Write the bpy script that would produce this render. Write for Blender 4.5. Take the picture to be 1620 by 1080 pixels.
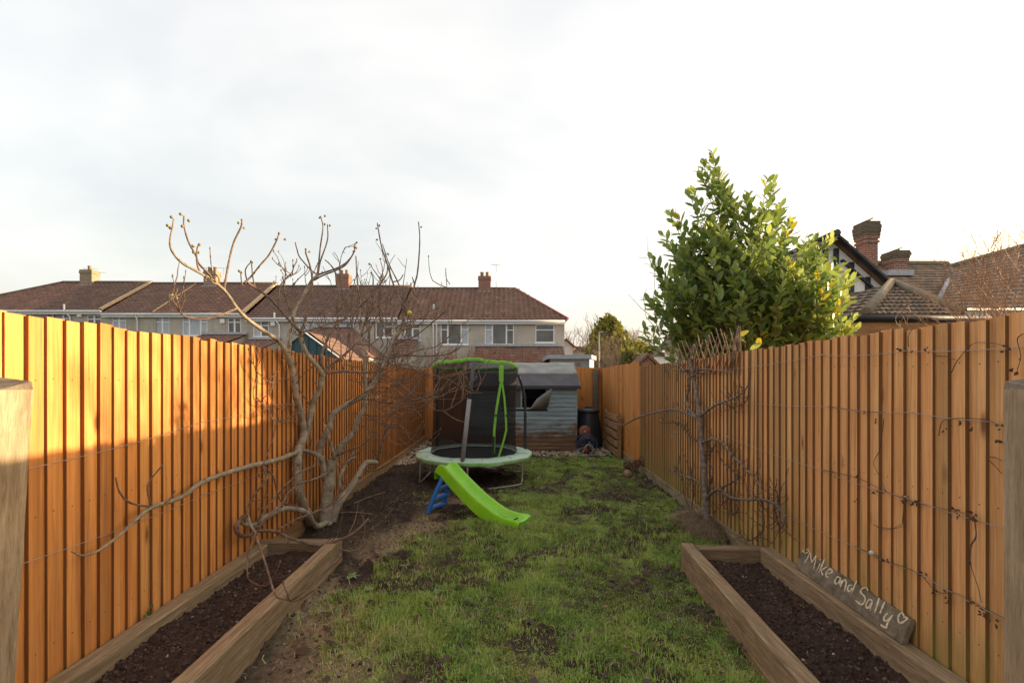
import bpy, math, random
import numpy as np
from mathutils import Vector, Matrix

for o in list(bpy.data.objects):
    bpy.data.objects.remove(o, do_unlink=True)
scene = bpy.context.scene
COL = scene.collection
rnd = random.Random(7)
rs = np.random.RandomState(11)
R = math.radians

# ------------------------------------------------------------------ camera
CAMH = 1.65; F = 720.0; CX = 800.0; CY = 603.0      # photo pixels (1620 wide): focal length and vanishing point
cam_d = bpy.data.cameras.new('camera'); cam = bpy.data.objects.new('camera', cam_d); COL.objects.link(cam)
cam.location = (0, 0, CAMH); cam.rotation_euler = (R(90), 0, 0)
cam_d.sensor_width = 36; cam_d.lens = 36 * F / 1620
cam_d.shift_x = (810 - CX) / 1620; cam_d.shift_y = (CY - 540) / 1620
cam_d.clip_start = 0.05; cam_d.clip_end = 3000
scene.camera = cam

# ------------------------------------------------------------------ light
SUN_EL, SUN_AZ = 7.7, 17.0          # degrees: elevation, and angle from +X towards +Y
world = bpy.data.worlds.new('World'); scene.world = world; world.use_nodes = True
nt = world.node_tree; nt.nodes.clear()
def wn(t, **k):
    n = nt.nodes.new(t)
    for a, b in k.items(): setattr(n, a, b)
    return n
out = wn('ShaderNodeOutputWorld'); bg = wn('ShaderNodeBackground'); bg.inputs['Strength'].default_value = 0.15
sky = wn('ShaderNodeTexSky', sky_type='NISHITA', sun_disc=False)
sky.sun_rotation = R(90 - SUN_AZ)
sky.sun_elevation = R(SUN_EL); sky.air_density = 1.0; sky.dust_density = 7.0; sky.ozone_density = 0.4
tc = wn('ShaderNodeTexCoord'); sep = wn('ShaderNodeSeparateXYZ'); nt.links.new(tc.outputs['Generated'], sep.inputs[0])
den = wn('ShaderNodeMath', operation='ADD'); den.inputs[1].default_value = 0.22
mx = wn('ShaderNodeMath', operation='MAXIMUM'); mx.inputs[1].default_value = 0.0
nt.links.new(sep.outputs['Z'], mx.inputs[0]); nt.links.new(mx.outputs[0], den.inputs[0])
dx = wn('ShaderNodeMath', operation='DIVIDE'); dy = wn('ShaderNodeMath', operation='DIVIDE')
nt.links.new(sep.outputs['X'], dx.inputs[0]); nt.links.new(den.outputs[0], dx.inputs[1])
nt.links.new(sep.outputs['Y'], dy.inputs[0]); nt.links.new(den.outputs[0], dy.inputs[1])
cmb = wn('ShaderNodeCombineXYZ'); nt.links.new(dx.outputs[0], cmb.inputs[0]); nt.links.new(dy.outputs[0], cmb.inputs[1])
nz = wn('ShaderNodeTexNoise'); nz.inputs['Scale'].default_value = 1.15; nz.inputs['Detail'].default_value = 4
nz.inputs['Roughness'].default_value = 0.55; nz.inputs['Distortion'].default_value = 0.35
mp = wn('ShaderNodeMapping'); mp.inputs['Location'].default_value = (3.1, 5.3, 0.0); mp.inputs['Rotation'].default_value = (0, 0, 0.6)
mp.inputs['Scale'].default_value = (0.75, 1.15, 1.0)
nt.links.new(cmb.outputs[0], mp.inputs[0]); nt.links.new(mp.outputs[0], nz.inputs['Vector'])
rp = wn('ShaderNodeValToRGB'); rp.color_ramp.elements[0].position = 0.34; rp.color_ramp.elements[1].position = 0.66
rp.color_ramp.elements[0].color = (0.46, 0.46, 0.46, 1); rp.color_ramp.elements[1].color = (0.76, 0.76, 0.76, 1)
nt.links.new(nz.outputs['Fac'], rp.inputs[0])
# cloud brightness: a second, softer noise keeps the veil from being one flat white
nz2 = wn('ShaderNodeTexNoise'); nz2.inputs['Scale'].default_value = 2.3; nz2.inputs['Detail'].default_value = 5
nt.links.new(mp.outputs[0], nz2.inputs['Vector'])
rp2 = wn('ShaderNodeValToRGB'); rp2.color_ramp.elements[0].position = 0.3; rp2.color_ramp.elements[1].position = 0.7
CLOUD = 2.65
rp2.color_ramp.elements[0].color = (0.97, 0.94, 0.91, 1); rp2.color_ramp.elements[1].color = (1, 0.965, 0.92, 1)
nt.links.new(nz2.outputs['Fac'], rp2.inputs[0])
cs = wn('ShaderNodeVectorMath', operation='SCALE'); cs.inputs['Scale'].default_value = CLOUD
nt.links.new(rp2.outputs[0], cs.inputs[0])
mixc = wn('ShaderNodeMix', data_type='RGBA')
nt.links.new(rp.outputs[0], mixc.inputs[0]); nt.links.new(sky.outputs[0], mixc.inputs[6]); nt.links.new(cs.outputs[0], mixc.inputs[7])
nt.links.new(mixc.outputs[2], bg.inputs['Color']); nt.links.new(bg.outputs[0], out.inputs['Surface'])

sun_d = bpy.data.lights.new('sun', 'SUN'); sun = bpy.data.objects.new('sun', sun_d); COL.objects.link(sun)
sun_d.energy = 3.7; sun_d.angle = R(0.55); sun_d.color = (1.0, 0.73, 0.45)
sdir = Vector((math.cos(R(SUN_EL)) * math.cos(R(SUN_AZ)), math.cos(R(SUN_EL)) * math.sin(R(SUN_AZ)), math.sin(R(SUN_EL))))
sun.rotation_euler = sdir.to_track_quat('Z', 'Y').to_euler(); sun.location = (30, 5, 12)
vs = scene.view_settings
vs.view_transform = 'Standard'; vs.look = 'None'; vs.exposure = 1.68; vs.gamma = 1.0; vs.use_curve_mapping = False

# ------------------------------------------------------------------ helpers
def P(px, py, Y):                       # photo pixel at a known distance
    return Vector(((px - CX) * Y / F, Y, CAMH + (CY - py) * Y / F))
def G(px, py, z=0.0):                   # photo pixel on a horizontal plane
    return P(px, py, F * (CAMH - z) / (py - CY))
def on_plane(px, py, p0, n):            # photo pixel on any plane
    d = Vector(((px - CX) / F, 1, (CY - py) / F)); c = Vector((0, 0, CAMH))
    return c + d * ((Vector(p0) - c).dot(n) / d.dot(n))

INV = {}
def thing(name, label, cat, loc=(0, 0, 0), rotz=0.0, group=None):
    o = bpy.data.objects.new(name, None); COL.objects.link(o); o.empty_display_size = 0.1
    o.location = loc; o.rotation_euler = (0, 0, rotz)
    o['label'] = label; o['category'] = cat
    if group: o['group'] = group
    INV[o.name] = (Matrix.Translation(Vector(loc)) @ Matrix.Rotation(rotz, 4, 'Z')).inverted()
    return o
def tag(o, label, cat, group=None):
    o['label'] = label; o['category'] = cat
    if group: o['group'] = group
    return o
def put(name, me, parent=None, loc=(0, 0, 0), rot=(0, 0, 0), scale=(1, 1, 1)):
    o = bpy.data.objects.new(name, me); COL.objects.link(o)
    o.location = loc; o.rotation_euler = rot; o.scale = scale
    if parent is not None:
        o.parent = parent
        if parent.name in INV: INV[o.name] = INV[parent.name]
    return o

class MB:
    def __init__(s): s.v = []; s.f = []; s.c = []; s.sm = []
    def poly(s, pts, tint=0.5, smooth=False):
        b = len(s.v); s.v += [tuple(p) for p in pts]; s.f.append(tuple(range(b, b + len(pts)))); s.c.append(tint); s.sm.append(smooth)
    def hexa(s, p, tint=0.5):           # 8 points: bottom 4 counter-clockwise, top 4
        b = len(s.v); s.v += [tuple(q) for q in p]
        for f in ((3, 2, 1, 0), (4, 5, 6, 7), (0, 1, 5, 4), (1, 2, 6, 5), (2, 3, 7, 6), (3, 0, 4, 7)):
            s.f.append(tuple(b + i for i in f)); s.c.append(tint); s.sm.append(False)
    def box(s, x0, x1, y0, y1, z0, z1, tint=0.5):
        s.hexa([(x0, y0, z0), (x1, y0, z0), (x1, y1, z0), (x0, y1, z0), (x0, y0, z1), (x1, y0, z1), (x1, y1, z1), (x0, y1, z1)], tint)
    def beam(s, a, b, w, h, up=(0, 0, 1), tint=0.5):   # rectangular bar from a to b
        a = Vector(a); b = Vector(b); d = (b - a).normalized(); u = Vector(up)
        sd = d.cross(u); sd = sd.normalized() if sd.length > 1e-6 else Vector((1, 0, 0)); u = sd.cross(d).normalized()
        q = [(-1, -1), (1, -1), (1, 1), (-1, 1)]
        s.hexa([a + sd * (i * w / 2) + u * (j * h / 2) for i, j in q] + [b + sd * (i * w / 2) + u * (j * h / 2) for i, j in q], tint)
    def tube(s, pts, rad, n=7, cap=True, tint=0.5):
        pts = [Vector(p) for p in pts]; m = len(pts)
        if not hasattr(rad, '__len__'): rad = [rad] * m
        b = len(s.v); nrm = None
        for i, p in enumerate(pts):
            t = (pts[min(i + 1, m - 1)] - pts[max(i - 1, 0)])
            t = t.normalized() if t.length > 1e-9 else Vector((0, 0, 1))
            if nrm is None: nrm = t.orthogonal().normalized()
            else:
                nrm = nrm - t * nrm.dot(t); nrm = nrm.normalized() if nrm.length > 1e-6 else t.orthogonal().normalized()
            bi = t.cross(nrm)
            for k in range(n):
                a = 2 * math.pi * k / n
                s.v.append(tuple(p + (nrm * math.cos(a) + bi * math.sin(a)) * rad[i]))
        for i in range(m - 1):
            for k in range(n):
                k2 = (k + 1) % n
                s.f.append((b + i * n + k, b + i * n + k2, b + (i + 1) * n + k2, b + (i + 1) * n + k)); s.c.append(tint); s.sm.append(True)
        if cap:
            s.f.append(tuple(b + k for k in reversed(range(n)))); s.c.append(tint); s.sm.append(False)
            s.f.append(tuple(b + (m - 1) * n + k for k in range(n))); s.c.append(tint); s.sm.append(False)
    def lathe(s, prof, c=(0, 0, 0), n=20, tint=0.5, wob=None):   # prof: (r, z)
        b = len(s.v); c = Vector(c)
        for r, z in prof:
            for k in range(n):
                a = 2 * math.pi * k / n; rr = r * (wob(a, z) if wob else 1)
                s.v.append((c.x + rr * math.cos(a), c.y + rr * math.sin(a), c.z + z))
        for i in range(len(prof) - 1):
            for k in range(n):
                k2 = (k + 1) % n
                s.f.append((b + i * n + k, b + i * n + k2, b + (i + 1) * n + k2, b + (i + 1) * n + k)); s.c.append(tint); s.sm.append(True)
    def grid(s, rows, tint=0.5, smooth=True, close=False):       # rows of points
        b = len(s.v); n = len(rows[0])
        for r in rows: s.v += [tuple(p) for p in r]
        for i in range(len(rows) - 1):
            for k in range(n - 1 + (1 if close else 0)):
                k2 = (k + 1) % n
                s.f.append((b + i * n + k, b + i * n + k2, b + (i + 1) * n + k2, b + (i + 1) * n + k)); s.c.append(tint); s.sm.append(smooth)
    def mesh(s, name, mat, inv=None):
        me = bpy.data.meshes.new(name)
        v = s.v if inv is None else [tuple(inv @ Vector(p)) for p in s.v]
        me.from_pydata(v, [], s.f)
        at = me.attributes.new('tint', 'FLOAT', 'FACE'); at.data.foreach_set('value', s.c)
        me.polygons.foreach_set('use_smooth', s.sm)
        if mat: me.materials.append(mat)
        return me
    def build(s, name, mat, parent=None, local=False):
        inv = INV.get(parent.name) if (parent is not None and not local) else None
        return put(name, s.mesh(name, mat, inv), parent)
def kind(o, k): o['kind'] = k; return o
def bevel(o, w=0.006, seg=2):
    m = o.modifiers.new('bevel', 'BEVEL'); m.width = w; m.segments = seg; m.limit_method = 'ANGLE'; return o

def np_mesh(name, verts, faces, mat, tint=None, smooth=False):
    verts = np.ascontiguousarray(verts, np.float32); faces = np.ascontiguousarray(faces, np.int32); k = faces.shape[1]
    me = bpy.data.meshes.new(name)
    me.vertices.add(len(verts)); me.vertices.foreach_set('co', verts.ravel())
    me.loops.add(faces.size); me.loops.foreach_set('vertex_index', faces.ravel())
    me.polygons.add(len(faces)); me.polygons.foreach_set('loop_start', np.arange(0, faces.size, k, dtype=np.int32))
    if smooth: me.polygons.foreach_set('use_smooth', np.ones(len(faces), bool))
    if tint is not None:
        at = me.attributes.new('tint', 'FLOAT', 'FACE'); at.data.foreach_set('value', np.ascontiguousarray(tint, np.float32))
    me.update(calc_edges=True); me.validate()
    if mat: me.materials.append(mat)
    return me

def smooth_path(pts, sub=4):
    pts = [Vector(p) for p in pts]
    if len(pts) < 3: return [pts[0].lerp(pts[-1], i / 3) for i in range(4)]
    q = [pts[0] * 2 - pts[1]] + pts + [pts[-1] * 2 - pts[-2]]; o = []
    for i in range(1, len(q) - 2):
        a, b, c, d = q[i - 1:i + 3]
        for k in range(sub):
            t = k / sub
            o.append(0.5 * ((2 * b) + (c - a) * t + (2 * a - 5 * b + 4 * c - d) * t * t + (3 * b - a - 3 * c + d) * t ** 3))
    o.append(pts[-1]); return o

# value noise (numpy) for terrain heights and masks
_perm = rs.rand(256, 256)
def vnoise(x, y, s=1.0, oct=3, seed=0):
    x = np.asarray(x, float) * s + 37.3 * seed; y = np.asarray(y, float) * s + 11.9 * seed; r = 0; a = 1.0; t = 0
    for o_ in range(oct):
        xi = np.floor(x).astype(int); yi = np.floor(y).astype(int); fx = x - xi; fy = y - yi
        fx = fx * fx * (3 - 2 * fx); fy = fy * fy * (3 - 2 * fy)
        g = lambda i, j: _perm[i % 256, j % 256]
        r = r + a * ((g(xi, yi) * (1 - fx) + g(xi + 1, yi) * fx) * (1 - fy) + (g(xi, yi + 1) * (1 - fx) + g(xi + 1, yi + 1) * fx) * fy)
        t += a; a *= 0.5; x = x * 2.03 + 5.1; y = y * 2.03 + 9.7
    return r / t
def sstep(a, b, x):
    t = np.clip((x - a) / (b - a), 0, 1); return t * t * (3 - 2 * t)

# ------------------------------------------------------------------ materials
class NT:
    def __init__(s, name):
        s.m = bpy.data.materials.new(name); s.m.use_nodes = True; s.t = s.m.node_tree; s.b = s.t.nodes['Principled BSDF']
        s.out = s.t.nodes['Material Output']
    def n(s, t, **k):
        x = s.t.nodes.new(t)
        for a, b in k.items(): setattr(x, a, b)
        return x
    def l(s, a, b): s.t.links.new(a, b)
    def coord(s, kind='Object', scale=(1, 1, 1), rndoff=False):
        if kind == 'Position': o = s.n('ShaderNodeNewGeometry').outputs['Position']
        else: o = s.n('ShaderNodeTexCoord').outputs[kind]
        if rndoff:
            oi = s.n('ShaderNodeObjectInfo'); ad = s.n('ShaderNodeVectorMath', operation='ADD')
            ml = s.n('ShaderNodeVectorMath', operation='SCALE'); ml.inputs['Scale'].default_value = 37.0
            cb = s.n('ShaderNodeCombineXYZ')
            for i in range(3): s.l(oi.outputs['Random'], cb.inputs[i])
            s.l(cb.outputs[0], ml.inputs[0]); s.l(o, ad.inputs[0]); s.l(ml.outputs[0], ad.inputs[1]); o = ad.outputs[0]
        m = s.n('ShaderNodeMapping'); m.inputs['Scale'].default_value = scale; s.l(o, m.inputs[0]); return m.outputs[0]
    def noise(s, vec, scale=5, detail=4, rough=0.55, dist=0.0):
        x = s.n('ShaderNodeTexNoise'); x.inputs['Scale'].default_value = scale; x.inputs['Detail'].default_value = detail
        x.inputs['Roughness'].default_value = rough; x.inputs['Distortion'].default_value = dist; s.l(vec, x.inputs['Vector']); return x.outputs['Fac']
    def ramp(s, fac, stops):
        x = s.n('ShaderNodeValToRGB'); e = x.color_ramp.elements
        while len(e) < len(stops): e.new(0.5)
        for i, (p, c) in enumerate(stops):
            e[i].position = p; e[i].color = tuple(c) + (1,) if hasattr(c, '__len__') else (c, c, c, 1)
        s.l(fac, x.inputs[0]); return x.outputs[0]
    def mix(s, fac, a, b, mode='MIX'):
        x = s.n('ShaderNodeMix', data_type='RGBA', blend_type=mode)
        for sock, v in ((x.inputs[0], fac), (x.inputs[6], a), (x.inputs[7], b)):
            if isinstance(v, (int, float)): sock.default_value = v
            elif isinstance(v, tuple): sock.default_value = v + (1,)
            else: s.l(v, sock)
        return x.outputs[2]
    def math(s, op, a, b=0.0):
        x = s.n('ShaderNodeMath', operation=op)
        for i, v in enumerate((a, b)):
            if isinstance(v, (int, float)): x.inputs[i].default_value = v
            else: s.l(v, x.inputs[i])
        return x.outputs[0]
    def bump(s, h, strength=0.4, dist=0.01):
        x = s.n('ShaderNodeBump'); x.inputs['Strength'].default_value = strength; x.inputs['Distance'].default_value = dist
        s.l(h, x.inputs['Height']); s.l(x.outputs[0], s.b.inputs['Normal'])
    def attr(s, name='tint'): return s.n('ShaderNodeAttribute', attribute_name=name).outputs['Fac']
    def rand(s): return s.n('ShaderNodeObjectInfo').outputs['Random']
    def zpos(s):
        x = s.n('ShaderNodeSeparateXYZ'); s.l(s.n('ShaderNodeNewGeometry').outputs['Position'], x.inputs[0]); return x.outputs['Z']
    def fin(s, col, rough=0.7, spec=0.4, metal=0.0):
        if isinstance(col, tuple): s.b.inputs['Base Color'].default_value = col + (1,)
        else: s.l(col, s.b.inputs['Base Color'])
        s.b.inputs['Roughness'].default_value = rough; s.b.inputs['Specular IOR Level'].default_value = spec; s.b.inputs['Metallic'].default_value = metal
        return s.m

def simple(name, c1, c2=None, scale=8, rough=0.6, bump=0.15, spec=0.4, metal=0.0, st=(1, 1, 1), tint=0.0, rand=0.0, bd=0.005, coord='Object'):
    n = NT(name); c2 = c2 or tuple(x * 0.75 for x in c1)
    v = n.coord(coord, st); f = n.noise(v, scale, 5, 0.6)
    col = n.ramp(f, [(0.3, c1), (0.7, c2)])
    if tint: col = n.mix(tint, col, n.ramp(n.attr(), [(0, 0.15), (1, 1.0)]), 'MULTIPLY')
    if rand: col = n.mix(rand, col, n.ramp(n.rand(), [(0, 0.25), (1, 1.0)]), 'MULTIPLY')
    if bump: n.bump(n.noise(v, scale * 4, 5, 0.65), bump, bd)
    return n.fin(col, rough, spec, metal)

def fence_wood(name, c_lo, c_mid, c_hi, algae=0.5, algae_h=0.55, edge=(0.13, 0.05, 0.014), algc=(0.105, 0.115, 0.028), hues=((0.58, 0.52, 0.46), (1.0, 0.94, 0.86), (0.90, 0.98, 1.0))):
    n = NT(name)
    v = n.coord('Object', (1, 1, 1), True)
    vg = n.coord('Object', (38, 38, 1.1), True)
    grain = n.noise(vg, 2.2, 6, 0.6, 0.6)
    patch = n.noise(n.coord('Object', (6, 6, 1.2), True), 1.0, 3)
    col = n.ramp(grain, [(0.28, c_lo), (0.5, c_mid), (0.75, c_hi)])
    col = n.mix(n.ramp(patch, [(0.42, 0.0), (0.72, 0.5)]), col, c_lo)
    col = n.mix(0.8, col, n.ramp(n.rand(), [(0, hues[0]), (0.5, hues[1]), (1, hues[2])]), 'MULTIPLY')
    col = n.mix(n.ramp(n.attr(), [(0.05, 0.86), (0.4, 0.0)]), col, edge)     # rough-sawn edge, with the shade between boards put into its dark colour
    # knots
    vo = n.n('ShaderNodeTexVoronoi'); vo.inputs['Scale'].default_value = 1.0; vo.inputs['Randomness'].default_value = 1.0
    n.l(n.coord('Object', (5.5, 5.5, 2.1), True), vo.inputs['Vector'])
    kn = n.ramp(vo.outputs['Distance'], [(0.05, 0.85), (0.09, 0.5), (0.16, 0.0)])
    col = n.mix(kn, col, tuple(x * 0.22 for x in c_lo))
    # drips of preservative / weather stains
    sv = n.noise(n.coord('Object', (16, 16, 0.5), True), 1.5, 4)
    col = n.mix(n.ramp(sv, [(0.52, 0.0), (0.74, 0.6)]), col, (0.20, 0.10, 0.045))
    # green algae climbing from the ground, more on some boards than on others
    z = n.zpos()
    an = n.noise(n.coord('Position', (5, 5, 1.3)), 1.6, 4)
    up = n.math('SUBTRACT', n.math('ADD', algae_h, n.math('MULTIPLY', n.math('SUBTRACT', an, 0.5), 1.5)), z)
    am = n.ramp(n.math('MULTIPLY', up, 1.4), [(0.0, 0.0), (0.8, algae)])
    col = n.mix(am, col, algc)
    n.bump(n.math('ADD', n.math('MULTIPLY', grain, 0.8), n.math('MULTIPLY', n.noise(n.coord('Object', (140, 140, 6), True), 1.0, 3), 0.5)), 0.55, 0.004)
    return n.fin(col, 0.68, 0.3)

M = {}
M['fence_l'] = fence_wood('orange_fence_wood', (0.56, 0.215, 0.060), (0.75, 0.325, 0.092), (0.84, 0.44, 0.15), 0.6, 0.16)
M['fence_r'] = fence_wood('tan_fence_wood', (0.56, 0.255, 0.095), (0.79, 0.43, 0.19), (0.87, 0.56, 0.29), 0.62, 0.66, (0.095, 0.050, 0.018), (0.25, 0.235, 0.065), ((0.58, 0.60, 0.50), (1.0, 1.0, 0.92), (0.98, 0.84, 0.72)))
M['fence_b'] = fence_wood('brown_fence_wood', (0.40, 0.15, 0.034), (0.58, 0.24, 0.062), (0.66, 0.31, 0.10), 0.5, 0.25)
def old_wood(name, c1, c2, c3, green=0.35, scl=(1, 1, 1), knots=False):
    n = NT(name)
    g = n.noise(n.coord('Object', scl, True), 3.0, 7, 0.62, 0.5)
    col = n.ramp(g, [(0.3, c1), (0.52, c2), (0.72, c3)])
    gp = n.noise(n.coord('Position'), 4.0, 5, 0.6)
    col = n.mix(n.ramp(gp, [(0.48, 0.0), (0.72, green)]), col, (0.085, 0.085, 0.03))
    dk = n.noise(n.coord('Object', tuple(x * 0.7 for x in scl), True), 4.0, 6, 0.7)
    col = n.mix(n.ramp(dk, [(0.52, 0.0), (0.75, 0.55)]), col, tuple(x * 0.35 for x in c1))
    if knots:
        vo = n.n('ShaderNodeTexVoronoi'); vo.inputs['Scale'].default_value = 1.0; n.l(n.coord('Object', (6.5, 6.5, 3.2), True), vo.inputs['Vector'])
        col = n.mix(n.ramp(vo.outputs['Distance'], [(0.05, 0.9), (0.13, 0.35), (0.22, 0.0)]), col, tuple(x * 0.2 for x in c1))
    fine = n.noise(n.coord('Object', tuple(x * 4 for x in scl), True), 5.0, 4, 0.7)
    col = n.mix(0.55, col, n.ramp(fine, [(0.32, 0.45), (0.55, 1.0)]), 'MULTIPLY')
    n.bump(n.math('ADD', g, n.math('MULTIPLY', fine, 0.7)), 0.9, 0.006)
    return n.fin(col, 0.8, 0.25)
M['sleeper'] = old_wood('sleeper_wood', (0.19, 0.125, 0.07), (0.34, 0.24, 0.14), (0.48, 0.36, 0.22), 0.3, (24, 0.9, 24))
M['sleeper_x'] = old_wood('sleeper_wood_cross', (0.15, 0.10, 0.058), (0.27, 0.19, 0.112), (0.38, 0.28, 0.17), 0.35, (0.9, 24, 24))
M['post'] = old_wood('pale_post_wood', (0.26, 0.18, 0.105), (0.40, 0.30, 0.19), (0.52, 0.40, 0.27), 0.2, (11, 11, 0.7), True)
M['plank_sign'] = old_wood('weathered_plank', (0.11, 0.085, 0.058), (0.20, 0.162, 0.115), (0.31, 0.26, 0.19), 0.15, (4, 4, 4))
M['slat'] = old_wood('slat_wood', (0.22, 0.12, 0.05), (0.36, 0.21, 0.10), (0.44, 0.28, 0.14), 0.2, (9, 1.0, 9))
M['concrete'] = simple('concrete', (0.17, 0.15, 0.125), (0.11, 0.10, 0.085), 9, 0.85, 0.3)
M['gravel_board'] = old_wood('gravel_board_wood', (0.20, 0.15, 0.08), (0.31, 0.25, 0.15), (0.40, 0.33, 0.21), 0.6, (9, 1.0, 9))
M['wire'] = simple('galvanised_wire', (0.55, 0.54, 0.52), None, 20, 0.35, 0, 0.5, 0.9)

def bark(name, c1, c2, c3, green=0.25, sc=10, scars=0):
    n = NT(name); v = n.coord('Object')
    f = n.noise(v, sc, 6, 0.62); col = n.ramp(f, [(0.3, c1), (0.52, c2), (0.7, c3)])
    col = n.mix(n.ramp(n.noise(v, sc * 0.35, 4), [(0.5, 0.0), (0.7, green)]), col, (0.16, 0.155, 0.06))
    if scars:
        vo = n.n('ShaderNodeTexVoronoi'); vo.inputs['Scale'].default_value = scars; n.l(v, vo.inputs['Vector']); col = n.mix(n.ramp(vo.outputs['Distance'], [(0.06, 0.9), (0.12, 0.45), (0.2, 0.0)]), col, (0.05, 0.035, 0.025))
        col = n.mix(n.ramp(n.noise(n.coord('Object', (6, 6, 40)), 1.0, 4), [(0.55, 0.0), (0.7, 0.4)]), col, c1)
    n.bump(n.noise(v, sc * 4, 6, 0.75), 0.9, 0.012)
    return n.fin(col, 0.8, 0.25)
M['fig_bark'] = bark('fig_bark', (0.18, 0.14, 0.10), (0.33, 0.275, 0.205), (0.48, 0.415, 0.325), 0.3, 11, 8.0)
M['fig_twig'] = bark('fig_twig_bark', (0.11, 0.072, 0.052), (0.195, 0.132, 0.095), (0.31, 0.22, 0.165), 0.1, 16)
M['bud'] = simple('fig_bud', (0.28, 0.20, 0.07), (0.20, 0.19, 0.07), 30, 0.6, 0.1)
M['apple_bark'] = bark('espalier_bark', (0.10, 0.075, 0.06), (0.20, 0.16, 0.135), (0.38, 0.34, 0.30), 0.15, 22)
M['apple_twig'] = bark('espalier_twig', (0.07, 0.045, 0.035), (0.13, 0.085, 0.065), (0.22, 0.16, 0.13), 0.0, 25)
M['dry_leaf'] = simple('dry_leaf', (0.10, 0.05, 0.03), (0.05, 0.025, 0.018), 15, 0.8, 0.1)
M['straw_twig'] = bark('dry_stick', (0.20, 0.13, 0.08), (0.34, 0.24, 0.16), (0.48, 0.37, 0.26), 0.0, 18)
M['willow'] = bark('willow_stick', (0.17, 0.10, 0.07), (0.30, 0.19, 0.14), (0.44, 0.31, 0.24), 0.0, 20)

def leafy(name, ramp, trans=0.35, rough=0.45, spec=0.5):
    n = NT(name); col = n.ramp(n.attr(), ramp)
    col = n.mix(0.35, col, n.ramp(n.noise(n.coord('Object'), 30, 3), [(0.3, 0.6), (0.7, 1.0)]), 'MULTIPLY')
    n.fin(col, rough, spec)
    if trans:
        tr = n.n('ShaderNodeBsdfTranslucent'); n.l(n.mix(0.5, col, (0.45, 0.5, 0.05), 'SCREEN') if False else col, tr.inputs['Color'])
        ms = n.n('ShaderNodeMixShader'); ms.inputs[0].default_value = trans
        n.l(n.b.outputs[0], ms.inputs[1]); n.l(tr.outputs[0], ms.inputs[2]); n.l(ms.outputs[0], n.out.inputs['Surface'])
    return n.m
M['laurel'] = leafy('laurel_leaf', [(0.0, (0.115, 0.20, 0.045)), (0.45, (0.27, 0.36, 0.08)), (0.80, (0.45, 0.50, 0.12)), (0.9, (0.42, 0.40, 0.04)), (1.0, (0.62, 0.50, 0.04))], 0.45, 0.32, 0.5)
M['grass'] = leafy('grass_blade', [(0.0, (0.155, 0.275, 0.05)), (0.35, (0.26, 0.40, 0.075)), (0.62, (0.42, 0.51, 0.11)), (0.80, (0.52, 0.46, 0.19)), (1.0, (0.68, 0.56, 0.35))], 0.3, 0.6, 0.3)
M['conifer'] = leafy('conifer_foliage', [(0.0, (0.085, 0.115, 0.03)), (0.5, (0.23, 0.235, 0.05)), (1.0, (0.46, 0.40, 0.07))], 0.2, 0.7, 0.2)
M['ivy'] = leafy('ivy_leaf', [(0.0, (0.05, 0.09, 0.03)), (1.0, (0.13, 0.19, 0.06))], 0.2, 0.5, 0.4)
M['weed'] = leafy('weed_leaf', [(0.0, (0.13, 0.20, 0.06)), (1.0, (0.28, 0.36, 0.15))], 0.2, 0.6, 0.3)

def soil_mat(name, c1, c2, c3, straw=0.0):
    n = NT(name); v = n.coord('Position')
    f = n.noise(v, 22, 7, 0.7); col = n.ramp(f, [(0.28, c1), (0.5, c2), (0.75, c3)])
    col = n.mix(n.ramp(n.noise(v, 2.2, 4), [(0.4, 0.0), (0.7, 0.6)]), col, c1)
    if straw:
        st = n.ramp(n.attr(), [(0.0, 0.0), (1.0, straw)])
        col = n.mix(n.mix(1.0, st, n.ramp(n.noise(v, 35, 5, 0.75), [(0.35, 0.25), (0.6, 1.0)]), 'MULTIPLY'), col, (0.40, 0.29, 0.17))
    # crumbs of chalk and root
    vo = n.n('ShaderNodeTexVoronoi'); vo.inputs['Scale'].default_value = 38; n.l(v, vo.inputs['Vector'])
    col = n.mix(n.ramp(vo.outputs['Distance'], [(0.05, 0.5), (0.10, 0.0)]), col, tuple(min(1, x * 3.2) for x in c3))
    n.bump(n.math('ADD', n.noise(v, 60, 6, 0.75), n.math('MULTIPLY', n.noise(v, 170, 4, 0.7), 0.5)), 1.0, 0.02)
    return n.fin(col, 0.9, 0.25)
M['soil_bed'] = soil_mat('bed_soil', (0.040, 0.022, 0.016), (0.082, 0.047, 0.034), (0.15, 0.090, 0.066))
M['soil_lawn'] = soil_mat('bare_lawn_soil', (0.030, 0.020, 0.014), (0.068, 0.046, 0.032), (0.145, 0.102, 0.070), 0.95)
n = NT('soil_clod'); col = n.ramp(n.attr(), [(0, (0.040, 0.025, 0.019)), (0.6, (0.072, 0.045, 0.034)), (0.95, (0.12, 0.080, 0.060)), (0.99, (0.19, 0.13, 0.10)), (1.0, (0.50, 0.42, 0.34))]); n.bump(n.noise(n.coord('Position'), 120, 4), 0.6, 0.01); M['clod'] = n.fin(col, 0.9, 0.2)
M['litter'] = leafy('leaf_litter', [(0.0, (0.045, 0.026, 0.018)), (0.7, (0.09, 0.05, 0.032)), (1.0, (0.26, 0.13, 0.06))], 0.1, 0.6, 0.35)
M['far_ground'] = simple('far_ground', (0.10, 0.105, 0.05), (0.075, 0.06, 0.04), 0.6, 0.9, 0.0)
n = NT('pebble'); col = n.ramp(n.attr(), [(0, (0.17, 0.13, 0.09)), (0.35, (0.33, 0.24, 0.15)), (0.7, (0.45, 0.36, 0.25)), (1, (0.60, 0.54, 0.45))]); M['pebble'] = n.fin(col, 0.7, 0.4)

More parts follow.
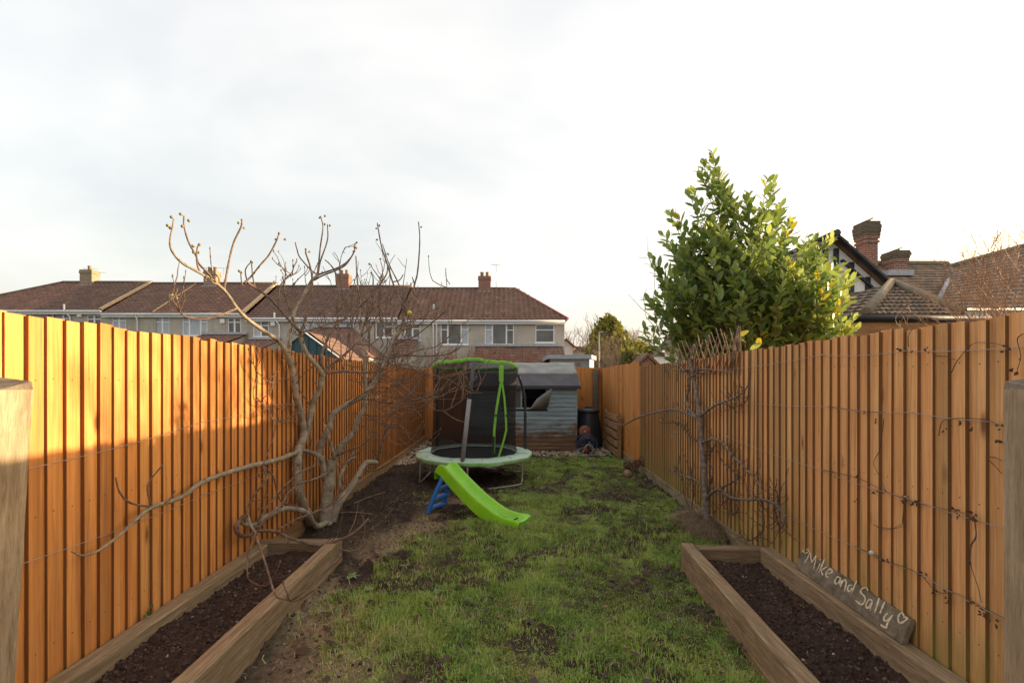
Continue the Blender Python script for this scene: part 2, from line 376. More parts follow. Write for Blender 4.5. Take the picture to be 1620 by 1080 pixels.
def tile_mat(name, c1, c2, c3, moss=0.3):
    n = NT(name); v = n.coord('Position')
    col = n.ramp(n.attr(), [(0.0, c1), (0.5, c2), (1.0, c3)])
    col = n.mix(n.ramp(n.noise(v, 1.3, 5, 0.65), [(0.45, 0.0), (0.72, 0.6)]), col, c1)
    col = n.mix(n.ramp(n.noise(v, 2.6, 6, 0.7), [(0.55, 0.0), (0.75, moss)]), col, (0.13, 0.115, 0.055))
    n.bump(n.noise(v, 30, 4), 0.4, 0.01)
    return n.fin(col, 0.75, 0.35)
M['tile_red'] = tile_mat('red_brown_roof_tile', (0.15, 0.085, 0.064), (0.22, 0.118, 0.086), (0.30, 0.158, 0.114), 0.25)
M['tile_brown'] = tile_mat('dark_brown_roof_tile', (0.12, 0.074, 0.058), (0.18, 0.107, 0.080), (0.25, 0.142, 0.105), 0.25)
M['tile_end'] = tile_mat('speckled_brown_roof_tile', (0.14, 0.082, 0.062), (0.215, 0.122, 0.090), (0.31, 0.18, 0.13), 0.35)
M['tile_old'] = tile_mat('mossy_clay_roof_tile', (0.13, 0.10, 0.074), (0.22, 0.155, 0.11), (0.35, 0.22, 0.14), 0.6)
M['ridge'] = simple('ridge_tile', (0.15, 0.10, 0.075), (0.10, 0.075, 0.055), 6, 0.8, 0.3)
M['ridge_old'] = simple('old_ridge_tile', (0.26, 0.21, 0.15), (0.15, 0.125, 0.085), 6, 0.8, 0.4)
M['ridge_red'] = simple('red_hip_tile', (0.32, 0.10, 0.07), (0.24, 0.08, 0.06), 6, 0.8, 0.2)
M['mortar'] = simple('pale_mortar', (0.50, 0.38, 0.24), (0.40, 0.27, 0.16), 8, 0.85, 0.3)
M['lead'] = simple('lead_flashing', (0.42, 0.43, 0.46), (0.30, 0.30, 0.33), 8, 0.5, 0.2)
n = NT('pebbledash'); v = n.coord('Position'); f = n.noise(v, 1.2, 5, 0.65)
col = n.ramp(f, [(0.3, (0.38, 0.34, 0.285)), (0.7, (0.53, 0.48, 0.41))])
col = n.mix(n.ramp(n.noise(n.coord('Position', (4, 4, 0.5)), 1.2, 4), [(0.5, 0.0), (0.75, 0.45)]), col, (0.25, 0.23, 0.195))
n.bump(n.noise(v, 60, 4, 0.7), 0.8, 0.02); M['render'] = n.fin(col, 0.9, 0.2)
M['render_white'] = simple('white_render', (0.82, 0.81, 0.79), (0.72, 0.70, 0.67), 3, 0.85, 0.2)
M['upvc'] = simple('white_upvc', (0.80, 0.80, 0.80), (0.74, 0.74, 0.74), 4, 0.4, 0)
n = NT('window_glass'); f = n.noise(n.coord('Position', (1, 1, 1)), 1.6, 3); col = n.ramp(f, [(0.35, (0.025, 0.025, 0.028)), (0.7, (0.09, 0.085, 0.08))]); M['glass'] = n.fin(col, 0.06, 0.9)
M['curtain'] = simple('net_curtain', (0.52, 0.54, 0.57), (0.36, 0.38, 0.42), 5, 0.7, 0.1, st=(6, 6, 0.6))
M['dark'] = simple('dark_interior', (0.012, 0.010, 0.010), None, 5, 0.9, 0)
M['gutter'] = simple('black_gutter', (0.028, 0.028, 0.034), (0.02, 0.02, 0.024), 6, 0.6, 0, 0.25)
M['bargeboard'] = simple('black_timber', (0.030, 0.030, 0.036), (0.022, 0.022, 0.026), 6, 0.5, 0.1)
M['timber'] = old_wood('stained_timber', (0.24, 0.115, 0.045), (0.38, 0.20, 0.085), (0.46, 0.26, 0.12), 0.15, (1.0, 9, 9))
def brick_mat(name, c1, c2, mort, sc=1.0):
    n = NT(name)
    ge = n.n('ShaderNodeNewGeometry'); sp = n.n('ShaderNodeSeparateXYZ'); n.l(ge.outputs['Position'], sp.inputs[0])
    cb = n.n('ShaderNodeCombineXYZ'); n.l(n.math('ADD', sp.outputs['X'], sp.outputs['Y']), cb.inputs[0]); n.l(sp.outputs['Z'], cb.inputs[1])
    b = n.n('ShaderNodeTexBrick'); n.l(cb.outputs[0], b.inputs['Vector'])
    b.inputs['Color1'].default_value = c1 + (1,); b.inputs['Color2'].default_value = c2 + (1,); b.inputs['Mortar'].default_value = mort + (1,)
    b.inputs['Scale'].default_value = 1.0; b.inputs['Brick Width'].default_value = 0.225 * sc; b.inputs['Row Height'].default_value = 0.075 * sc; b.inputs['Mortar Size'].default_value = 0.010 * sc
    col = n.mix(0.5, b.outputs['Color'], n.ramp(n.noise(n.coord('Position'), 9, 4), [(0.3, 0.45), (0.7, 1.0)]), 'MULTIPLY')
    n.bump(b.outputs['Fac'], 0.5, -0.006)
    return n.fin(col, 0.85, 0.2)
M['brick'] = brick_mat('red_brick', (0.33, 0.12, 0.075), (0.24, 0.085, 0.055), (0.40, 0.36, 0.31))
M['brick_dark'] = brick_mat('sooty_brick', (0.16, 0.12, 0.085), (0.11, 0.085, 0.06), (0.20, 0.18, 0.13))
M['brick_buff'] = brick_mat('buff_brick', (0.36, 0.27, 0.17), (0.27, 0.20, 0.13), (0.36, 0.32, 0.25))
M['pot'] = simple('chimney_pot', (0.40, 0.28, 0.14), (0.30, 0.2, 0.1), 9, 0.8, 0.1)
M['teal'] = simple('teal_boarding', (0.035, 0.085, 0.105), (0.03, 0.07, 0.085), 6, 0.6, 0.1)
M['grey_wall'] = simple('grey_garage_wall', (0.30, 0.28, 0.27), (0.24, 0.225, 0.22), 3, 0.85, 0.2)
M['steel'] = simple('galvanised_steel', (0.50, 0.49, 0.47), (0.36, 0.34, 0.32), 14, 0.42, 0.05, 0.5, 0.75)
M['rust'] = simple('dull_steel', (0.24, 0.19, 0.16), (0.15, 0.11, 0.09), 14, 0.6, 0.1, 0.5, 0.3)

# lawn heights, shared by the ground sheet and everything scattered on it
def HZ(x, y):
    return (vnoise(x, y, 1.3, 3, 1) - 0.5) * 0.055 + (vnoise(x, y, 7.0, 3, 2) - 0.5) * 0.028
_by = [1.0, 2.3, 2.9, 3.4, 3.9, 4.6, 5.2, 6.0, 6.6, 7.5, 8.8, 9.5, 10.2, 13]
_bx = [-0.55, -0.72, -0.95, -1.30, -1.02, -0.92, -0.75, -0.5, -0.22, 0.18, 0.36, 0.6, 0.9, 3.5]
def grass_mask(x, y):
    b = np.interp(y, _by, _bx)
    n1 = vnoise(x, y, 2.2, 3, 3); n2 = vnoise(x, y, 6.5, 2, 4)
    g = sstep(-0.22, 0.38, (x - b) + (n1 - 0.5) * 0.9 + (n2 - 0.5) * 0.45)
    tufts = sstep(0.66, 0.76, vnoise(x, y, 1.7, 2, 9)) * 0.7 * (x > -1.4) * (y < 6.8)     # stray tufts on the bare soil
    g = np.maximum(g, tufts * (1 - g))
    dark = np.exp(-(((x - 1.55) / 0.75) ** 2 + ((y - 6.3) / 1.5) ** 2))
    g = g * (1 - 0.62 * dark * sstep(0.35, 0.55, n2))
    g = g * (1 - 0.80 * sstep(0.50, 0.62, vnoise(x, y, 2.9, 3, 5))) * (1 - 0.5 * sstep(0.58, 0.7, vnoise(x, y, 9.0, 2, 51)))
    rb = 2.05 + 0.042 * y
    g = g * (x < rb) * (1 - sstep(9.75, 10.0, y + (n2 - 0.5) * 0.4))
    return np.clip(g, 0, 1)
# ================================================================== SETTING
def far_ground():
    mb = MB(); mb.poly([(-900, -60, -0.12), (900, -60, -0.12), (900, 1600, -0.12), (-900, 1600, -0.12)])
    return kind(mb.build('ground', M['far_ground']), 'structure')
far_ground()

def sheet(name, x0, x1, y0, y1, step, hf, mat, tintf=None, xr=None):
    xs = np.linspace(0, 1, int((x1 - x0) / step) + 1); ys = np.linspace(y0, y1, int((y1 - y0) / step) + 1)
    U, Y = np.meshgrid(xs, ys); X = x0 + U * (x1 - x0)
    if xr is not None: a, b = xr; X = a(Y) + U * (b(Y) - a(Y))
    Z = hf(X, Y); nx = len(xs); ny = len(ys)
    i = np.arange(nx * ny).reshape(ny, nx)
    f = np.stack([i[:-1, :-1].ravel(), i[:-1, 1:].ravel(), i[1:, 1:].ravel(), i[1:, :-1].ravel()], 1)
    v = np.stack([X.ravel(), Y.ravel(), Z.ravel()], 1)
    t = None
    if tintf is not None: c = v[f].mean(1); t = tintf(c[:, 0], c[:, 1])
    return put(name, np_mesh(name, v, f, mat, t, True))
def straw(x, y):
    b = np.interp(y, _by, _bx); d = x - b
    s = np.exp(-((d + 0.15) / 0.38) ** 2) * (y < 6.4) * sstep(0.35, 0.6, vnoise(x, y, 3.0, 3, 6))
    s2 = grass_mask(x, y) * 0.35 * sstep(0.5, 0.7, vnoise(x, y, 4.0, 3, 7))
    return np.clip(s + s2, 0, 1)
def HS(x, y):
    fine = (vnoise(x, y, 22, 4, 12) - 0.5) * 0.055 + np.maximum(vnoise(x, y, 9, 3, 13) - 0.55, 0) * 0.20
    return HZ(x, y) + fine * (1 - grass_mask(x, y))
kind(sheet('lawn_soil', -2.34, 2.75, 0.9, 12.75, 0.022, HS, M['soil_lawn'], straw), 'structure')

# ------------------------------------------------------------------ fences
LX = -2.25; RX0, RK = 2.12, 0.042; BACKY = 12.6
RANG = -math.atan(RK)
def board_mesh(name, w, h, thick, thin, side, mat, rev=False, back=0.0):
    # local: runs along +Y, garden side towards side*X, thick edge at y=0 (or at y=w when reversed)
    a, b = (thin, thick) if rev else (thick, thin)
    mb = MB(); s = side
    q = [(back * s, 0), (a * s, 0), (b * s, w), (back * s, w)]
    if s < 0: q = q[::-1]
    top = [h, h, h, h]
    mb.hexa([(x, y, 0) for x, y in q] + [(x, y, t) for (x, y), t in zip(q, top)])
    for k_, f_ in enumerate(mb.f):                   # sawn edges coloured darker: rough brown wood plus painted-in gap shade
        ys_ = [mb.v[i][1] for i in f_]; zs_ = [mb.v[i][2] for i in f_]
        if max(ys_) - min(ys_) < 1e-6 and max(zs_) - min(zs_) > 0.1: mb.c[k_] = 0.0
    for zn in (0.30, 0.95, 1.60):                    # rusty nail heads at the rails
        yn = w * 0.34; xn = (a + (b - a) * yn / w + 0.0012) * s
        pts_ = [(xn, yn + 0.0042 * math.cos(q_ * 1.047), zn + 0.0042 * math.sin(q_ * 1.047)) for q_ in range(6)]; mb.poly(pts_ if s > 0 else pts_[::-1], 0.0)
    return mb.mesh(name, mat)

def make_fence(name, label, loc, rotz, length, side, sp, h, mat, z0=0.0, wide=None, tops=None, slant=()):
    t = thing(name, label, 'fence', loc, rotz)
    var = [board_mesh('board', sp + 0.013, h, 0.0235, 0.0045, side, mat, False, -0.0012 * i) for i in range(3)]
    y = 0.0; i = 0
    while y < length - 0.02:
        if wide and y > wide[0]:
            w = wide[1] * rnd.uniform(0.85, 1.1)
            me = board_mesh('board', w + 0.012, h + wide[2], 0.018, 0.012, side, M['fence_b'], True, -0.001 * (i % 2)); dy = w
            if rnd.random() < 0.35: dy += 0.012
        else:
            me = var[i % 3]; dy = sp * rnd.uniform(0.965, 1.035)
        hz = tops(y) if tops else 1.0
        ry = rnd.gauss(0, 0.0016)
        for s0, ang in slant:
            if abs(y - s0) < sp * 0.6: ry = ang
        o = put('board', me, t, (rnd.uniform(-0.0015, 0.0015), y, z0 + rnd.uniform(-0.007, 0.008)), (ry, 0, rnd.gauss(0, 0.004)), (rnd.uniform(0.9, 1.12), 1, hz * rnd.uniform(0.9975, 1.003)))
        y += dy; i += 1
    return t
# left
fl = make_fence('closeboard_fence', 'bright orange upright-board fence along the left side, top half in sunlight', (LX, 1.02, 0), 0, BACKY - 1.02, 1, 0.0931, 1.90, M['fence_l'], 0.06)
for yy in (1.9, 3.83, 5.7, 7.6, 9.5, 11.4):
    mb = MB(); mb.box(LX - 0.13, LX - 0.03, yy - 0.05, yy + 0.05, -0.3, 1.93); mb.build('post', M['post'], fl)
for zz in (0.35, 1.0, 1.65):
    mb = MB(); mb.box(LX - 0.029, LX - 0.004, 1.05, BACKY - 0.05, zz - 0.04, zz + 0.04); mb.build('rail', M['fence_b'], fl)
for y0, y1 in ((4.12, 7.5), (7.52, 12.5)):
    mb = MB(); mb.box(LX + 0.024, LX + 0.052, y0, y1, -0.03, 0.15); mb.build('gravel_board', M['slat'], fl)
# right
RL = math.hypot(BACKY - 1.02, RK * (BACKY - 1.02))
def rtop(y):
    return 1.0 - 0.012 * (3.9 < y < 7.2)
fr = make_fence('closeboard_fence', 'tan upright-board fence along the right side with wires and green stains', (RX0 + RK * 1.02, 1.02, 0), RANG, RL, -1, 0.0888, 1.80, M['fence_r'], 0.14,
                wide=(7.3, 0.21, 0.07), tops=rtop, slant=((3.16, 0.032), (3.25, 0.012)))
def rf(y, d=0.0, z=0.0):               # a point on the right fence's garden side
    return Vector((RX0 + RK * y - d, y, z))
Minv = INV[fr.name]
for i, yy in enumerate((1.6, 4.28, 6.9, 9.2, 12.4)):
    mb = MB(); p = Minv @ rf(yy, -0.09); mb.box(p.x - 0.05, p.x + 0.05, p.y - 0.05, p.y + 0.05, -0.3, 1.90); mb.build('post', M['post'], fr, True)
for zz in (0.4, 1.05, 1.7):
    mb = MB(); mb.box(0.004, 0.03, 0.05, RL - 0.05, zz - 0.04, zz + 0.04); mb.build('rail', M['fence_b'], fr, True)
for y0, y1 in ((0.0, 3.2), (3.205, 6.2), (6.205, 8.9), (8.905, 11.5)):
    mb = MB(); mb.box(-0.030, -0.002, y0, y1, -0.06, 0.145); bevel(mb.build('gravel_board', M['gravel_board'], fr, True), 0.004)
# back
fb = thing('closeboard_fence', 'brown upright-board fence across the back, seen beside the shed', 'fence', (LX, BACKY, 0), 0)
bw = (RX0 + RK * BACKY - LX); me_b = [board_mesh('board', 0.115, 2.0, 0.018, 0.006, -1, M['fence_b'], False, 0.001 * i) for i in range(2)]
k = 0; x = 0.0
while x < bw - 0.05:
    put('board', me_b[k % 2], fb, (x + 0.115, 0, 0.03 + rnd.uniform(-0.004, 0.004)), (0, 0, R(90)), (1, 1, rnd.uniform(0.998, 1.003))); x += 0.105; k += 1
for zz in (0.4, 1.05, 1.7):
    mb = MB(); mb.box(LX + 0.05, LX + bw - 0.05, BACKY + 0.008, BACKY + 0.05, zz - 0.04, zz + 0.04); mb.build('rail', M['fence_b'], fb)
mb = MB(); mb.box(2.42, 2.53, 12.44, 12.55, -0.2, 1.98); pc = bevel(mb.build('corner_post', M['concrete'], fb), 0.01); pc['label'] = 'grey concrete corner post'

# horizontal wires on the fences
def wire(pts, label, r=0.0016, side=1):
    pts = [Vector(p) for p in pts]; mb = MB(); q = []
    for a, b in zip(pts[:-1], pts[1:]):
        for i in range(6): t = i / 6; p = a.lerp(b, t); q.append(p - Vector((0, 0, 0.016 * 4 * t * (1 - t))))
    q.append(pts[-1]); mb.tube(q, r, 5)
    for p in pts[1:-1] + [pts[0], pts[-1]]:                       # eye screws
        mb.tube([p + Vector((-0.028 * side, 0, 0)), p + Vector((0.004 * side, 0, 0))], 0.0035, 6)
    return tag(mb.build('fence_wire', M['wire']), label, 'wire', 'wires strung along the fences')
def lf(px, py, d=0.032):               # photo pixel on the left fence's garden side
    return on_plane(px, py, (LX + d, 0, 0), Vector((1, 0, 0)))
def rfp(px, py, d=0.035):
    return on_plane(px, py, (RX0 - d, 0, 0), Vector((1, -RK, 0)))
wire([lf(-60, 768), lf(45, 741), lf(322, 667), lf(470, 634)], 'upper thin wire along the orange left fence')
wire([lf(-60, 928), lf(30, 893), lf(326, 781), lf(470, 722)], 'lower thin wire along the orange left fence')
wire([rfp(1140, 585), rfp(1300, 561), rfp(1428, 555), rfp(1700, 540)], 'top wire along the tan right fence', side=-1)
wire([rfp(1130, 632), rfp(1311, 643), rfp(1440, 652), rfp(1700, 672)], 'second wire down on the tan right fence', side=-1)
wire([rfp(1150, 690), rfp(1300, 743), rfp(1430, 785), rfp(1700, 862)], 'third wire down on the tan right fence', side=-1)
wire([rfp(1200, 790), rfp(1350, 863), rfp(1448, 903), rfp(1700, 1030)], 'lowest wire along the tan right fence just above the plank sign', side=-1)

# ------------------------------------------------------------------ raised beds
def sleeper(parent, a, b, w, z0, z1, mat, tw=0.0):
    a = Vector(a); b = Vector(b); d = (b - a).normalized(); sd = Vector((d.y, -d.x)) if len(d) == 2 else None
    L = (b - a).length; n = max(6, int(L / 0.12)); mb = MB(); rows = []
    for i in range(n + 1):
        p = a + d * (L * i / n); e = [rnd.uniform(-0.003, 0.003) for _ in range(8)]
        c = 0.008
        prof = [(-w / 2 + c, z0), (w / 2 - c, z0), (w / 2, z0 + c), (w / 2 + e[0], z1 - c * 1.4), (w / 2 - c * 1.3, z1 + e[1] * 0.6), (-w / 2 + c * 1.3, z1 + e[2] * 0.6), (-w / 2 + e[3], z1 - c * 1.4), (-w / 2, z0 + c)]
        rows.append([(p.x + sd.x * u, p.y + sd.y * u, z) for u, z in prof])
    mb.grid(rows, close=True, smooth=False); mb.poly(rows[0][::-1]); mb.poly(rows[-1])
    # object origin at its own place so that the grain runs with the timber
    o = mb.build('sleeper', mat, parent); return o
V2 = lambda x, y: Vector((x, y))
bl = thing('raised_bed', 'left raised bed of old timber sleepers below the fig tree', 'raised bed', (-1.85, 2.6, 0), 0, 'raised beds of timber sleepers')
sleeper(bl, V2(-1.545, 1.15), V2(-1.545, 4.155), 0.105, -0.05, 0.222, M['sleeper'])
sleeper(bl, V2(-2.165, 1.15), V2(-2.165, 4.045), 0.110, -0.05, 0.205, M['sleeper'])
sleeper(bl, V2(-2.222, 4.10), V2(-1.602, 4.10), 0.10, -0.05, 0.218, M['sleeper_x'])
br = thing('raised_bed', 'right raised bed of old timber sleepers holding the plank sign', 'raised bed', (1.8, 2.6, 0), 0, 'raised beds of timber sleepers')
sleeper(br, V2(1.375, 1.2), V2(1.60, 4.02), 0.100, -0.05, 0.225, M['sleeper'])
sleeper(br, V2(2.075, 1.2), V2(2.225, 3.875), 0.105, -0.05, 0.238, M['sleeper'])
sleeper(br, V2(1.652, 3.955), V2(2.28, 3.935), 0.095, -0.05, 0.218, M['sleeper_x'])
def HBL(x, y): return 0.125 + (vnoise(x, y, 3, 3, 21) - 0.5) * 0.08 + (vnoise(x, y, 30, 4, 22) - 0.5) * 0.050
def HBR(x, y): return 0.095 + (vnoise(x, y, 3, 3, 23) - 0.5) * 0.08 + (vnoise(x, y, 30, 4, 24) - 0.5) * 0.050
s1 = kind(sheet('bed_soil', -2.14, -1.56, 1.15, 4.08, 0.011, HBL, M['soil_bed']), 'stuff'); tag(s1, 'dark crumbly soil filling the left raised bed', 'soil')
s2 = kind(sheet('bed_soil', 0, 0.65, 1.2, 3.94, 0.011, HBR, M['soil_bed'], None, (lambda y: 1.385 + (y - 1.2) * 0.0798, lambda y: 2.06 + (y - 1.2) * 0.056)), 'stuff'); tag(s2, 'dark crumbly soil filling the right raised bed', 'soil')

# clods and stones on the soil
ico_v = []; 
def ico():
    t = (1 + 5 ** 0.5) / 2
    v = np.array([(-1, t, 0), (1, t, 0), (-1, -t, 0), (1, -t, 0), (0, -1, t), (0, 1, t), (0, -1, -t), (0, 1, -t), (t, 0, -1), (t, 0, 1), (-t, 0, -1), (-t, 0, 1)], float)
    f = np.array([(0, 11, 5), (0, 5, 1), (0, 1, 7), (0, 7, 10), (0, 10, 11), (1, 5, 9), (5, 11, 4), (11, 10, 2), (10, 7, 6), (7, 1, 8), (3, 9, 4), (3, 4, 2), (3, 2, 6), (3, 6, 8), (3, 8, 9), (4, 9, 5), (2, 4, 11), (6, 2, 10), (8, 6, 7), (9, 8, 1)])
    return v / np.linalg.norm(v[0]), f
IV, IF = ico()
def rotmats(n, full=True):
    q = rs.normal(size=(n, 4)); q /= np.linalg.norm(q, axis=1)[:, None]; w, x, y, z = q.T
    return np.stack([1 - 2 * (y * y + z * z), 2 * (x * y - z * w), 2 * (x * z + y * w), 2 * (x * y + z * w), 1 - 2 * (x * x + z * z), 2 * (y * z - x * w), 2 * (x * z - y * w), 2 * (y * z + x * w), 1 - 2 * (x * x + y * y)], 1).reshape(n, 3, 3)
def lumps(name, pos, size, mat, tint, flat=1.0, smooth=False):
    n = len(pos); v = IV[None] * (1 + (rs.rand(n, 12, 1) - 0.5) * 0.55) * size[:, None, None] * (0.7 + 0.6 * rs.rand(n, 1, 3))
    v = np.einsum('nij,nkj->nki', rotmats(n), v); v[:, :, 2] *= flat; v += pos[:, None]
    f = IF[None] + (np.arange(n) * 12)[:, None, None]
    return put(name, np_mesh(name, v.reshape(-1, 3), f.reshape(-1, 3), mat, np.repeat(tint, 20), smooth))
def scatter(n, x0, x1, y0, y1): return rs.uniform(x0, x1, n), rs.uniform(y0, y1, n)
px, py = [], []
cl = []
for (fn, xa, xb) in ((HBL, lambda y: -2.12 + 0 * y, lambda y: -1.59 + 0 * y), (HBR, lambda y: 1.41 + (y - 1.2) * 0.08, lambda y: 2.03 + (y - 1.2) * 0.056)):
    y = rs.uniform(1.5, 3.9, 6500); u = rs.rand(6500); x = xa(y) + u * (xb(y) - xa(y)); s = 0.002 + 0.011 * rs.rand(6500) ** 4
    cl.append((np.stack([x, y, fn(x, y) + s * 0.3], 1), s))
o = lumps('soil_clods', np.concatenate([c[0] for c in cl]), np.concatenate([c[1] for c in cl]), M['clod'], rs.rand(13000)); kind(o, 'stuff'); tag(o, 'crumbs and clods lying on the soil of the raised beds', 'soil crumbs')
# crumbs on the bare lawn soil
x, y = scatter(14000, -2.2, 1.0, 2.2, 9.6); m = rs.rand(len(x)) < (1 - grass_mask(x, y)) * (x < np.interp(y, _by, _bx) + 0.35); x = x[m]; y = y[m]
s = 0.003 + 0.010 * rs.rand(len(x)) ** 3
o = lumps('soil_crumbs', np.stack([x, y, HS(x, y) + s * 0.2], 1), s, M['clod'], rs.rand(len(x)), 0.7); kind(o, 'stuff'); tag(o, 'dark trodden soil crumbs between the fig tree and the slide', 'soil crumbs')
# gravel: in front of the shed, round the bins, and behind the trampoline on the left
gx, gy = scatter(17000, -2.2, 2.6, 8.8, 12.5)
gm = (gy > 9.95 + 0.18 * (vnoise(gx, gy, 3, 2, 31) - 0.5)) & (gx > 0.2) | (gy > 8.9 + (gx + 2.2) * 0.35) & (gx < 0.3)
gm &= ~((gx > -0.85) & (gx < 1.65) & (gy > 10.75)); gm &= gx < RX0 + RK * gy - 0.05
gx = gx[gm]; gy = gy[gm]; s = 0.012 + 0.014 * rs.rand(len(gx))
o = lumps('gravel', np.stack([gx, gy, HZ(gx, gy) + 0.012 + 0.01 * rs.rand(len(gx))], 1), s, M['pebble'], rs.rand(len(gx)), 0.7, True); kind(o, 'stuff'); tag(o, 'pale tan gravel spread round the shed', 'gravel')

# ------------------------------------------------------------------ grass
def grass(n_try=620000):
    # thinner with distance, where blades merge
    y = 2.0 + (10.1 - 2.0) * rs.rand(n_try) ** 1.45; x = rs.uniform(-2.0, 2.5, n_try)
    vis = np.abs(x) < y * 1.0 + 0.15
    inbed = ((x < -1.49) & (y < 4.16)) | ((x > 1.33 + (y - 1.2) * 0.08) & (y < 4.03))
    sa = (x + 0.905) * 0.8716 + (y - 5.86) * -0.4903; su = (x + 0.905) * 0.4903 + (y - 5.86) * 0.8716     # nothing grows through the slide
    inbed |= (sa > 1.02) & (sa < 1.30) & (np.abs(su) < 0.20)
    keep = (rs.rand(n_try) < grass_mask(x, y)) & vis & ~inbed
    x = x[keep]; y = y[keep]; n = len(x)
    pa = vnoise(x, y, 2.4, 3, 41); pb = vnoise(x, y, 5.5, 2, 42)
    L = (0.017 + 0.032 * rs.rand(n)) * (0.5 + 1.05 * sstep(0.3, 0.7, pa)) * np.where(rs.rand(n) < 0.04, 1.7, 1.0)
    a = rs.rand(n) * 2 * np.pi; lean = 0.25 + 0.9 * rs.rand(n); w = (0.0013 + 0.0016 * rs.rand(n)) * (0.75 + 0.11 * y)
    # tufts lean the same way
    ta = vnoise(x, y, 3.5, 1, 43) * 12.0; a = np.where(rs.rand(n) < 0.5, ta + rs.normal(0, 0.6, n), a)
    dx, dy = np.cos(a), np.sin(a); z = HS(x, y) - 0.004
    sx, sy = -dy, dx
    base = np.stack([x, y, z], 1); D = np.stack([dx, dy, 0 * dx], 1); S = np.stack([sx, sy, 0 * sx], 1); U = np.array([0, 0, 1.0])
    mid = base + D * (L * 0.28 * lean)[:, None] + U * (L * 0.62)[:, None]; tip = base + D * (L * 0.8 * lean)[:, None] + U * (L * (1.02 - 0.38 * lean))[:, None]
    W = S * w[:, None]
    v = np.stack([base - W, base + W, mid + W * 0.8, mid - W * 0.8, tip], 1).reshape(-1, 3)
    i = np.arange(n) * 5
    f = np.concatenate([np.stack([i, i + 1, i + 2], 1), np.stack([i, i + 2, i + 3], 1), np.stack([i + 3, i + 2, i + 4], 1)])
    dry = rs.rand(n) < 0.10 + 0.42 * straw(x, y)
    t = np.clip(0.10 + 0.55 * pb + 0.30 * (rs.rand(n) - 0.4) + 0.12 * (pa - 0.5), 0, 0.68); t = np.where(dry, 0.72 + 0.28 * rs.rand(n), t)
    o = put('grass', np_mesh('grass', v, f, M['grass'], np.concatenate([t, t, t]))); kind(o, 'stuff'); tag(o, 'patchy winter lawn grass worn to soil on the left', 'grass')
    return n
NG = grass()
# dead leaves trodden into the lawn, mostly on the right
def litter(n=2400):
    x = np.concatenate([rs.normal(1.45, 0.55, n // 2), rs.uniform(-1.3, 2.2, n // 2)]); y = np.concatenate([rs.normal(6.2, 1.4, n // 2), rs.uniform(2.3, 9.6, n // 2)])
    m = (x < RX0 + RK * y - 0.06) & (y > 2.2) & (y < 9.7) & ~((x < -1.49) & (y < 4.16)) & ~((x > 1.32 + (y - 1.2) * 0.08) & (y < 4.05)) & (x > -2.1); x = x[m]; y = y[m]; n = len(x)
    s = 0.013 + 0.030 * rs.rand(n) ** 1.8
    lv = np.array([(-1, 0, 0), (-0.35, 0.5, 0.22), (0.4, 0.42, 0.12), (1, 0, 0.3), (0.4, -0.42, 0.18), (-0.35, -0.5, 0.1)]); lf_ = np.array([(0, 1, 5), (1, 2, 4), (1, 4, 5), (2, 3, 4)])
    a = rs.rand(n) * 6.28; c, si = np.cos(a), np.sin(a)
    v = lv[None] * s[:, None, None] * np.array([1, 1, 1.0]) * (0.7 + 0.6 * rs.rand(n, 1, 3)); v[:, :, 2] *= rs.uniform(-1.2, 2.0, (n, 1))
    v = np.stack([v[:, :, 0] * c[:, None] - v[:, :, 1] * si[:, None], v[:, :, 0] * si[:, None] + v[:, :, 1] * c[:, None], v[:, :, 2]], 2)
    v += np.stack([x, y, HZ(x, y) + 0.022 + 0.02 * rs.rand(n)], 1)[:, None]
    f = lf_[None] + (np.arange(n) * 6)[:, None, None]; t = np.where(rs.rand(n) < 0.08, 0.8 + 0.2 * rs.rand(n), 0.7 * rs.rand(n))
    o = put('leaf_litter', np_mesh('leaf_litter', v.reshape(-1, 3), f.reshape(-1, 3), M['litter'], np.repeat(t, 4))); kind(o, 'stuff'); tag(o, 'dark dead leaves trodden into the lawn', 'leaf litter')
litter()
def straws(n=1500):       # dead stalks and root bits on the bare soil
    x = rs.uniform(-1.6, 0.6, n); y = 2.2 + 5.6 * rs.rand(n) ** 1.5; m = (rs.rand(n) < 1.1 - grass_mask(x, y)) & ~((x < -1.47) & (y < 4.18)); x = x[m]; y = y[m]; n = len(x)
    a = rs.rand(n) * 6.28; L = 0.02 + 0.07 * rs.rand(n) ** 2; w = 0.0012 + 0.0012 * rs.rand(n); z = HS(x, y) + 0.006
    D = np.stack([np.cos(a), np.sin(a), 0.25 * rs.normal(size=n)], 1); S = np.stack([-np.sin(a), np.cos(a), 0 * a], 1) * w[:, None]; b = np.stack([x, y, z], 1)
    mid = b + D * (L / 2)[:, None] + S * (rs.normal(size=n) * 6)[:, None] + np.array([0, 0, 0.006]); e = b + D * L[:, None]
    v = np.stack([b - S, b + S, mid + S, mid - S, e + S, e - S], 1).reshape(-1, 3); i = np.arange(n) * 6
    f = np.concatenate([np.stack([i, i + 1, i + 2, i + 3], 1), np.stack([i + 3, i + 2, i + 4, i + 5], 1)])
    o = put('dead_grass', np_mesh('dead_grass', v, f, M['grass'], np.tile(0.75 + 0.25 * rs.rand(n), 2))); kind(o, 'stuff'); tag(o, 'dead straw and root ends on the bare soil', 'dead grass')
straws()
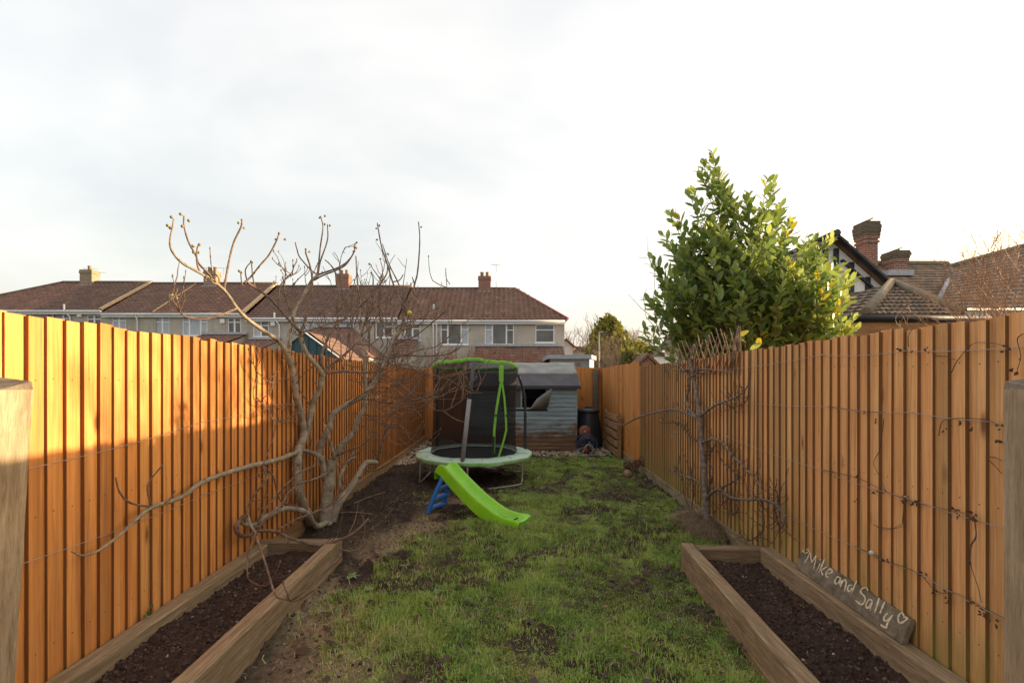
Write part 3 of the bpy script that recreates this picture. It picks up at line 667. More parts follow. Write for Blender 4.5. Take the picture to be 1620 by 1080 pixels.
# small weeds that stand out
for px, py, s, lab in ((558, 916, 0.075, 'low weed rosette by the left bed corner'), (648, 985, 0.055, 'pale weed in the near left lawn'), (430, 975, 0.05, 'small seedling at the foot of the left sleeper'),
                       (690, 940, 0.06, 'pale broad-leaved weed near the middle of the lawn'), (615, 878, 0.06, 'weed on the straw patch left of the lawn')):
    p = G(px, py); p.z = float(HZ(p.x, p.y)) + 0.012; t = thing('weed', lab, 'weed', tuple(p), 0, 'weeds in the lawn')
    for k in range(9):
        a = k * 2.4 + rnd.random(); L = s * rnd.uniform(0.6, 1.1); mb = MB(); d = Vector((math.cos(a), math.sin(a), 0)); sd = Vector((-d.y, d.x, 0)) * L * 0.22
        q = [p, p + d * L * 0.45 + Vector((0, 0, L * 0.35)), p + d * L + Vector((0, 0, L * 0.25))]
        mb.poly([q[0], q[1] + sd, q[2], q[1] - sd], rnd.random()); mb.build('leaf', M['weed'], t)
p = lf(235, 963, 0.05); t = thing('ivy_seedling', 'small green seedling growing between left fence and sleeper', 'plant', (p.x, p.y, 0.2))
for k in range(8):
    mb = MB(); c = Vector((p.x + 0.01, p.y + rnd.uniform(-0.06, 0.06), 0.21 + rnd.uniform(0, 0.05))); a = rnd.random() * 6.28; d = Vector((abs(math.cos(a)) * 0.6, math.sin(a), 0.5)).normalized() * 0.03; sd = d.cross(Vector((1, 0, 0.3))).normalized() * 0.014
    mb.poly([c, c + d * 0.5 + sd, c + d, c + d * 0.5 - sd], rnd.random()); mb.build('leaf', M['ivy'], t)

# ------------------------------------------------------------------ gate posts at the frame edges
def gate_post(label, xe, side, lean, Y=1.55):
    # xe: the garden-side edge at the top
    t = thing('gate_post', label, 'post', (xe, Y, 0), 0, 'pale timber posts at both edges'); mb = MB(); w = 0.115
    rows = []
    for i in range(13):
        z = -0.1 + i * (1.62 + 0.1) / 12; x0 = xe + lean * (z - 1.6); e = rnd.uniform(-0.0015, 0.0015)
        rows.append([(x0 + e, Y, z), (x0 + side * w, Y, z), (x0 + side * w, Y + w, z), (x0 + e, Y + w, z)])
    zt = 1.62; x0 = xe
    rows.append([(x0 + side * 0.004, Y + 0.004, zt + 0.004), (x0 + side * w, Y + 0.004, zt + 0.012), (x0 + side * w, Y + w, zt + 0.045), (x0 + side * 0.004, Y + w, zt + 0.03)])
    if side < 0: rows = [r[::-1] for r in rows]
    mb.grid(rows[:-1], close=True, smooth=False); o = mb.build('shaft', M['post'], t)
    mb = MB(); mb.grid(rows[-2:], close=True, smooth=False); mb.poly(rows[-1]); c = mb.build('weathered_top', M['plank_sign'], t); c['label'] = 'grey weathered sloping post top'
    return t
gate_post('leaning pale timber post cut by the left edge of the photo', (52 - CX) * 1.665 / F, -1, 0.062)
gate_post('pale timber post cut by the right edge of the photo', (1588 - CX) * 1.665 / F, 1, 0.0)
# ================================================================== HOUSES
def wall_front(mb, x0, x1, y, z0, z1, holes, depth=0.1):
    """wall facing -Y with real openings (holes: x0,x1,z0,z1) and their reveals"""
    xs = sorted({x0, x1} | {h[0] for h in holes} | {h[1] for h in holes}); zs = sorted({z0, z1} | {h[2] for h in holes} | {h[3] for h in holes})
    for a, b in zip(xs[:-1], xs[1:]):
        for c, d in zip(zs[:-1], zs[1:]):
            mx_, mz_ = (a + b) / 2, (c + d) / 2
            if any(h[0] < mx_ < h[1] and h[2] < mz_ < h[3] for h in holes): continue
            mb.poly([(a, y, c), (b, y, c), (b, y, d), (a, y, d)])
    for a, b, c, d in holes:
        e = y + depth
        mb.poly([(a, y, c), (a, y, d), (a, e, d), (a, e, c)]); mb.poly([(b, y, c), (b, e, c), (b, e, d), (b, y, d)])
        mb.poly([(a, y, d), (b, y, d), (b, e, d), (a, e, d)]); mb.poly([(a, y, c), (a, e, c), (b, e, c), (b, y, c)])
def window(parent, x0, x1, z0, z1, y, lights=(1.0,), tops=True, curtain=()):
    w = x1 - x0; fw = 0.055; mb = MB(); yf = y + 0.03; yb = y + 0.085
    mb.box(x0, x1, yf, yb, z1 - fw, z1); mb.box(x0, x1, yf - 0.012, yb, z0, z0 + fw * 1.1)
    mb.box(x0, x0 + fw, yf + 0.001, yb, z0 + fw, z1 - fw); mb.box(x1 - fw, x1, yf + 0.001, yb, z0 + fw, z1 - fw)
    x = x0; tot = sum(lights); edges = [x0]
    for l in lights: x += w * l / tot; edges.append(x)
    for e in edges[1:-1]: mb.box(e - fw * 0.8, e + fw * 0.8, yf + 0.002, yb, z0 + fw, z1 - fw)
    zt = z0 + (z1 - z0) * 0.70
    for i, l in enumerate(lights):
        if tops is True or (tops and i in tops): mb.box(edges[i] + fw * 0.8, edges[i + 1] - fw * 0.8, yf + 0.003, yb, zt - fw * 0.5, zt + fw * 0.5)
    fr_ = mb.build('window', M['upvc'], parent)
    for i in range(len(lights)):
        m2 = MB(); m2.poly([(edges[i] + 0.01, yb - 0.012, z0 + 0.01), (edges[i + 1] - 0.01, yb - 0.012, z0 + 0.01), (edges[i + 1] - 0.01, yb - 0.012, z1 - 0.01), (edges[i] + 0.01, yb - 0.012, z1 - 0.01)])
        m2.build('pane', M['curtain'] if i in curtain else M['glass'], fr_)
    m3 = MB(); m3.box(x0 - 0.06, x1 + 0.06, y - 0.05, y + 0.06, z0 - 0.06, z0 - 0.002); m3.build('sill', M['upvc'], fr_)
    return fr_
def tiles(mb, org, ux, up, lo, hi, rows, tw=0.30, th=0.33, amp=0.022, step=0.03, base=0.5, var=0.5, prof=4):
    """courses of profiled tiles on a slope. org: point at the eave; ux: along; up: up the slope; lo/hi(row fraction) -> extent along ux"""
    org = Vector(org); ux = Vector(ux).normalized(); up = Vector(up); L = up.length; up = up.normalized(); nr = ux.cross(up).normalized()
    if nr.z < 0: nr = -nr
    th = L / rows
    for r in range(rows):
        a = lo((r + 0.5) / rows); b = hi((r + 0.5) / rows)
        if b - a < 0.05: continue
        k0 = math.floor(a / tw); k1 = math.ceil(b / tw)
        for k in range(k0, k1):
            t = min(1, max(0, base + (rnd.random() - 0.5) * 2 * var * rnd.random()))
            xs = [max(a, min(b, tw * (k + j / prof))) for j in range(prof + 1)]
            if xs[-1] - xs[0] < 0.01: continue
            bb = len(mb.v)
            for x in xs:
                wv = amp * math.cos(2 * math.pi * (x / tw)) + amp
                p = org + ux * x
                mb.v.append(tuple(p + up * (r * th - 0.03) + nr * (wv + step))); mb.v.append(tuple(p + up * ((r + 1) * th) + nr * wv)); mb.v.append(tuple(p + up * (r * th - 0.03) + nr * (wv - 0.005)))
            for j in range(len(xs) - 1):
                q = bb + j * 3
                mb.f.append((q, q + 3, q + 4, q + 1)); mb.c.append(t); mb.sm.append(True)
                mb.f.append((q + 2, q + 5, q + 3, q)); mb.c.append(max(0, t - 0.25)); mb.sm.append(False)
def chimney(parent, x, y, w, d, z0, z1, mat, cap=0.06, pots=2, potmat=None, flash=None):
    mb = MB(); mb.box(x - w / 2, x + w / 2, y - d / 2, y + d / 2, z0, z1 - 0.24)
    mb.box(x - w / 2 - cap, x + w / 2 + cap, y - d / 2 - cap, y + d / 2 + cap, z1 - 0.24, z1 - 0.1); mb.box(x - w / 2 - cap * .4, x + w / 2 + cap * .4, y - d / 2 - cap * .4, y + d / 2 + cap * .4, z1 - 0.1, z1)
    c = mb.build('chimney', mat, parent)
    for i in range(pots):
        m2 = MB(); xx = x + (i - (pots - 1) / 2) * w * 0.45; m2.lathe([(0.0, 0), (0.11, 0), (0.10, 0.22), (0.12, 0.25), (0.12, 0.3), (0.085, 0.3), (0.085, 0.2)], (xx, y, z1), 10); m2.build('chimney_pot', potmat or M['pot'], c)
    if flash:
        m3 = MB(); m3.box(x - w / 2 - 0.07, x + w / 2 + 0.07, y - d / 2 - 0.10, y + d / 2 + 0.03, z0 + flash[0], z0 + flash[1]); m3.build('flashing', M['lead'], c)
    return c
HY = 26.0; RY = 29.5; DEP = 7.0
pz = lambda y: CAMH + (CY - y) * HY / F
pxx = lambda x: (x - CX) * HY / F
def house(x0, x1, ze, zr, label, tmat, wins, hip_l=0.0, hip_r=0.0, chim=None, chim_mat=None, pots=2, verge_l=None, tbase=0.5, amp=0.02, coping=None):
    t = thing('terraced_house', label, 'house', ((x0 + x1) / 2, HY + 3, -0.12), 0, 'row of terraced houses beyond the back fence')
    mb = MB(); holes = [(w[0], w[1], w[2], w[3]) for w in wins]
    wall_front(mb, x0 + 0.001, x1 - 0.001, HY, -0.12, ze, holes)
    for xx in (x0 + 0.001, x1 - 0.001): mb.poly([(xx, HY, -0.12), (xx, HY, ze), (xx, HY + DEP, ze), (xx, HY + DEP, -0.12)])
    mb.poly([(x0, HY + DEP, -0.12), (x0, HY + DEP, ze), (x1, HY + DEP, ze), (x1, HY + DEP, -0.12)])
    mb.build('wall', M['render'], t)
    for w in wins: window(t, *w[:4], HY, *(w[4:] if len(w) > 4 else ()))
    ey = HY - 0.22; rise = zr - ze; run = RY - ey; up = Vector((0, run, rise + 0.0)); org = Vector((0, ey, ze + 0.02))
    rm = MB(); rows = 14
    lo = (lambda f: x0 - (0.18 if hip_l else 0) + hip_l * f); hi = (lambda f: x1 + (0.18 if hip_r else 0) - hip_r * f)
    tiles(rm, org, (1, 0, 0), up, lo, hi, rows, 0.30, 0.3, amp, 0.028, tbase, 0.5)
    roof = rm.build('roof', tmat, t)
    bk = MB()                                                   # the far slope and hip ends, plain
    a = x0 + hip_l; b = x1 - hip_r; ybk = HY + DEP + 0.22
    bk.poly([(x0, ybk, ze), (a, RY, zr), (b, RY, zr), (x1, ybk, ze)], 0.4)
    if hip_r: bk.poly([(x1 + 0.15, ey, ze), (x1 + 0.15, ybk, ze), (b, RY, zr)], 0.4)
    if hip_l: bk.poly([(x0 - 0.15, ey, ze), (a, RY, zr), (x0 - 0.15, ybk, ze)], 0.4)
    bk.build('rear_slope', tmat, roof)
    rg = MB(); rg.tube([(a, RY, zr + 0.06), (b, RY, zr + 0.06)], 0.10, 8); rg.build('ridge', M['ridge'], roof)
    if hip_r: rg = MB(); rg.tube([(b, RY, zr + 0.06), (x1 + 0.16, ey, ze + 0.09)], 0.085, 8); rg.build('hip_ridge', M['ridge_red'], roof)
    if hip_l: rg = MB(); rg.tube([(a, RY, zr + 0.06), (x0 - 0.16, ey, ze + 0.09)], 0.085, 8); rg.build('hip_ridge', M['ridge'], roof)
    if coping:
        rg = MB(); rg.beam((x1 + coping[1], ey + 0.02, ze + 0.07), (x1 + coping[1], RY, zr + 0.07), coping[0], 0.12); rg.build('coping', M['mortar'], roof)
    gu = MB(); gu.tube([(x0 + 0.004, ey - 0.02, ze - 0.04), (x1 - 0.004, ey - 0.02, ze - 0.04)], 0.065, 8); gu.box(x0 + 0.003, x1 - 0.003, ey + 0.04, ey + 0.065, ze - 0.2, ze - 0.01); gu.build('gutter', M['upvc'], t)
    if chim is not None: chimney(roof, chim, RY, 0.78, 0.6, zr - 0.42, zr + 0.82, chim_mat, 0.03, pots, None, (0.02, 0.26))
    return t
def W(a, b, c, d, *k): return (pxx(a), pxx(b), pz(d), pz(c)) + k
zA, zB, zC, zD = 5.66, 5.49, 5.24, 5.10
rA, rB, rC, rD = 8.0, 7.92, 7.73, 7.59
house(-32.2, -26.9, zA, rA, 'hipped house at the far left end of the terrace', M['tile_red'], [W(28, 52, 497, 522, (1, 1))], hip_l=3.5, chim=-26.95, chim_mat=M['brick_buff'], pots=1, tbase=0.55)
house(-26.9, -22.93, zA, rA, 'terraced house with plain brown roof, second from the left end', M['tile_brown'], [W(72, 110, 496, 522, (1, 1.6, 1)), W(137, 160, 498, 520, (1, 1))], coping=(0.16, -0.06), tbase=0.4)
house(-22.93, -20.0, zB, rB, 'narrow terraced house left of the white curtained window', M['tile_brown'], [W(177, 199, 500, 524, (1, 1), True, (0, 1))], tbase=0.5, coping=(0.05, 0.0))
house(-20.0, -14.8, zB, rB, 'terraced house with wide net-curtained windows above the left fence', M['tile_red'], [W(227, 268, 500, 532, (1, 1.5, 1), True, (0, 1, 2)), W(288, 328, 500, 531, (1, 1.6, 1), (0, 2), (0, 1, 2)), W(360, 381, 502, 527, (1, 1), True)], chim=-19.0, chim_mat=M['brick_buff'], pots=2, coping=(0.2, -0.1), tbase=0.4)
house(-14.8, -10.47, zC, rC, 'terraced house behind the left fig branches', M['tile_brown'], [W(400, 425, 507, 533, (1, 1), (1,), (0,)), W(472, 497, 506, 528, (1, 1), True, (0, 1))], tbase=0.4)
house(-10.47, -6.14, zC, rC, 'terraced house behind the densest fig twigs', M['tile_brown'], [W(537, 560, 508, 530, (1, 1), True, (0, 1)), W(594, 621, 509, 534, (1, 1), (1,))], chim=-10.47, chim_mat=M['brick'], pots=2, tbase=0.5)
house(-6.14, -1.39, zD, rD, 'terraced house left of the brick chimney above the trampoline', M['tile_end'], [W(640, 665, 512, 538, (1, 1), (1,)), W(697, 741, 511, 545, (1, 1.9, 1), (0, 2), (2,))], chim=None, tbase=0.5, amp=0.042)
hD = house(-1.39, 3.36, zD, rD, 'end house of the terrace with hipped roof and brick chimney', M['tile_end'], [W(767, 813, 512, 545, (1, 1.9, 1), (0, 2), (0,)), W(847, 877, 513, 542, (1,), True)], hip_r=2.75, chim=-1.36, chim_mat=M['brick'], pots=2, tbase=0.5, amp=0.042)
# downpipes and vents stay parts of their houses
def child_of(label_part): return [o for o in COL.objects if o.name.startswith('terraced_house') and label_part in o['label']][0]
def pipe(hl, x, z0, z1, top=0.0):
    t = child_of(hl); mb = MB(); X = pxx(x); mb.tube([(X - top, HY - 0.24, z1 + (0.35 if top else 0)), (X - top, HY - 0.24, z1), (X, HY - 0.08, z1 - 0.35), (X, HY - 0.08, z0)], 0.045, 8); mb.build('downpipe', M['upvc'], t)
pipe('second from the left', 113, 1.0, zA, 0.18); pipe('narrow terraced', 219, 1.0, zB); pipe('left fig branches', 443, 1.0, zC - 0.05, 0.2); pipe('left of the brick chimney', 686, 1.0, zD); pipe('left of the brick chimney', 691, 1.0, zD)
mb = MB(); mb.tube([(pxx(682), HY + 0.9, zD + 0.5), (pxx(682), HY + 0.9, zD + 1.1)], 0.055, 8); mb.build('vent_pipe', M['upvc'], child_of('left of the brick chimney'))
for hl, x, y in (('second from the left', 126, 498), ('wide net-curtained', 352, 508), ('left fig branches', 432, 512)):
    mb = MB(); c = P(x, y, HY - 0.06); mb.box(c.x - 0.13, c.x + 0.13, HY - 0.13, HY - 0.01, c.z - 0.13, c.z + 0.13); bevel(mb.build('alarm_box', M['upvc'], child_of(hl)), 0.04)
# rear additions
def lean_to(hl, xa, xb, ztop, ybot, zbot, tmat, hip=0.0, fl=True):
    t = child_of(hl); y1 = HY - 0.02; mb = MB(); up = Vector((0, y1 - ybot, ztop - zbot))
    tiles(mb, (0, ybot, zbot), (1, 0, 0), up, lambda f: xa, lambda f: xb - hip * f, max(4, int(up.length / 0.3)), 0.25, 0.3, 0.02, 0.025, 0.45, 0.5)
    if hip: mb.poly([(xb, ybot, zbot + .03), (xb, y1, zbot + .03), (xb - hip, y1, ztop + .03)], 0.4)
    o = mb.build('lean_to_roof', tmat, t)
    m2 = MB(); m2.box(xa + 0.1, xb - 0.1, ybot + 0.15, ybot + 0.3, -0.12, zbot); m2.poly([(xa + .1, ybot + .2, zbot), (xa + .1, y1, zbot), (xa + .1, y1, ztop - .05)]); (None if hip else m2.poly([(xb - .1, ybot + .2, zbot), (xb - .1, y1, zbot), (xb - .1, y1, ztop - .05)]))
    m2.box(xa + 0.1, xa + 0.3, ybot + 0.3, y1, -0.12, zbot - 0.01); m2.box(xb - 0.3, xb - 0.1, ybot + 0.3, y1, -0.12, zbot - 0.01); m2.build('lean_to_wall', M['render'], o)
    if fl: m3 = MB(); m3.box(xa - 0.02, xb + 0.02 - hip, y1 - 0.16, y1 + 0.015, ztop + 0.03, ztop + 0.16); m3.build('flashing', M['lead'], o)
lean_to('end house', pxx(752), pxx(890), pz(549), 24.3, CAMH + 30 * 24.3 / F, M['tile_end'])
lean_to('wide net-curtained', pxx(322), pxx(392), pz(530), 23.6, CAMH + 58 * 23.6 / F, M['tile_red'])
lean_to('left fig branches', pxx(396), pxx(445), pz(538), 24.0, CAMH + 52 * 24 / F, M['tile_red'])
lean_to('densest fig twigs', pxx(497), pxx(618), pz(519), 22.0, CAMH + 38 * 22 / F, M['tile_red'], 2.2)
lean_to('left of the brick chimney', pxx(622), pxx(662), pz(538), 24.6, CAMH + 42 * 24.6 / F, M['tile_end'])
def aerial(px, py0, py1, Y, parent, n=6):
    mb = MB(); p = P(px, py1, Y); q = P(px, py0, Y); mb.tube([p, q], 0.015, 5); d = Vector((0.8, 0.5, 0.05)).normalized(); mb.tube([q - d * 0.35, q + d * 0.5], 0.009, 4)
    for i in range(n): c = q + d * (-0.3 + i * 0.14); s = Vector((-d.y, d.x, 0)) * (0.22 - i * 0.015); mb.tube([c - s, c + s], 0.006, 4)
    mb.build('aerial', M['steel'], parent)
aerial(143, 425, 450, 29.7, child_of('second from the left')); aerial(156, 431, 448, 29.7, child_of('second from the left')); aerial(327, 424, 450, 29.7, child_of('wide net-curtained')); aerial(354, 424, 452, 29.7, child_of('wide net-curtained')); aerial(785, 419, 458, 29.7, child_of('end house'))

# teal-gabled outbuilding behind the left fence
t = thing('outbuilding', 'low outbuilding with dark teal gable and white bargeboard behind left fence', 'outbuilding', (-8.4, 19.0, -0.12))
Yt = 19.0; ap = P(484, 526, Yt); lb = P(440, 560, Yt); rb_ = P(552, 577, Yt)
mb = MB(); mb.poly([(lb.x, Yt, -0.12), (rb_.x, Yt, -0.12), (rb_.x, Yt, rb_.z), (ap.x, Yt, ap.z), (lb.x, Yt, lb.z)]); mb.poly([(rb_.x, Yt, -0.12), (rb_.x, Yt + 3, -0.12), (rb_.x, Yt + 3, rb_.z), (rb_.x, Yt, rb_.z)]); mb.build('gable_wall', M['teal'], t)
mb = MB(); mb.beam(ap + Vector((-0.05, -0.06, 0.03)), rb_ + Vector((0.1, -0.06, -0.05)), 0.04, 0.13, (0, -1, 0)); mb.build('bargeboard', M['upvc'], t)
mb = MB(); mb.beam(ap + Vector((0.05, -0.061, 0.03)), lb + Vector((-0.1, -0.061, -0.05)), 0.04, 0.10, (0, -1, 0)); mb.build('bargeboard', M['teal'], t)
for k in range(9):
    xx = lb.x + (rb_.x - lb.x) * (k + 0.5) / 9; mb = MB(); zt_ = (ap.z - abs(xx - ap.x) * ((ap.z - rb_.z) / (rb_.x - ap.x) if xx > ap.x else (ap.z - lb.z) / (ap.x - lb.x))) - 0.02; mb.box(xx - 0.12, xx + 0.12, Yt - 0.03, Yt - 0.004, 1.2, max(1.3, zt_ - 0.06)); mb.build('board', M['teal'], t)
mb = MB(); dv = ap - rb_; tiles(mb, rb_ + Vector((0.05, 0, 0.02)), (0, 1, 0), (dv.x, 0, dv.z), lambda f: 0, lambda f: 3.0, 6, 0.25, 0.3, 0.02, 0.02, 0.2, 0.4); mb.poly([ap, ap + Vector((0, 3, 0)), (lb.x, Yt + 3, lb.z), lb], 0.2); mb.build('roof', M['tile_brown'], t)

# flat-roofed garage beyond the back fence
t = thing('garage', 'grey flat-roofed garage with pale sunlit side beyond the back fence', 'garage', (2.9, 21.5, -0.12))
Yg = 21.0; a = P(870, 582, Yg); b = P(933, 582, Yg); zt_ = CAMH + 36 * Yg / F
c2 = Vector((b.x + 0.42, Yg + 1.2, 0)); mb = MB()
mb.poly([(a.x, Yg, -0.12), (b.x, Yg, -0.12), (b.x, Yg, zt_), (a.x, Yg, zt_)]); mb.build('front_wall', M['grey_wall'], t)
mb = MB(); mb.poly([(b.x, Yg, -0.12), (c2.x, c2.y, -0.12), (c2.x, c2.y, zt_), (b.x, Yg, zt_)]); mb.poly([(c2.x, c2.y, -0.12), (c2.x - 2.5, Yg + 5, -0.12), (c2.x - 2.5, Yg + 5, zt_), (c2.x, c2.y, zt_)]); mb.build('side_wall', M['render_white'], t)
mb = MB(); q = [(a.x - 0.1, Yg - 0.12), (b.x + 0.06, Yg - 0.12), (c2.x + 0.12, c2.y - 0.02), (c2.x - 2.4, Yg + 5.1), (a.x - 0.1, Yg + 5.1)]
mb.poly([(x, y, zt_ + 0.17) for x, y in q]); 
for (xa, ya), (xb, yb) in zip(q, q[1:] + q[:1]): mb.poly([(xa, ya, zt_ - 0.02), (xb, yb, zt_ - 0.02), (xb, yb, zt_ + 0.17), (xa, ya, zt_ + 0.17)])
mb.build('roof', M['lead'], t)
mb = MB(); p = P(915, 576, Yg); mb.box(p.x - 0.1, p.x + 0.1, Yg - 0.03, Yg - 0.003, p.z - 0.07, p.z + 0.07); mb.build('air_brick', M['brick'], t)

# ------------------------------------------------------------------ bungalow and garden room on the right
bt = thing('bungalow', 'black and white gabled bungalow with mossy tiled roofs and brick chimneys', 'house', (12, 17, -0.12))
Yb = 14.0; ap = P(1314, 380, Yb); hw = 3.0; sl = 0.90; zb = ap.z - hw * sl
mb = MB(); mb.poly([(ap.x - hw, Yb, -0.12), (ap.x + hw, Yb, -0.12), (ap.x + hw, Yb, zb), (ap.x, Yb, ap.z - 0.02), (ap.x - hw, Yb, zb)]); mb.poly([(ap.x + hw, Yb, -0.12), (ap.x + hw, Yb + 6, -0.12), (ap.x + hw, Yb + 6, zb), (ap.x + hw, Yb, zb)]); mb.poly([(ap.x - hw, Yb, -0.12), (ap.x - hw, Yb, zb), (ap.x - hw, Yb + 6, zb), (ap.x - hw, Yb + 6, -0.12)]); mb.build('gable_wall', M['render_white'], bt)
for s in (-1, 1):
    mb = MB(); mb.beam(ap + Vector((-s * 0.02, -0.26, 0.06)), Vector((ap.x + s * (hw + 0.5), Yb - 0.26, zb - 0.5 * sl + 0.06)), 0.05, 0.20, (0, -1, 0)); mb.build('bargeboard', M['bargeboard'], bt)
    mb = MB(); mb.beam(ap + Vector((s * 0.30, -0.05, -0.62)), Vector((ap.x + s * (hw + 0.2), Yb - 0.05, zb - 0.2 * sl - 0.35)), 0.06, 0.10, (0, -1, 0)); mb.build('timber_brace', M['bargeboard'], bt)
    mb = MB(); tiles(mb, Vector((ap.x + s * (hw + 0.5), 0, zb - 0.5 * sl + 0.1)), (0, 1, 0), (-s * (hw + 0.5), 0, (hw + 0.5) * sl), lambda f: Yb - 0.3, lambda f: Yb + 6, 12, 0.24, 0.3, 0.012, 0.03, 0.4, 0.5, 2); mb.build('roof', M['tile_old'], bt)
for px in (1286, 1305, 1322, 1346, 1372, 1391):
    p = P(px, 450, Yb); zt_ = ap.z - abs(p.x - ap.x) * sl - 0.12; mb = MB(); mb.box(p.x - 0.075, p.x + 0.075, Yb - 0.045, Yb - 0.004, zb - 0.5, zt_); mb.build('timber_stud', M['bargeboard'], bt)
mb = MB(); mb.tube([ap + Vector((0, -0.3, 0.14)), ap + Vector((0, 6, 0.14))], 0.11, 8); mb.build('ridge', M['bargeboard'], bt)
# main roof: slope facing the garden, ridge at photo y 420
Ym = 19.0; zr = CAMH + 184 * Ym / F; Ye = 15.2; ze = CAMH + 108 * Ye / F
xl = P(1380, 420, Ym).x; xr_ = P(1497, 420, Ym).x
mb = MB(); tiles(mb, (0, Ye, ze), (1, 0, 0), (0, Ym - Ye, zr - ze), lambda f: xl - 2.0, lambda f: P(1500, 480, Ye).x + (xr_ - P(1500, 480, Ye).x) * f + 0.35 * (1 - f), 17, 0.2, 0.25, 0.008, 0.028, 0.5, 0.6, 2)
main = mb.build('roof', M['tile_old'], bt)
mb = MB(); mb.tube([(xl - 2, Ym, zr + 0.07), (xr_, Ym, zr + 0.07), (xr_ + 0.55, Ym + 0.1, zr - 0.35)], 0.11, 8); mb.build('ridge', M['ridge_old'], main)
mb = MB(); mb.tube([P(1486, 474, Ye + 0.1) + Vector((0, 0, 0.05)), P(1508, 428, Ym - 0.2)], 0.07, 6); mb.build('valley_lead', M['lead'], main)
mb = MB(); mb.box(xl - 2.0, P(1590, 480, Ye).x, Ye + 0.35, Ye + 0.5, -0.12, ze - 0.05); mb.build('wall', M['render_white'], bt)
# right wing: roof rising towards the right
a0 = P(1480, 487, Ye); a1 = P(1760, 487, Ye - 0.6); r0 = P(1500, 424, 18.6); r1 = P(1760, 352, 17.6)
mb = MB(); rows = 16; ncol = 60
for r in range(rows):
    for c in range(ncol):
        f0, f1 = r / rows, (r + 1) / rows; g0, g1 = c / ncol, (c + 1) / ncol
        pt = lambda g, f: a0.lerp(a1, g).lerp(r0.lerp(r1, g), f)
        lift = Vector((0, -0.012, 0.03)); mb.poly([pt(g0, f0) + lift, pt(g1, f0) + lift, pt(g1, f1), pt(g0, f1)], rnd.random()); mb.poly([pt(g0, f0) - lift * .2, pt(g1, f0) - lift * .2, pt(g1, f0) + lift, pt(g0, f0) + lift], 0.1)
wing = mb.build('roof', M['tile_old'], bt)
mb = MB(); mb.tube([r0 + Vector((0, 0, 0.05)), r1 + Vector((0, 0, 0.05))], 0.10, 8); mb.build('ridge', M['ridge_old'], wing)
mb = MB(); mb.poly([a0 + Vector((0, .3, -0.02)), a1 + Vector((0, .3, -0.02)), (a1.x, a1.y + .3, -0.12), (a0.x, a0.y + .3, -0.12)]); mb.build('wall', M['render_white'], bt)
def big_chimney(px0, px1, py_top, py_cap, py_base, Y, capw, corb, par):
    a = P(px0, py_base, Y); b = P(px1, py_base, Y); zt_ = CAMH + (CY - py_top) * Y / F; zc = CAMH + (CY - py_cap) * Y / F; d = (b.x - a.x) * 1.0; x0, x1 = a.x, b.x
    mb = MB(); mb.box(x0, x1, Y, Y + d, a.z - 0.5, zc - 0.1); 
    mb.box(x0 - 0.035, x1 + 0.035, Y - 0.035, Y + d + 0.035, corb, corb + 0.09); mb.box(x0 - 0.04, x1 + 0.04, Y - 0.04, Y + d + 0.04, zc - 0.1, zc)
    c = mb.build('chimney', M['brick'], par)
    mb = MB(); n = 4
    for i in range(n):
        e = capw * (0.5 + 0.5 * min(1, (i + 1) / 2.5)) if i < 3 else capw * 0.7; mb.box(x0 - e, x1 + e, Y - e, Y + d + e, zc + (zt_ - zc) * i / n + 0.001, zc + (zt_ - zc) * (i + 1) / n)
    mb.build('chimney_cap', M['brick_dark'], c)
    mb = MB(); mb.beam((x0 + (x1 - x0) * .35, Y + d / 2, zt_ + 0.06), (x0 + (x1 - x0) * .75, Y + d / 2, zt_ + 0.14), 0.3, 0.05); mb.build('cowl', M['pot'], c); mb = MB(); mb.box(x0 + (x1 - x0) * .42, x0 + (x1 - x0) * .66, Y + d * .3, Y + d * .6, zt_, zt_ + 0.10); mb.build('chimney_pot', M['pot'], c)
big_chimney(1369, 1389, 350, 373, 435, 15.8, 0.075, P(0, 384, 15.8).z, main)
big_chimney(1415, 1436, 396, 408, 432, 18.2, 0.08, P(0, 414, 18.2).z, main)
mb = MB(); p = P(1421, 431, 17.9); mb.box(p.x - 0.5, p.x + 0.5, 17.75, 18.1, p.z - 0.14, p.z + 0.08); mb.build('flashing', M['lead'], main)
mb = MB(); p = P(1442, 404, 18.4); q = P(1443, 383, 18.4); mb.tube([p, q], 0.014, 5)
for i in range(4): c = q - Vector((0, 0, 0.04 + i * 0.09)); mb.tube([c - Vector((0.1, 0.05, 0)), c + Vector((0.1, 0.05, 0))], 0.008, 4)
mb.build('aerial', M['steel'], main)
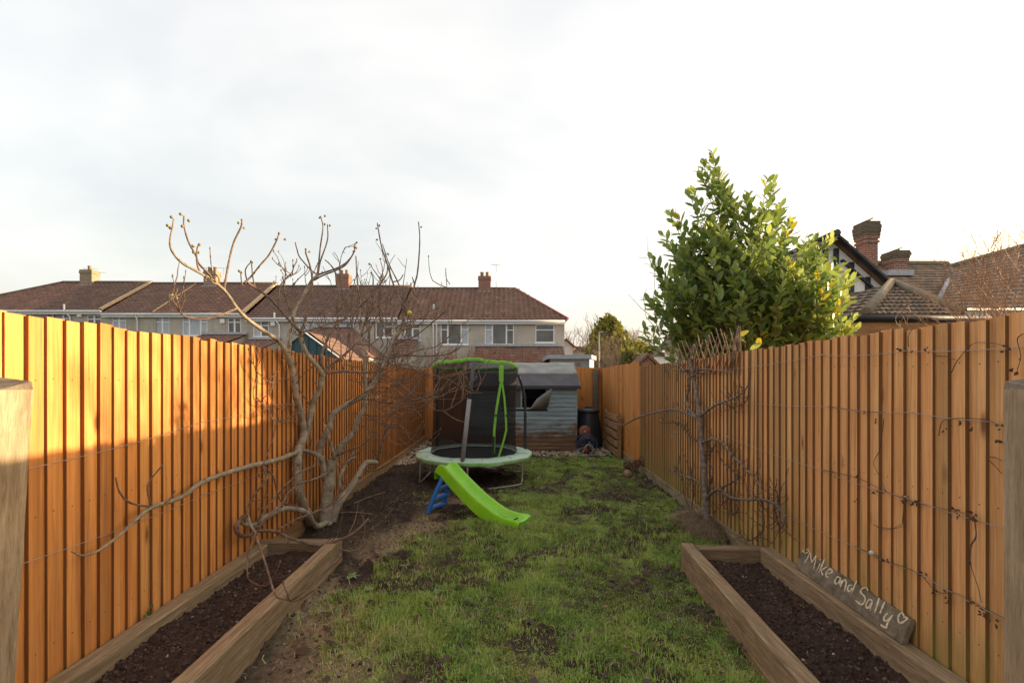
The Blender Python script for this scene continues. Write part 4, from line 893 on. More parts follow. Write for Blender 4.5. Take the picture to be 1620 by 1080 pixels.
# garden room
gt = thing('garden_room', 'timber garden room with hipped mossy roof and black gutter beyond right fence', 'outbuilding', (8.3, 9.8, -0.12))
Y1 = 9.0; zg = CAMH + 101 * Y1 / F; xa = P(1180, 500, Y1).x; xb = P(1592, 500, Y1).x; apx = P(1411, 450, 10.6); hL = P(1372, 498, Y1); hR = P(1524, 498, Y1 + 0.02)
def slope_tiles(mb, p0, p1, a, rows=9, cols=16):      # triangular slope p0-p1-a
    for r in range(rows):
        f0, f1 = r / rows, (r + 1) / rows; n_ = max(1, int(round(cols * (1 - f0))))
        for c in range(n_):
            pt = lambda g, f: p0.lerp(p1, g).lerp(a, f); g0, g1 = c / n_, (c + 1) / n_; nn = (p1 - p0).cross(a - p0).normalized(); nn = nn if nn.z > 0 else -nn
            t_ = rnd.random(); w_ = nn * 0.05; mb.poly([pt(g0, f0) + w_ * 0.6, pt((g0 + g1) / 2, f0) + w_ * 1.2, pt((g0 + g1) / 2, f1) + w_ * .3, pt(g0, f1)], t_); mb.poly([pt((g0 + g1) / 2, f0) + w_ * 1.2, pt(g1, f0) + w_ * 0.6, pt(g1, f1), pt((g0 + g1) / 2, f1) + w_ * .3], t_ * 0.8)
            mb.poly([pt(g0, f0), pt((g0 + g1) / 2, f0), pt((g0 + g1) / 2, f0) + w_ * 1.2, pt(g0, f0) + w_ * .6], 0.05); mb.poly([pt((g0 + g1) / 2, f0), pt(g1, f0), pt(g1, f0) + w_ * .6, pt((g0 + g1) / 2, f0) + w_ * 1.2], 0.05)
mb = MB(); slope_tiles(mb, hL, hR, apx); fl_c = Vector((hL.x - 1.9, Y1 + 3.2, hL.z)); slope_tiles(mb, fl_c, hL, apx, 9, 22); rgt = Vector((hR.x, Y1 + 3.2, hR.z)); slope_tiles(mb, hR, rgt, apx, 9, 18); mb.poly([rgt, fl_c, apx], 0.3); roof = mb.build('roof', M['tile_old'], gt)
for e in (hL, hR): mb = MB(); mb.tube([apx + Vector((0, 0, 0.07)), e + Vector((0, 0.02, 0.06))], [0.085, 0.10], 8); mb.build('hip_ridge', M['ridge_old'], roof)
mb = MB(); mb.tube([(xa, Y1 - 0.06, zg - 0.02), (xb, Y1 - 0.06, zg - 0.02)], 0.058, 8); mb.box(xa, xb, Y1 - 0.04, Y1 + 0.02, zg - 0.10, zg + 0.03); mb.build('gutter', M['gutter'], gt)
for i, (za, zb_) in enumerate(((-0.36, -0.105), (-0.52, -0.372))): mb = MB(); mb.box(xa + 0.02, xb - 0.03 - i * 0.1, Y1 - 0.01 + i * 0.02, Y1 + 0.06, zg + za, zg + zb_); mb.build('fascia_board', M['timber'], gt)
for xx in (xa + 0.1, xa + 2.2, xb - 0.35): mb = MB(); mb.box(xx, xx + 0.12, Y1 + 0.07, Y1 + 0.19, -0.12, zg - 0.11); mb.build('post', M['timber'], gt)
mb = MB(); mb.box(xa + 0.3, xb - 0.5, Y1 + 2.9, Y1 + 3.0, -0.12, zg - 0.05); mb.build('rear_wall', M['timber'], gt)

# ------------------------------------------------------------------ far right: small houses between the trees
def far_house(label, px0, px1, py_e, py_r, Y, wmat, tmat, gable=False, depth=7):
    a = P(px0, py_e, Y); b = P(px1, py_e, Y); zr_ = CAMH + (CY - py_r) * Y / F; t = thing('distant_house', label, 'house', ((a.x + b.x) / 2, Y, -0.12), 0, 'distant houses beyond the garage'); xm = (a.x + b.x) / 2; mb = MB()
    if gable:
        mb.poly([(a.x, Y, -.12), (b.x, Y, -.12), (b.x, Y, b.z), (xm, Y, zr_), (a.x, Y, a.z)])
    else: mb.poly([(a.x, Y, -.12), (b.x, Y, -.12), (b.x, Y, b.z), (a.x, Y, a.z)])
    for x in (a.x, b.x): mb.poly([(x, Y, -.12), (x, Y, a.z), (x, Y + depth, a.z), (x, Y + depth, -.12)])
    mb.build('wall', wmat, t); mb = MB(); ov = 0.25
    if gable:
        for s, e in ((-1, a), (1, b)): mb.hexa([(e.x + s * ov, Y - ov, e.z - .15), (xm, Y - ov, zr_), (xm, Y + depth, zr_), (e.x + s * ov, Y + depth, e.z - .15), (e.x + s * ov, Y - ov, e.z), (xm, Y - ov, zr_ + .15), (xm, Y + depth, zr_ + .15), (e.x + s * ov, Y + depth, e.z)], 0.5)
    else:
        tiles(mb, (0, Y - ov, a.z), (1, 0, 0), (0, depth / 2, zr_ - a.z), lambda f: a.x - ov + f * depth * .3, lambda f: b.x + ov - f * depth * .3, 8, 0.5, 0.5, 0.03, 0.05, 0.5, 0.5, 2); mb.poly([(b.x + ov, Y - ov, a.z), (b.x + ov, Y + depth, a.z), (b.x + ov - depth * .3, Y + depth / 2, zr_)], .5); mb.poly([(a.x - ov, Y - ov, a.z), (a.x - ov + depth * .3, Y + depth / 2, zr_), (a.x - ov, Y + depth, a.z)], .5)
    mb.build('roof', tmat, t)
    n_ = max(1, int((b.x - a.x) / 2.6))
    for i in range(n_):
        xc = a.x + (b.x - a.x) * (i + 0.5) / n_; mb = MB(); z0 = a.z - 1.9; mb.box(xc - 0.6, xc + 0.6, Y - 0.05, Y - 0.01, z0, z0 + 1.1); w_ = mb.build('window', M['upvc'], t); mb = MB(); mb.box(xc - 0.5, xc + 0.5, Y - 0.065, Y - 0.052, z0 + 0.1, z0 + 1.0); mb.build('pane', M['glass'], w_)
    return t
far_house('white cottage with brown roof right of the end terrace house', 884, 906, 549, 538, 36, M['render_white'], M['tile_red'], True)
far_house('long low brown-roofed house left of the conifer', 897, 950, 556, 543, 44, M['render'], M['tile_red'])
far_house('brick gable with slate roof just above the right fence', 1010, 1036, 577, 562, 26, M['brick'], M['tile_brown'], True, 5)
far_house('white house with hipped brown roof far behind the laurel', 1019, 1042, 549, 538, 60, M['render_white'], M['tile_red'])
far_house('pale house low behind the laurel', 1038, 1075, 563, 549, 40, M['render_white'], M['tile_brown'])
far_house('far hillside house left of the bare trees', 905, 930, 551, 545, 85, M['render'], M['tile_brown'])
far_house('far hillside house right of the bare trees', 978, 1012, 550, 542, 95, M['render_white'], M['tile_red'])
t = thing('lamp_post', 'slim grey lamp post in front of the conifer', 'lamp post', (P(948, 590, 30).x, 30, -0.12)); q = P(948, 526, 30); mb = MB(); mb.tube([(q.x, 30, -0.12), (q.x, 30, 1.2), (q.x, 30, q.z)], [0.08, 0.06, 0.04], 8); mb.build('pole', M['steel'], t); mb = MB(); mb.beam((q.x - 0.02, 30, q.z + 0.02), (q.x + 0.28, 30, q.z + 0.05), 0.12, 0.07); mb.build('lamp_head', M['steel'], t)
# ================================================================== PLANTS
def limb(mb, pts, r0, r1, n=7, sub=4, knob=0.0, tint=0.5):
    q = smooth_path(pts, sub); m = len(q); ph = rnd.random() * 6
    rad = [(r0 + (r1 - r0) * (i / (m - 1)) ** 0.7) * (1 + knob * math.sin(i * 1.9 + ph) * rnd.uniform(0.3, 1)) for i in range(m)]
    mb.tube(q, rad, n, True, tint); return q
# ---- fig tree, traced limb by limb; each point's distance follows the fence it is trained on
FIGY = 5.25
def figp(px, py, ynom):
    p = P(px, py, ynom)
    for _ in range(3):
        lim = 2.15 + 0.45 * max(0.0, p.z - 2.05)
        if p.x < -lim: p = P(px, py, F * lim / (CX - px))
    return p
fig = thing('fig_tree', 'bare spreading fig tree trained against the left fence', 'tree', (-2.1, FIGY, 0))
def figb(name, pix, y0, y1, w0, w1, mat='fig_bark', n=9, knob=0.11):
    k = len(pix); pts = [figp(x, y, y0 + (y1 - y0) * i / (k - 1)) for i, (x, y) in enumerate(pix)]
    mb = MB(); w0 *= 0.86; w1 *= 0.9; q = limb(mb, pts, w0 / 2 * pts[0].y / F, w1 / 2 * pts[-1].y / F, n, 5, knob)
    mb.build(name, M[mat], fig); FIGPATH.append((q, w1)); return q
FIGPATH = []
T = 'fig_bark'; B = 'fig_bark'; W_ = 'fig_twig'
# trunks
figb('trunk', [(492, 828), (484, 808), (474, 780), (471, 745), (471, 720), (474, 706)], 5.15, 4.9, 16, 15)
figb('trunk', [(514, 830), (515, 813), (517, 788), (521, 757), (525, 728)], 5.2, 5.25, 25, 19)
figb('trunk', [(522, 828), (535, 797), (547, 780), (562, 760), (572, 741), (580, 731), (597, 731)], 5.3, 6.0, 19, 8)
figb('branch', [(525, 733), (531, 722), (543, 702), (560, 683), (566, 663), (576, 645), (578, 612), (577, 577), (573, 540), (571, 505), (568, 470), (565, 440), (563, 405)], 5.3, 5.7, 16, 2.0)
figb('branch', [(539, 776), (537, 757), (543, 742), (549, 733), (560, 715)], 5.35, 5.5, 8, 4)
figb('branch', [(513, 757), (510, 727), (496, 717), (484, 713), (472, 712)], 5.2, 4.95, 11, 7)
figb('branch', [(503, 722), (510, 698), (521, 675), (525, 657), (535, 648), (552, 638), (573, 627), (587, 612), (603, 587), (610, 570), (620, 545), (632, 523), (642, 500)], 5.2, 5.4, 13, 6.5)
figb('branch', [(642, 500), (642, 487), (636, 480), (629, 466), (621, 446), (613, 419), (604, 392), (598, 360), (597, 353)], 5.4, 5.5, 5, 1.8, W_)
figb('branch', [(637, 486), (632, 453), (616, 419), (605, 386)], 5.42, 5.6, 3.6, 1.6, W_)
figb('branch', [(641, 503), (644, 484), (653, 466), (656, 449), (660, 434), (663, 404), (664, 374), (662, 351)], 5.4, 5.6, 5, 1.8, W_)
figb('branch', [(656, 450), (652, 438)], 5.5, 5.5, 2.6, 1.6, W_)
figb('branch', [(621, 446), (632, 443), (638, 434)], 5.45, 5.5, 2.6, 1.6, W_)
figb('branch', [(529, 726), (525, 706), (519, 689), (515, 672)], 5.2, 5.0, 7, 4)
figb('branch', [(474, 707), (480, 690), (478, 665), (472, 640), (468, 625), (463, 587), (455, 563), (449, 549)], 4.9, 4.6, 14, 11)
figb('branch', [(450, 551), (440, 539), (432, 533), (397, 509), (377, 490), (358, 463), (342, 448), (317, 432), (290, 417), (274, 400), (269, 385), (272, 364), (275, 348)], 4.6, 3.9, 8.5, 2.6, T)
figb('branch', [(344, 448), (329, 432), (314, 416), (310, 404), (298, 382), (291, 357), (291, 342)], 4.05, 4.0, 4.4, 2.4, W_)
figb('branch', [(317, 432), (312, 418), (311, 400), (313, 389)], 4.0, 4.0, 3.4, 2.4, W_)
figb('branch', [(355, 458), (356, 448), (363, 410), (370, 383), (381, 360), (383, 349)], 4.1, 4.2, 4.4, 2.8, W_)
figb('branch', [(374, 488), (352, 497), (328, 504), (298, 502), (285, 493), (275, 477), (268, 467)], 4.15, 3.9, 4, 2.4, W_)
figb('branch', [(342, 450), (334, 445), (327, 437), (325, 445)], 4.05, 4.0, 3, 1.8, W_)
figb('branch', [(347, 449), (346, 440), (341, 434)], 4.05, 4.1, 3, 1.8, W_)
figb('branch', [(455, 563), (458, 545), (457, 532), (465, 495), (469, 488), (480, 468), (491, 447), (503, 434)], 4.6, 4.9, 9, 5, T)
figb('branch', [(502, 435), (504, 419), (507, 389), (511, 360), (508, 345)], 4.9, 5.0, 3.6, 1.9, W_)
figb('branch', [(503, 434), (507, 413), (518, 380), (518, 355)], 4.9, 5.1, 3.4, 1.9, W_)
figb('branch', [(500, 437), (510, 432), (531, 425), (547, 416), (559, 401), (562, 385)], 4.9, 5.0, 3.8, 2.4, W_)
figb('branch', [(497, 443), (512, 435), (531, 428), (548, 418), (562, 396)], 4.88, 4.8, 3.4, 2.0, W_)
figb('branch', [(503, 434), (494, 429), (475, 408), (470, 395), (467, 383)], 4.9, 4.8, 3.0, 1.8, W_)
figb('branch', [(476, 703), (480, 696), (488, 679), (494, 640), (505, 617), (508, 603), (512, 592)], 4.9, 4.85, 11, 9)
figb('branch', [(512, 594), (503, 580), (485, 558), (476, 533), (476, 522)], 4.85, 4.65, 8.5, 7.5)
figb('branch', [(476, 523), (480, 515), (488, 487), (493, 463), (494, 441), (490, 419), (484, 401), (484, 396)], 4.65, 4.8, 5.4, 2.6, W_)
figb('branch', [(475, 523), (468, 516), (460, 495), (453, 473), (450, 459), (452, 428)], 4.65, 4.5, 4.6, 2, W_)
figb('branch', [(476, 525), (465, 515), (441, 487), (427, 472), (403, 454), (388, 445)], 4.65, 4.2, 6, 3.6, W_)
figb('branch', [(387, 448), (400, 434), (412, 419), (425, 404), (437, 382), (441, 371)], 4.2, 4.3, 3.6, 2.6, W_)
figb('branch', [(391, 446), (388, 429), (392, 420), (396, 416)], 4.2, 4.2, 2.6, 1.6, W_)
figb('branch', [(403, 453), (400, 438), (398, 418)], 4.2, 4.2, 2.8, 1.8, W_)
figb('branch', [(384, 452), (382, 445), (381, 432)], 4.2, 4.2, 2.4, 2.0, W_)
figb('branch', [(441, 487), (441, 465), (443, 453), (453, 440), (462, 431), (465, 420)], 4.4, 4.3, 3.2, 2.2, W_)
figb('branch', [(462, 500), (461, 470), (463, 455), (465, 447)], 4.6, 4.6, 2.4, 1.4, W_)
figb('branch', [(512, 593), (513, 585), (540, 565), (563, 543), (572, 528), (578, 508), (583, 490), (582, 470)], 4.85, 5.2, 6.4, 2.6, W_)
figb('branch', [(513, 590), (530, 588), (548, 587), (582, 589), (602, 586), (614, 576)], 4.85, 5.3, 5.5, 4, W_)
figb('branch', [(509, 580), (510, 557), (518, 537), (528, 518), (547, 503), (563, 492), (578, 475), (590, 462), (604, 446), (612, 432), (613, 422)], 4.85, 5.1, 5.5, 2.2, W_)
figb('branch', [(604, 446), (597, 435), (589, 424), (587, 418)], 5.1, 5.0, 2.2, 1.2, W_)
figb('branch', [(604, 446), (605, 425), (602, 413)], 5.1, 5.2, 2.2, 1.2, W_)
figb('branch', [(547, 503), (540, 478), (533, 455), (530, 430), (522, 418), (514, 411)], 5.0, 5.0, 3.2, 1.8, W_)
figb('branch', [(588, 470), (590, 452), (590, 438), (586, 431)], 5.1, 5.2, 3.4, 1.6, W_)
# low limbs
figb('branch', [(516, 826), (503, 832), (494, 826), (488, 815), (477, 807), (453, 804), (434, 811), (414, 821), (402, 832)], 5.15, 4.0, 12, 9)
figb('branch', [(391, 813), (380, 822), (373, 834), (379, 846), (393, 847), (407, 840), (434, 840), (457, 850), (480, 857), (505, 862), (544, 851), (565, 838), (583, 820)], 3.72, 4.1, 8.5, 4.2, W_)
figb('branch', [(402, 830), (392, 830), (381, 826), (391, 815), (396, 830), (404, 842)], 3.8, 3.7, 8, 4, T)
figb('branch', [(502, 862), (530, 868), (558, 871), (572, 865), (583, 855)], 4.0, 4.1, 4, 2.4, W_)
figb('branch', [(405, 841), (393, 876), (391, 900), (393, 915), (407, 925), (418, 926)], 3.6, 3.1, 4.2, 2.2, W_)
figb('branch', [(405, 848), (421, 894), (435, 939), (450, 947), (470, 949), (498, 932)], 3.3, 2.3, 4.6, 2.6, W_)
figb('branch', [(474, 710), (470, 714), (442, 726), (396, 737), (361, 747), (319, 763), (287, 786), (241, 802), (217, 820), (192, 844), (153, 872), (129, 878), (113, 872)], 4.9, 2.3, 11, 2.2)
figb('branch', [(243, 802), (206, 795), (189, 777), (183, 755)], 2.8, 2.6, 4, 2.6, W_)
figb('branch', [(240, 800), (234, 780), (236, 762), (259, 733)], 2.8, 2.8, 3.6, 2.2, W_)
figb('branch', [(255, 798), (268, 790), (277, 776)], 2.85, 2.9, 3.4, 2.4, W_)
figb('branch', [(416, 737), (422, 753), (420, 760), (399, 788), (389, 811)], 3.95, 3.7, 4, 3.4, W_)
figb('branch', [(418, 739), (432, 753), (438, 776), (447, 795), (471, 801)], 3.95, 4.2, 4, 2.4, W_)
figb('branch', [(408, 836), (428, 812), (447, 795), (457, 778), (477, 764), (504, 755), (529, 741), (562, 722)], 3.75, 4.8, 4.6, 3.0, W_)
figb('branch', [(408, 829), (420, 805), (438, 784), (469, 751), (500, 735)], 3.8, 4.4, 4.2, 2.6, W_)
figb('branch', [(438, 838), (469, 821), (500, 809), (535, 792), (552, 775)], 4.0, 4.7, 3.6, 2.4, W_)
# limbs reaching right over the trampoline
for pix, y0, y1, w0, w1 in (
    ([(613, 567), (640, 562), (662, 563), (682, 563), (707, 560), (728, 549)], 5.4, 5.2, 4.4, 2.0), ([(610, 572), (622, 577), (644, 578), (664, 588), (689, 599), (711, 595), (742, 588), (760, 580)], 5.4, 5.0, 4.4, 2.0),
    ([(668, 590), (704, 598), (726, 610), (745, 621), (762, 621)], 5.2, 5.0, 2.8, 1.8), ([(587, 612), (600, 636), (644, 633), (674, 628), (696, 627), (721, 612)], 5.4, 5.1, 4.4, 2.0),
    ([(655, 632), (670, 631), (684, 646), (704, 649), (726, 637), (735, 625)], 5.2, 5.0, 2.6, 1.6), ([(700, 649), (719, 662), (733, 667)], 5.1, 5.0, 2.2, 1.6),
    ([(597, 731), (607, 690), (609, 678), (612, 664), (630, 647), (659, 649)], 6.0, 6.0, 6, 2.2), ([(606, 690), (620, 670), (636, 675), (648, 693), (660, 700)], 6.0, 5.9, 4, 2.0),
    ([(602, 590), (620, 600), (640, 612), (660, 628), (690, 640)], 5.4, 5.2, 3.4, 1.8), ([(552, 638), (575, 622), (600, 612), (628, 618), (650, 640), (668, 660)], 5.2, 5.1, 3.8, 1.8),
    ([(533, 720), (552, 712), (572, 704), (583, 695), (593, 687)], 5.3, 5.3, 5, 2.6), ([(572, 741), (590, 745), (612, 735), (640, 715)], 5.8, 5.7, 4, 1.8),
    ([(563, 543), (585, 545), (605, 530), (632, 515), (655, 508)], 5.1, 5.2, 3.2, 1.6), ([(547, 503), (520, 512), (498, 520), (480, 525)], 5.0, 4.7, 3.0, 3.0),
    ([(620, 545), (650, 535), (672, 520), (690, 505), (705, 490)], 5.4, 5.3, 3.4, 1.6), ([(632, 523), (660, 515), (675, 500), (680, 480)], 5.4, 5.3, 3.0, 1.5),
    ([(640, 562), (665, 553), (690, 548), (712, 530), (718, 512)], 5.3, 5.1, 3.0, 1.6), ([(578, 612), (595, 590), (610, 560), (612, 530), (600, 500), (598, 470)], 5.6, 5.6, 3.4, 1.6),
    ([(472, 640), (455, 640), (420, 640), (404, 625)], 4.8, 4.3, 2.6, 1.6), ([(489, 640), (460, 600), (430, 605), (405, 585), (400, 560)], 4.8, 4.2, 2.4, 1.5), ([(478, 665), (450, 668), (430, 662), (428, 650)], 4.8, 4.4, 2.6, 1.5),
    ([(416, 735), (430, 700), (438, 670), (456, 662), (478, 650)], 4.0, 4.6, 2.2, 1.5), ([(712, 450), (706, 440), (705, 424)], 5.3, 5.3, 1.8, 1.4), ([(712, 530), (709, 490), (707, 455), (705, 424)], 5.2, 5.3, 2.2, 1.4)):
    figb('branch', pix, y0, y1, w0 * .85, w1 * .85, W_, 6)
# fine twigs: short shoots curving upwards from the limbs, joined (too many and too thin to tell apart)
mb = MB(); budp = []
for q, w1 in FIGPATH:
    if len(q) < 12: continue
    zmean = sum(p.z for p in q) / len(q); nt_ = int(len(q) * (0.24 if zmean > 1.1 else 0.10))
    if q[len(q) // 2].x < -2.05 and zmean < 1.5 and q[len(q) // 2].y < 4.2: nt_ = 0
    for _ in range(nt_):
        i = rnd.randrange(len(q) // 2, len(q) - 1); p = q[i]
        if p.z > 2.45 and (CX + F * p.x / p.y) < 430 or p.z > 2.75: continue
        d = (q[i + 1] - q[i]).normalized(); sd = Vector((rnd.gauss(0.35, 0.8), rnd.gauss(0, 0.8), rnd.gauss(0.45, 0.5))).normalized(); L = rnd.uniform(0.12, 0.50) * (1.0 if p.x > -1.9 else 0.6)
        pts = [p]; v = (d + sd * 1.4).normalized()
        for k in range(5): v = (v + Vector((rnd.gauss(0, 0.22), rnd.gauss(0, 0.22), 0.14 + rnd.gauss(0, 0.14)))).normalized(); e = pts[-1] + v * L / 5; e.x = max(e.x, -2.21 if e.z < 2.0 else -9); pts.append(e)
        r_ = 0.0052 * rnd.uniform(0.7, 1.2); mb.tube(pts, [r_ * (1 - 0.11 * k) for k in range(6)], 5); budp.append((pts[-1], r_))
        if rnd.random() < 0.5:
            j = rnd.randrange(2, 5); e = pts[j]; v2 = (v + Vector((rnd.gauss(0, 0.8), rnd.gauss(0, 0.8), 0.4))).normalized(); mb.tube([e, e + v2 * L * 0.2, e + v2 * L * 0.38 + Vector((0, 0, L * 0.08))], [r_ * .7, r_ * .6, r_ * .5], 4); budp.append((e + v2 * L * 0.38 + Vector((0, 0, L * 0.08)), r_ * .7))
tw = mb.build('twigs', M['fig_twig'], fig); kind(tw, 'stuff')
mb = MB()
for p, r_ in budp: mb.lathe([(0.0, -0.004), (r_ * 1.15, 0.0), (r_ * 1.2, 0.008), (r_ * .5, 0.018), (0, 0.022)], p, 5)
kind(mb.build('buds', M['fig_twig'], fig), 'stuff')
# dense pale water shoots in the middle of the tree
mb = MB()
for k in range(42):
    x0, y0 = rnd.uniform(515, 655), rnd.uniform(492, 590); hgt = rnd.uniform(45, 130) * (1 if x0 < 620 else .7); Yk = rnd.uniform(5.1, 5.9); lean_ = rnd.gauss(0, 16); pts = []
    for i in range(7): f = i / 6; pts.append(figp(x0 + lean_ * f * f + rnd.gauss(0, 1.6), max(400, y0 - hgt * f), Yk))
    mb.tube(smooth_path(pts, 2), [.0075 - .0045 * i / 12 for i in range(13)], 5, False)
    for j in range(2):
        i = rnd.randrange(2, 6); e = pts[i]; s_ = rnd.choice((-1, 1)); mb.tube([e, e + Vector((s_ * .05, rnd.gauss(0, .04), .05)), e + Vector((s_ * rnd.uniform(.06, .13), rnd.gauss(0, .06), rnd.uniform(.1, .2)))], [.0042, .0036, .0028], 4, False)
for k in range(58):                                            # long whippy shoots that dip and rise again to the right
    x0, y0 = rnd.uniform(545, 640), rnd.uniform(555, 700); Yk = rnd.uniform(5.1, 6.0); ln = rnd.uniform(40, 105); dip = rnd.uniform(4, 26); rise = rnd.uniform(5, 55); pts = []
    for i in range(7): f = i / 6; pts.append(figp(x0 + ln * f, y0 + dip * math.sin(f * 3.0) - rise * f * f + rnd.gauss(0, 1.0), Yk - .25 * f))
    mb.tube(smooth_path(pts, 2), [.0062 - .0036 * i / 12 for i in range(13)], 5, False)
    for j in range(rnd.randrange(0, 3)):
        e = pts[rnd.randrange(2, 6)]; mb.tube([e, e + Vector((.04, rnd.gauss(0, .04), .03)), e + Vector((rnd.uniform(.05, .14), rnd.gauss(0, .06), rnd.uniform(.05, .2)))], [.0038, .0032, .0024], 4, False)
kind(mb.build('water_shoots', M['fig_twig'], fig), 'stuff')
# little unripe figs and fat end buds on the tallest shoots
fm = MB(); fm.lathe([(0, 0), (0.004, 0.004), (0.006, 0.008), (0.0145, 0.020), (0.0165, 0.030), (0.012, 0.040), (0.004, 0.044), (0, 0.044)], (0, 0, 0), 10); figme = fm.mesh('fig', M['bud'])
def figs(px, py, Y, n=1):
    p = figp(px, py, Y); put('fig', figme, fig, tuple(INV[fig.name] @ p), (rnd.uniform(-1.2, 1.2), rnd.uniform(-1.2, 1.2), 0), (0.72,) * 3)
for px, py, Y in ((275, 347, 3.9), (266, 358, 3.9), (274, 363, 3.9), (290, 341, 4), (299, 352, 4), (287, 360, 4), (313, 390, 4), (309, 391, 4), (305, 402, 4), (315, 402, 4), (383, 348, 4.2), (378, 353, 4.2), (385, 361, 4.2), (440, 372, 4.3), (448, 379, 4.3), (438, 382, 4.3),
                   (268, 468, 3.9), (277, 472, 3.9), (380, 432, 4.2), (383, 433, 4.2), (396, 416, 4.2), (399, 418, 4.2), (452, 428, 4.5), (465, 421, 4.3), (484, 397, 4.8), (487, 399, 4.8), (508, 344, 5), (504, 346, 5), (512, 343, 5), (521, 359, 5.1), (513, 357, 5.1), (562, 385, 5), (561, 393, 5), (564, 395, 5), (558, 400, 5),
                   (600, 359, 5.5), (595, 362, 5.5), (594, 380, 5.5), (615, 404, 5.5), (667, 359, 5.6), (602, 412, 5.2), (587, 419, 5.0), (450, 452, 4.4), (539, 731, 5.0)): figs(px, py, Y)
c = figp(648, 495, 5.3); mb = MB(); mb.lathe([(0, -0.028), (0.018, -0.024), (0.027, -0.01), (0.029, 0.004), (0.022, 0.02), (0.010, 0.027), (0, 0.026)], c, 14); o = mb.build('fig', simple('yellow_fruit', (0.62, 0.55, 0.06), (0.5, 0.47, 0.06), 12, 0.5, 0.05), fig); o['label'] = 'one ripe yellow fruit left on the tree'

# ---- espalier on the right fence
esp = thing('espalier_tree', 'small bare espalier fruit tree against the right fence', 'tree', (2.28, 5.25, 0))
def ep(px, py, d=0.08):
    return on_plane(px, py, (RX0 - d, 0, 0), Vector((1, -RK, 0)))
def eb(name, pix, w0, w1, d0=0.08, d1=0.08, mat='apple_twig', n=6, knob=0.1):
    k = len(pix); pts = [ep(x, y, d0 + (d1 - d0) * i / (k - 1)) for i, (x, y) in enumerate(pix)]; mb = MB()
    q = limb(mb, pts, w0 / 2 * pts[0].y / F, w1 / 2 * pts[-1].y / F, n, 4, knob); mb.build(name, M[mat], esp); ESP.append(q); return q
ESP = []
tq = eb('trunk', [(1119, 834), (1118, 815), (1116, 775), (1112, 725), (1109, 690), (1107, 655), (1104, 635), (1100, 612), (1096, 590), (1093, 570), (1097, 545)], 13, 3.5, 0.10, 0.07, 'apple_bark', 9)
A_ = 'apple_bark'
eb('branch', [(1106, 660), (1092, 650), (1086, 632), (1091, 610), (1092, 598), (1103, 590), (1120, 588)], 6, 2.4, 0.08, 0.10, A_)
eb('branch', [(1090, 598), (1080, 585), (1072, 578), (1060, 582), (1050, 590)], 3.6, 1.6, 0.08, 0.12, A_)
eb('branch', [(1108, 658), (1125, 645), (1140, 637), (1160, 630), (1175, 622), (1183, 610)], 5, 1.6, 0.08, 0.10, A_)
eb('branch', [(1140, 637), (1160, 642), (1175, 640), (1186, 625)], 2.4, 1.2, 0.1, 0.12)
eb('branch', [(1108, 663), (1090, 655), (1070, 648), (1045, 650), (1010, 660), (985, 672), (968, 668)], 4.6, 2, 0.09, 0.25, A_)
eb('branch', [(1111, 700), (1128, 694), (1145, 702), (1160, 722), (1178, 738), (1192, 755), (1204, 770), (1207, 790)], 4.6, 1.6, 0.09, 0.08, A_)
eb('branch', [(1111, 722), (1122, 718), (1130, 708)], 2.6, 1.4)
eb('branch', [(1108, 700), (1092, 690), (1075, 670), (1060, 668), (1045, 668)], 4, 1.6, 0.09, 0.16)
eb('branch', [(1111, 772), (1102, 760), (1090, 755), (1072, 748), (1055, 742)], 4.2, 1.6, 0.09, 0.2, A_)
eb('branch', [(1115, 792), (1125, 780), (1138, 774), (1155, 786), (1180, 790), (1205, 790), (1225, 796), (1238, 810), (1241, 825), (1235, 836)], 6, 2.2, 0.10, 0.12, A_)
eb('branch', [(1138, 774), (1152, 766), (1168, 756), (1160, 745), (1148, 735), (1140, 725)], 3, 1.4)
eb('branch', [(1205, 792), (1208, 815), (1208, 835), (1198, 848), (1182, 855), (1170, 843)], 2.8, 1.5)
eb('branch', [(1230, 800), (1232, 785), (1234, 770)], 2.2, 1.2); eb('branch', [(1225, 797), (1228, 815), (1234, 834), (1240, 832)], 2.2, 1.2)
eb('branch', [(1160, 788), (1167, 805), (1158, 814), (1145, 800)], 2.4, 1.2); eb('branch', [(1155, 786), (1140, 800), (1128, 812)], 2, 1)
eb('branch', [(1120, 780), (1128, 750), (1122, 730), (1115, 712)], 2.6, 1.3); eb('branch', [(1097, 830), (1095, 800), (1098, 770), (1090, 740), (1080, 715)], 2.4, 1.2)
eb('branch', [(1104, 830), (1085, 790), (1080, 760), (1075, 720)], 2.2, 1.2)
mb = MB(); lv = MB()
for q in ESP:
    for _ in range(int(len(q) * 0.95)):
        i = rnd.randrange(2, len(q) - 1) if len(q) > 4 else 1; p = q[i]
        if q is tq and p.z < 0.9: continue
        v = Vector((rnd.gauss(-0.1, 0.25), rnd.gauss(0, 0.9), rnd.gauss(0.25, 0.7))).normalized(); L = rnd.uniform(0.04, 0.26); pts = [p]
        for k in range(4): v = (v + Vector((rnd.gauss(0, 0.12), rnd.gauss(0, 0.4), rnd.gauss(0.06, 0.35)))).normalized(); e = pts[-1] + v * L / 4; e.x = min(e.x, RX0 + RK * e.y - 0.03); pts.append(e)
        mb.tube(pts, [0.0032, 0.0029, 0.0026, 0.0023, 0.0019], 4)
        for k in (2, 3, 4):
            if rnd.random() < 0.5: lv.lathe([(0, -0.004), (0.0045, 0.002), (0.004, 0.008), (0, 0.013)], pts[k], 4)
kind(mb.build('twigs', M['apple_twig'], esp), 'stuff'); kind(lv.build('buds', M['apple_twig'], esp), 'stuff')
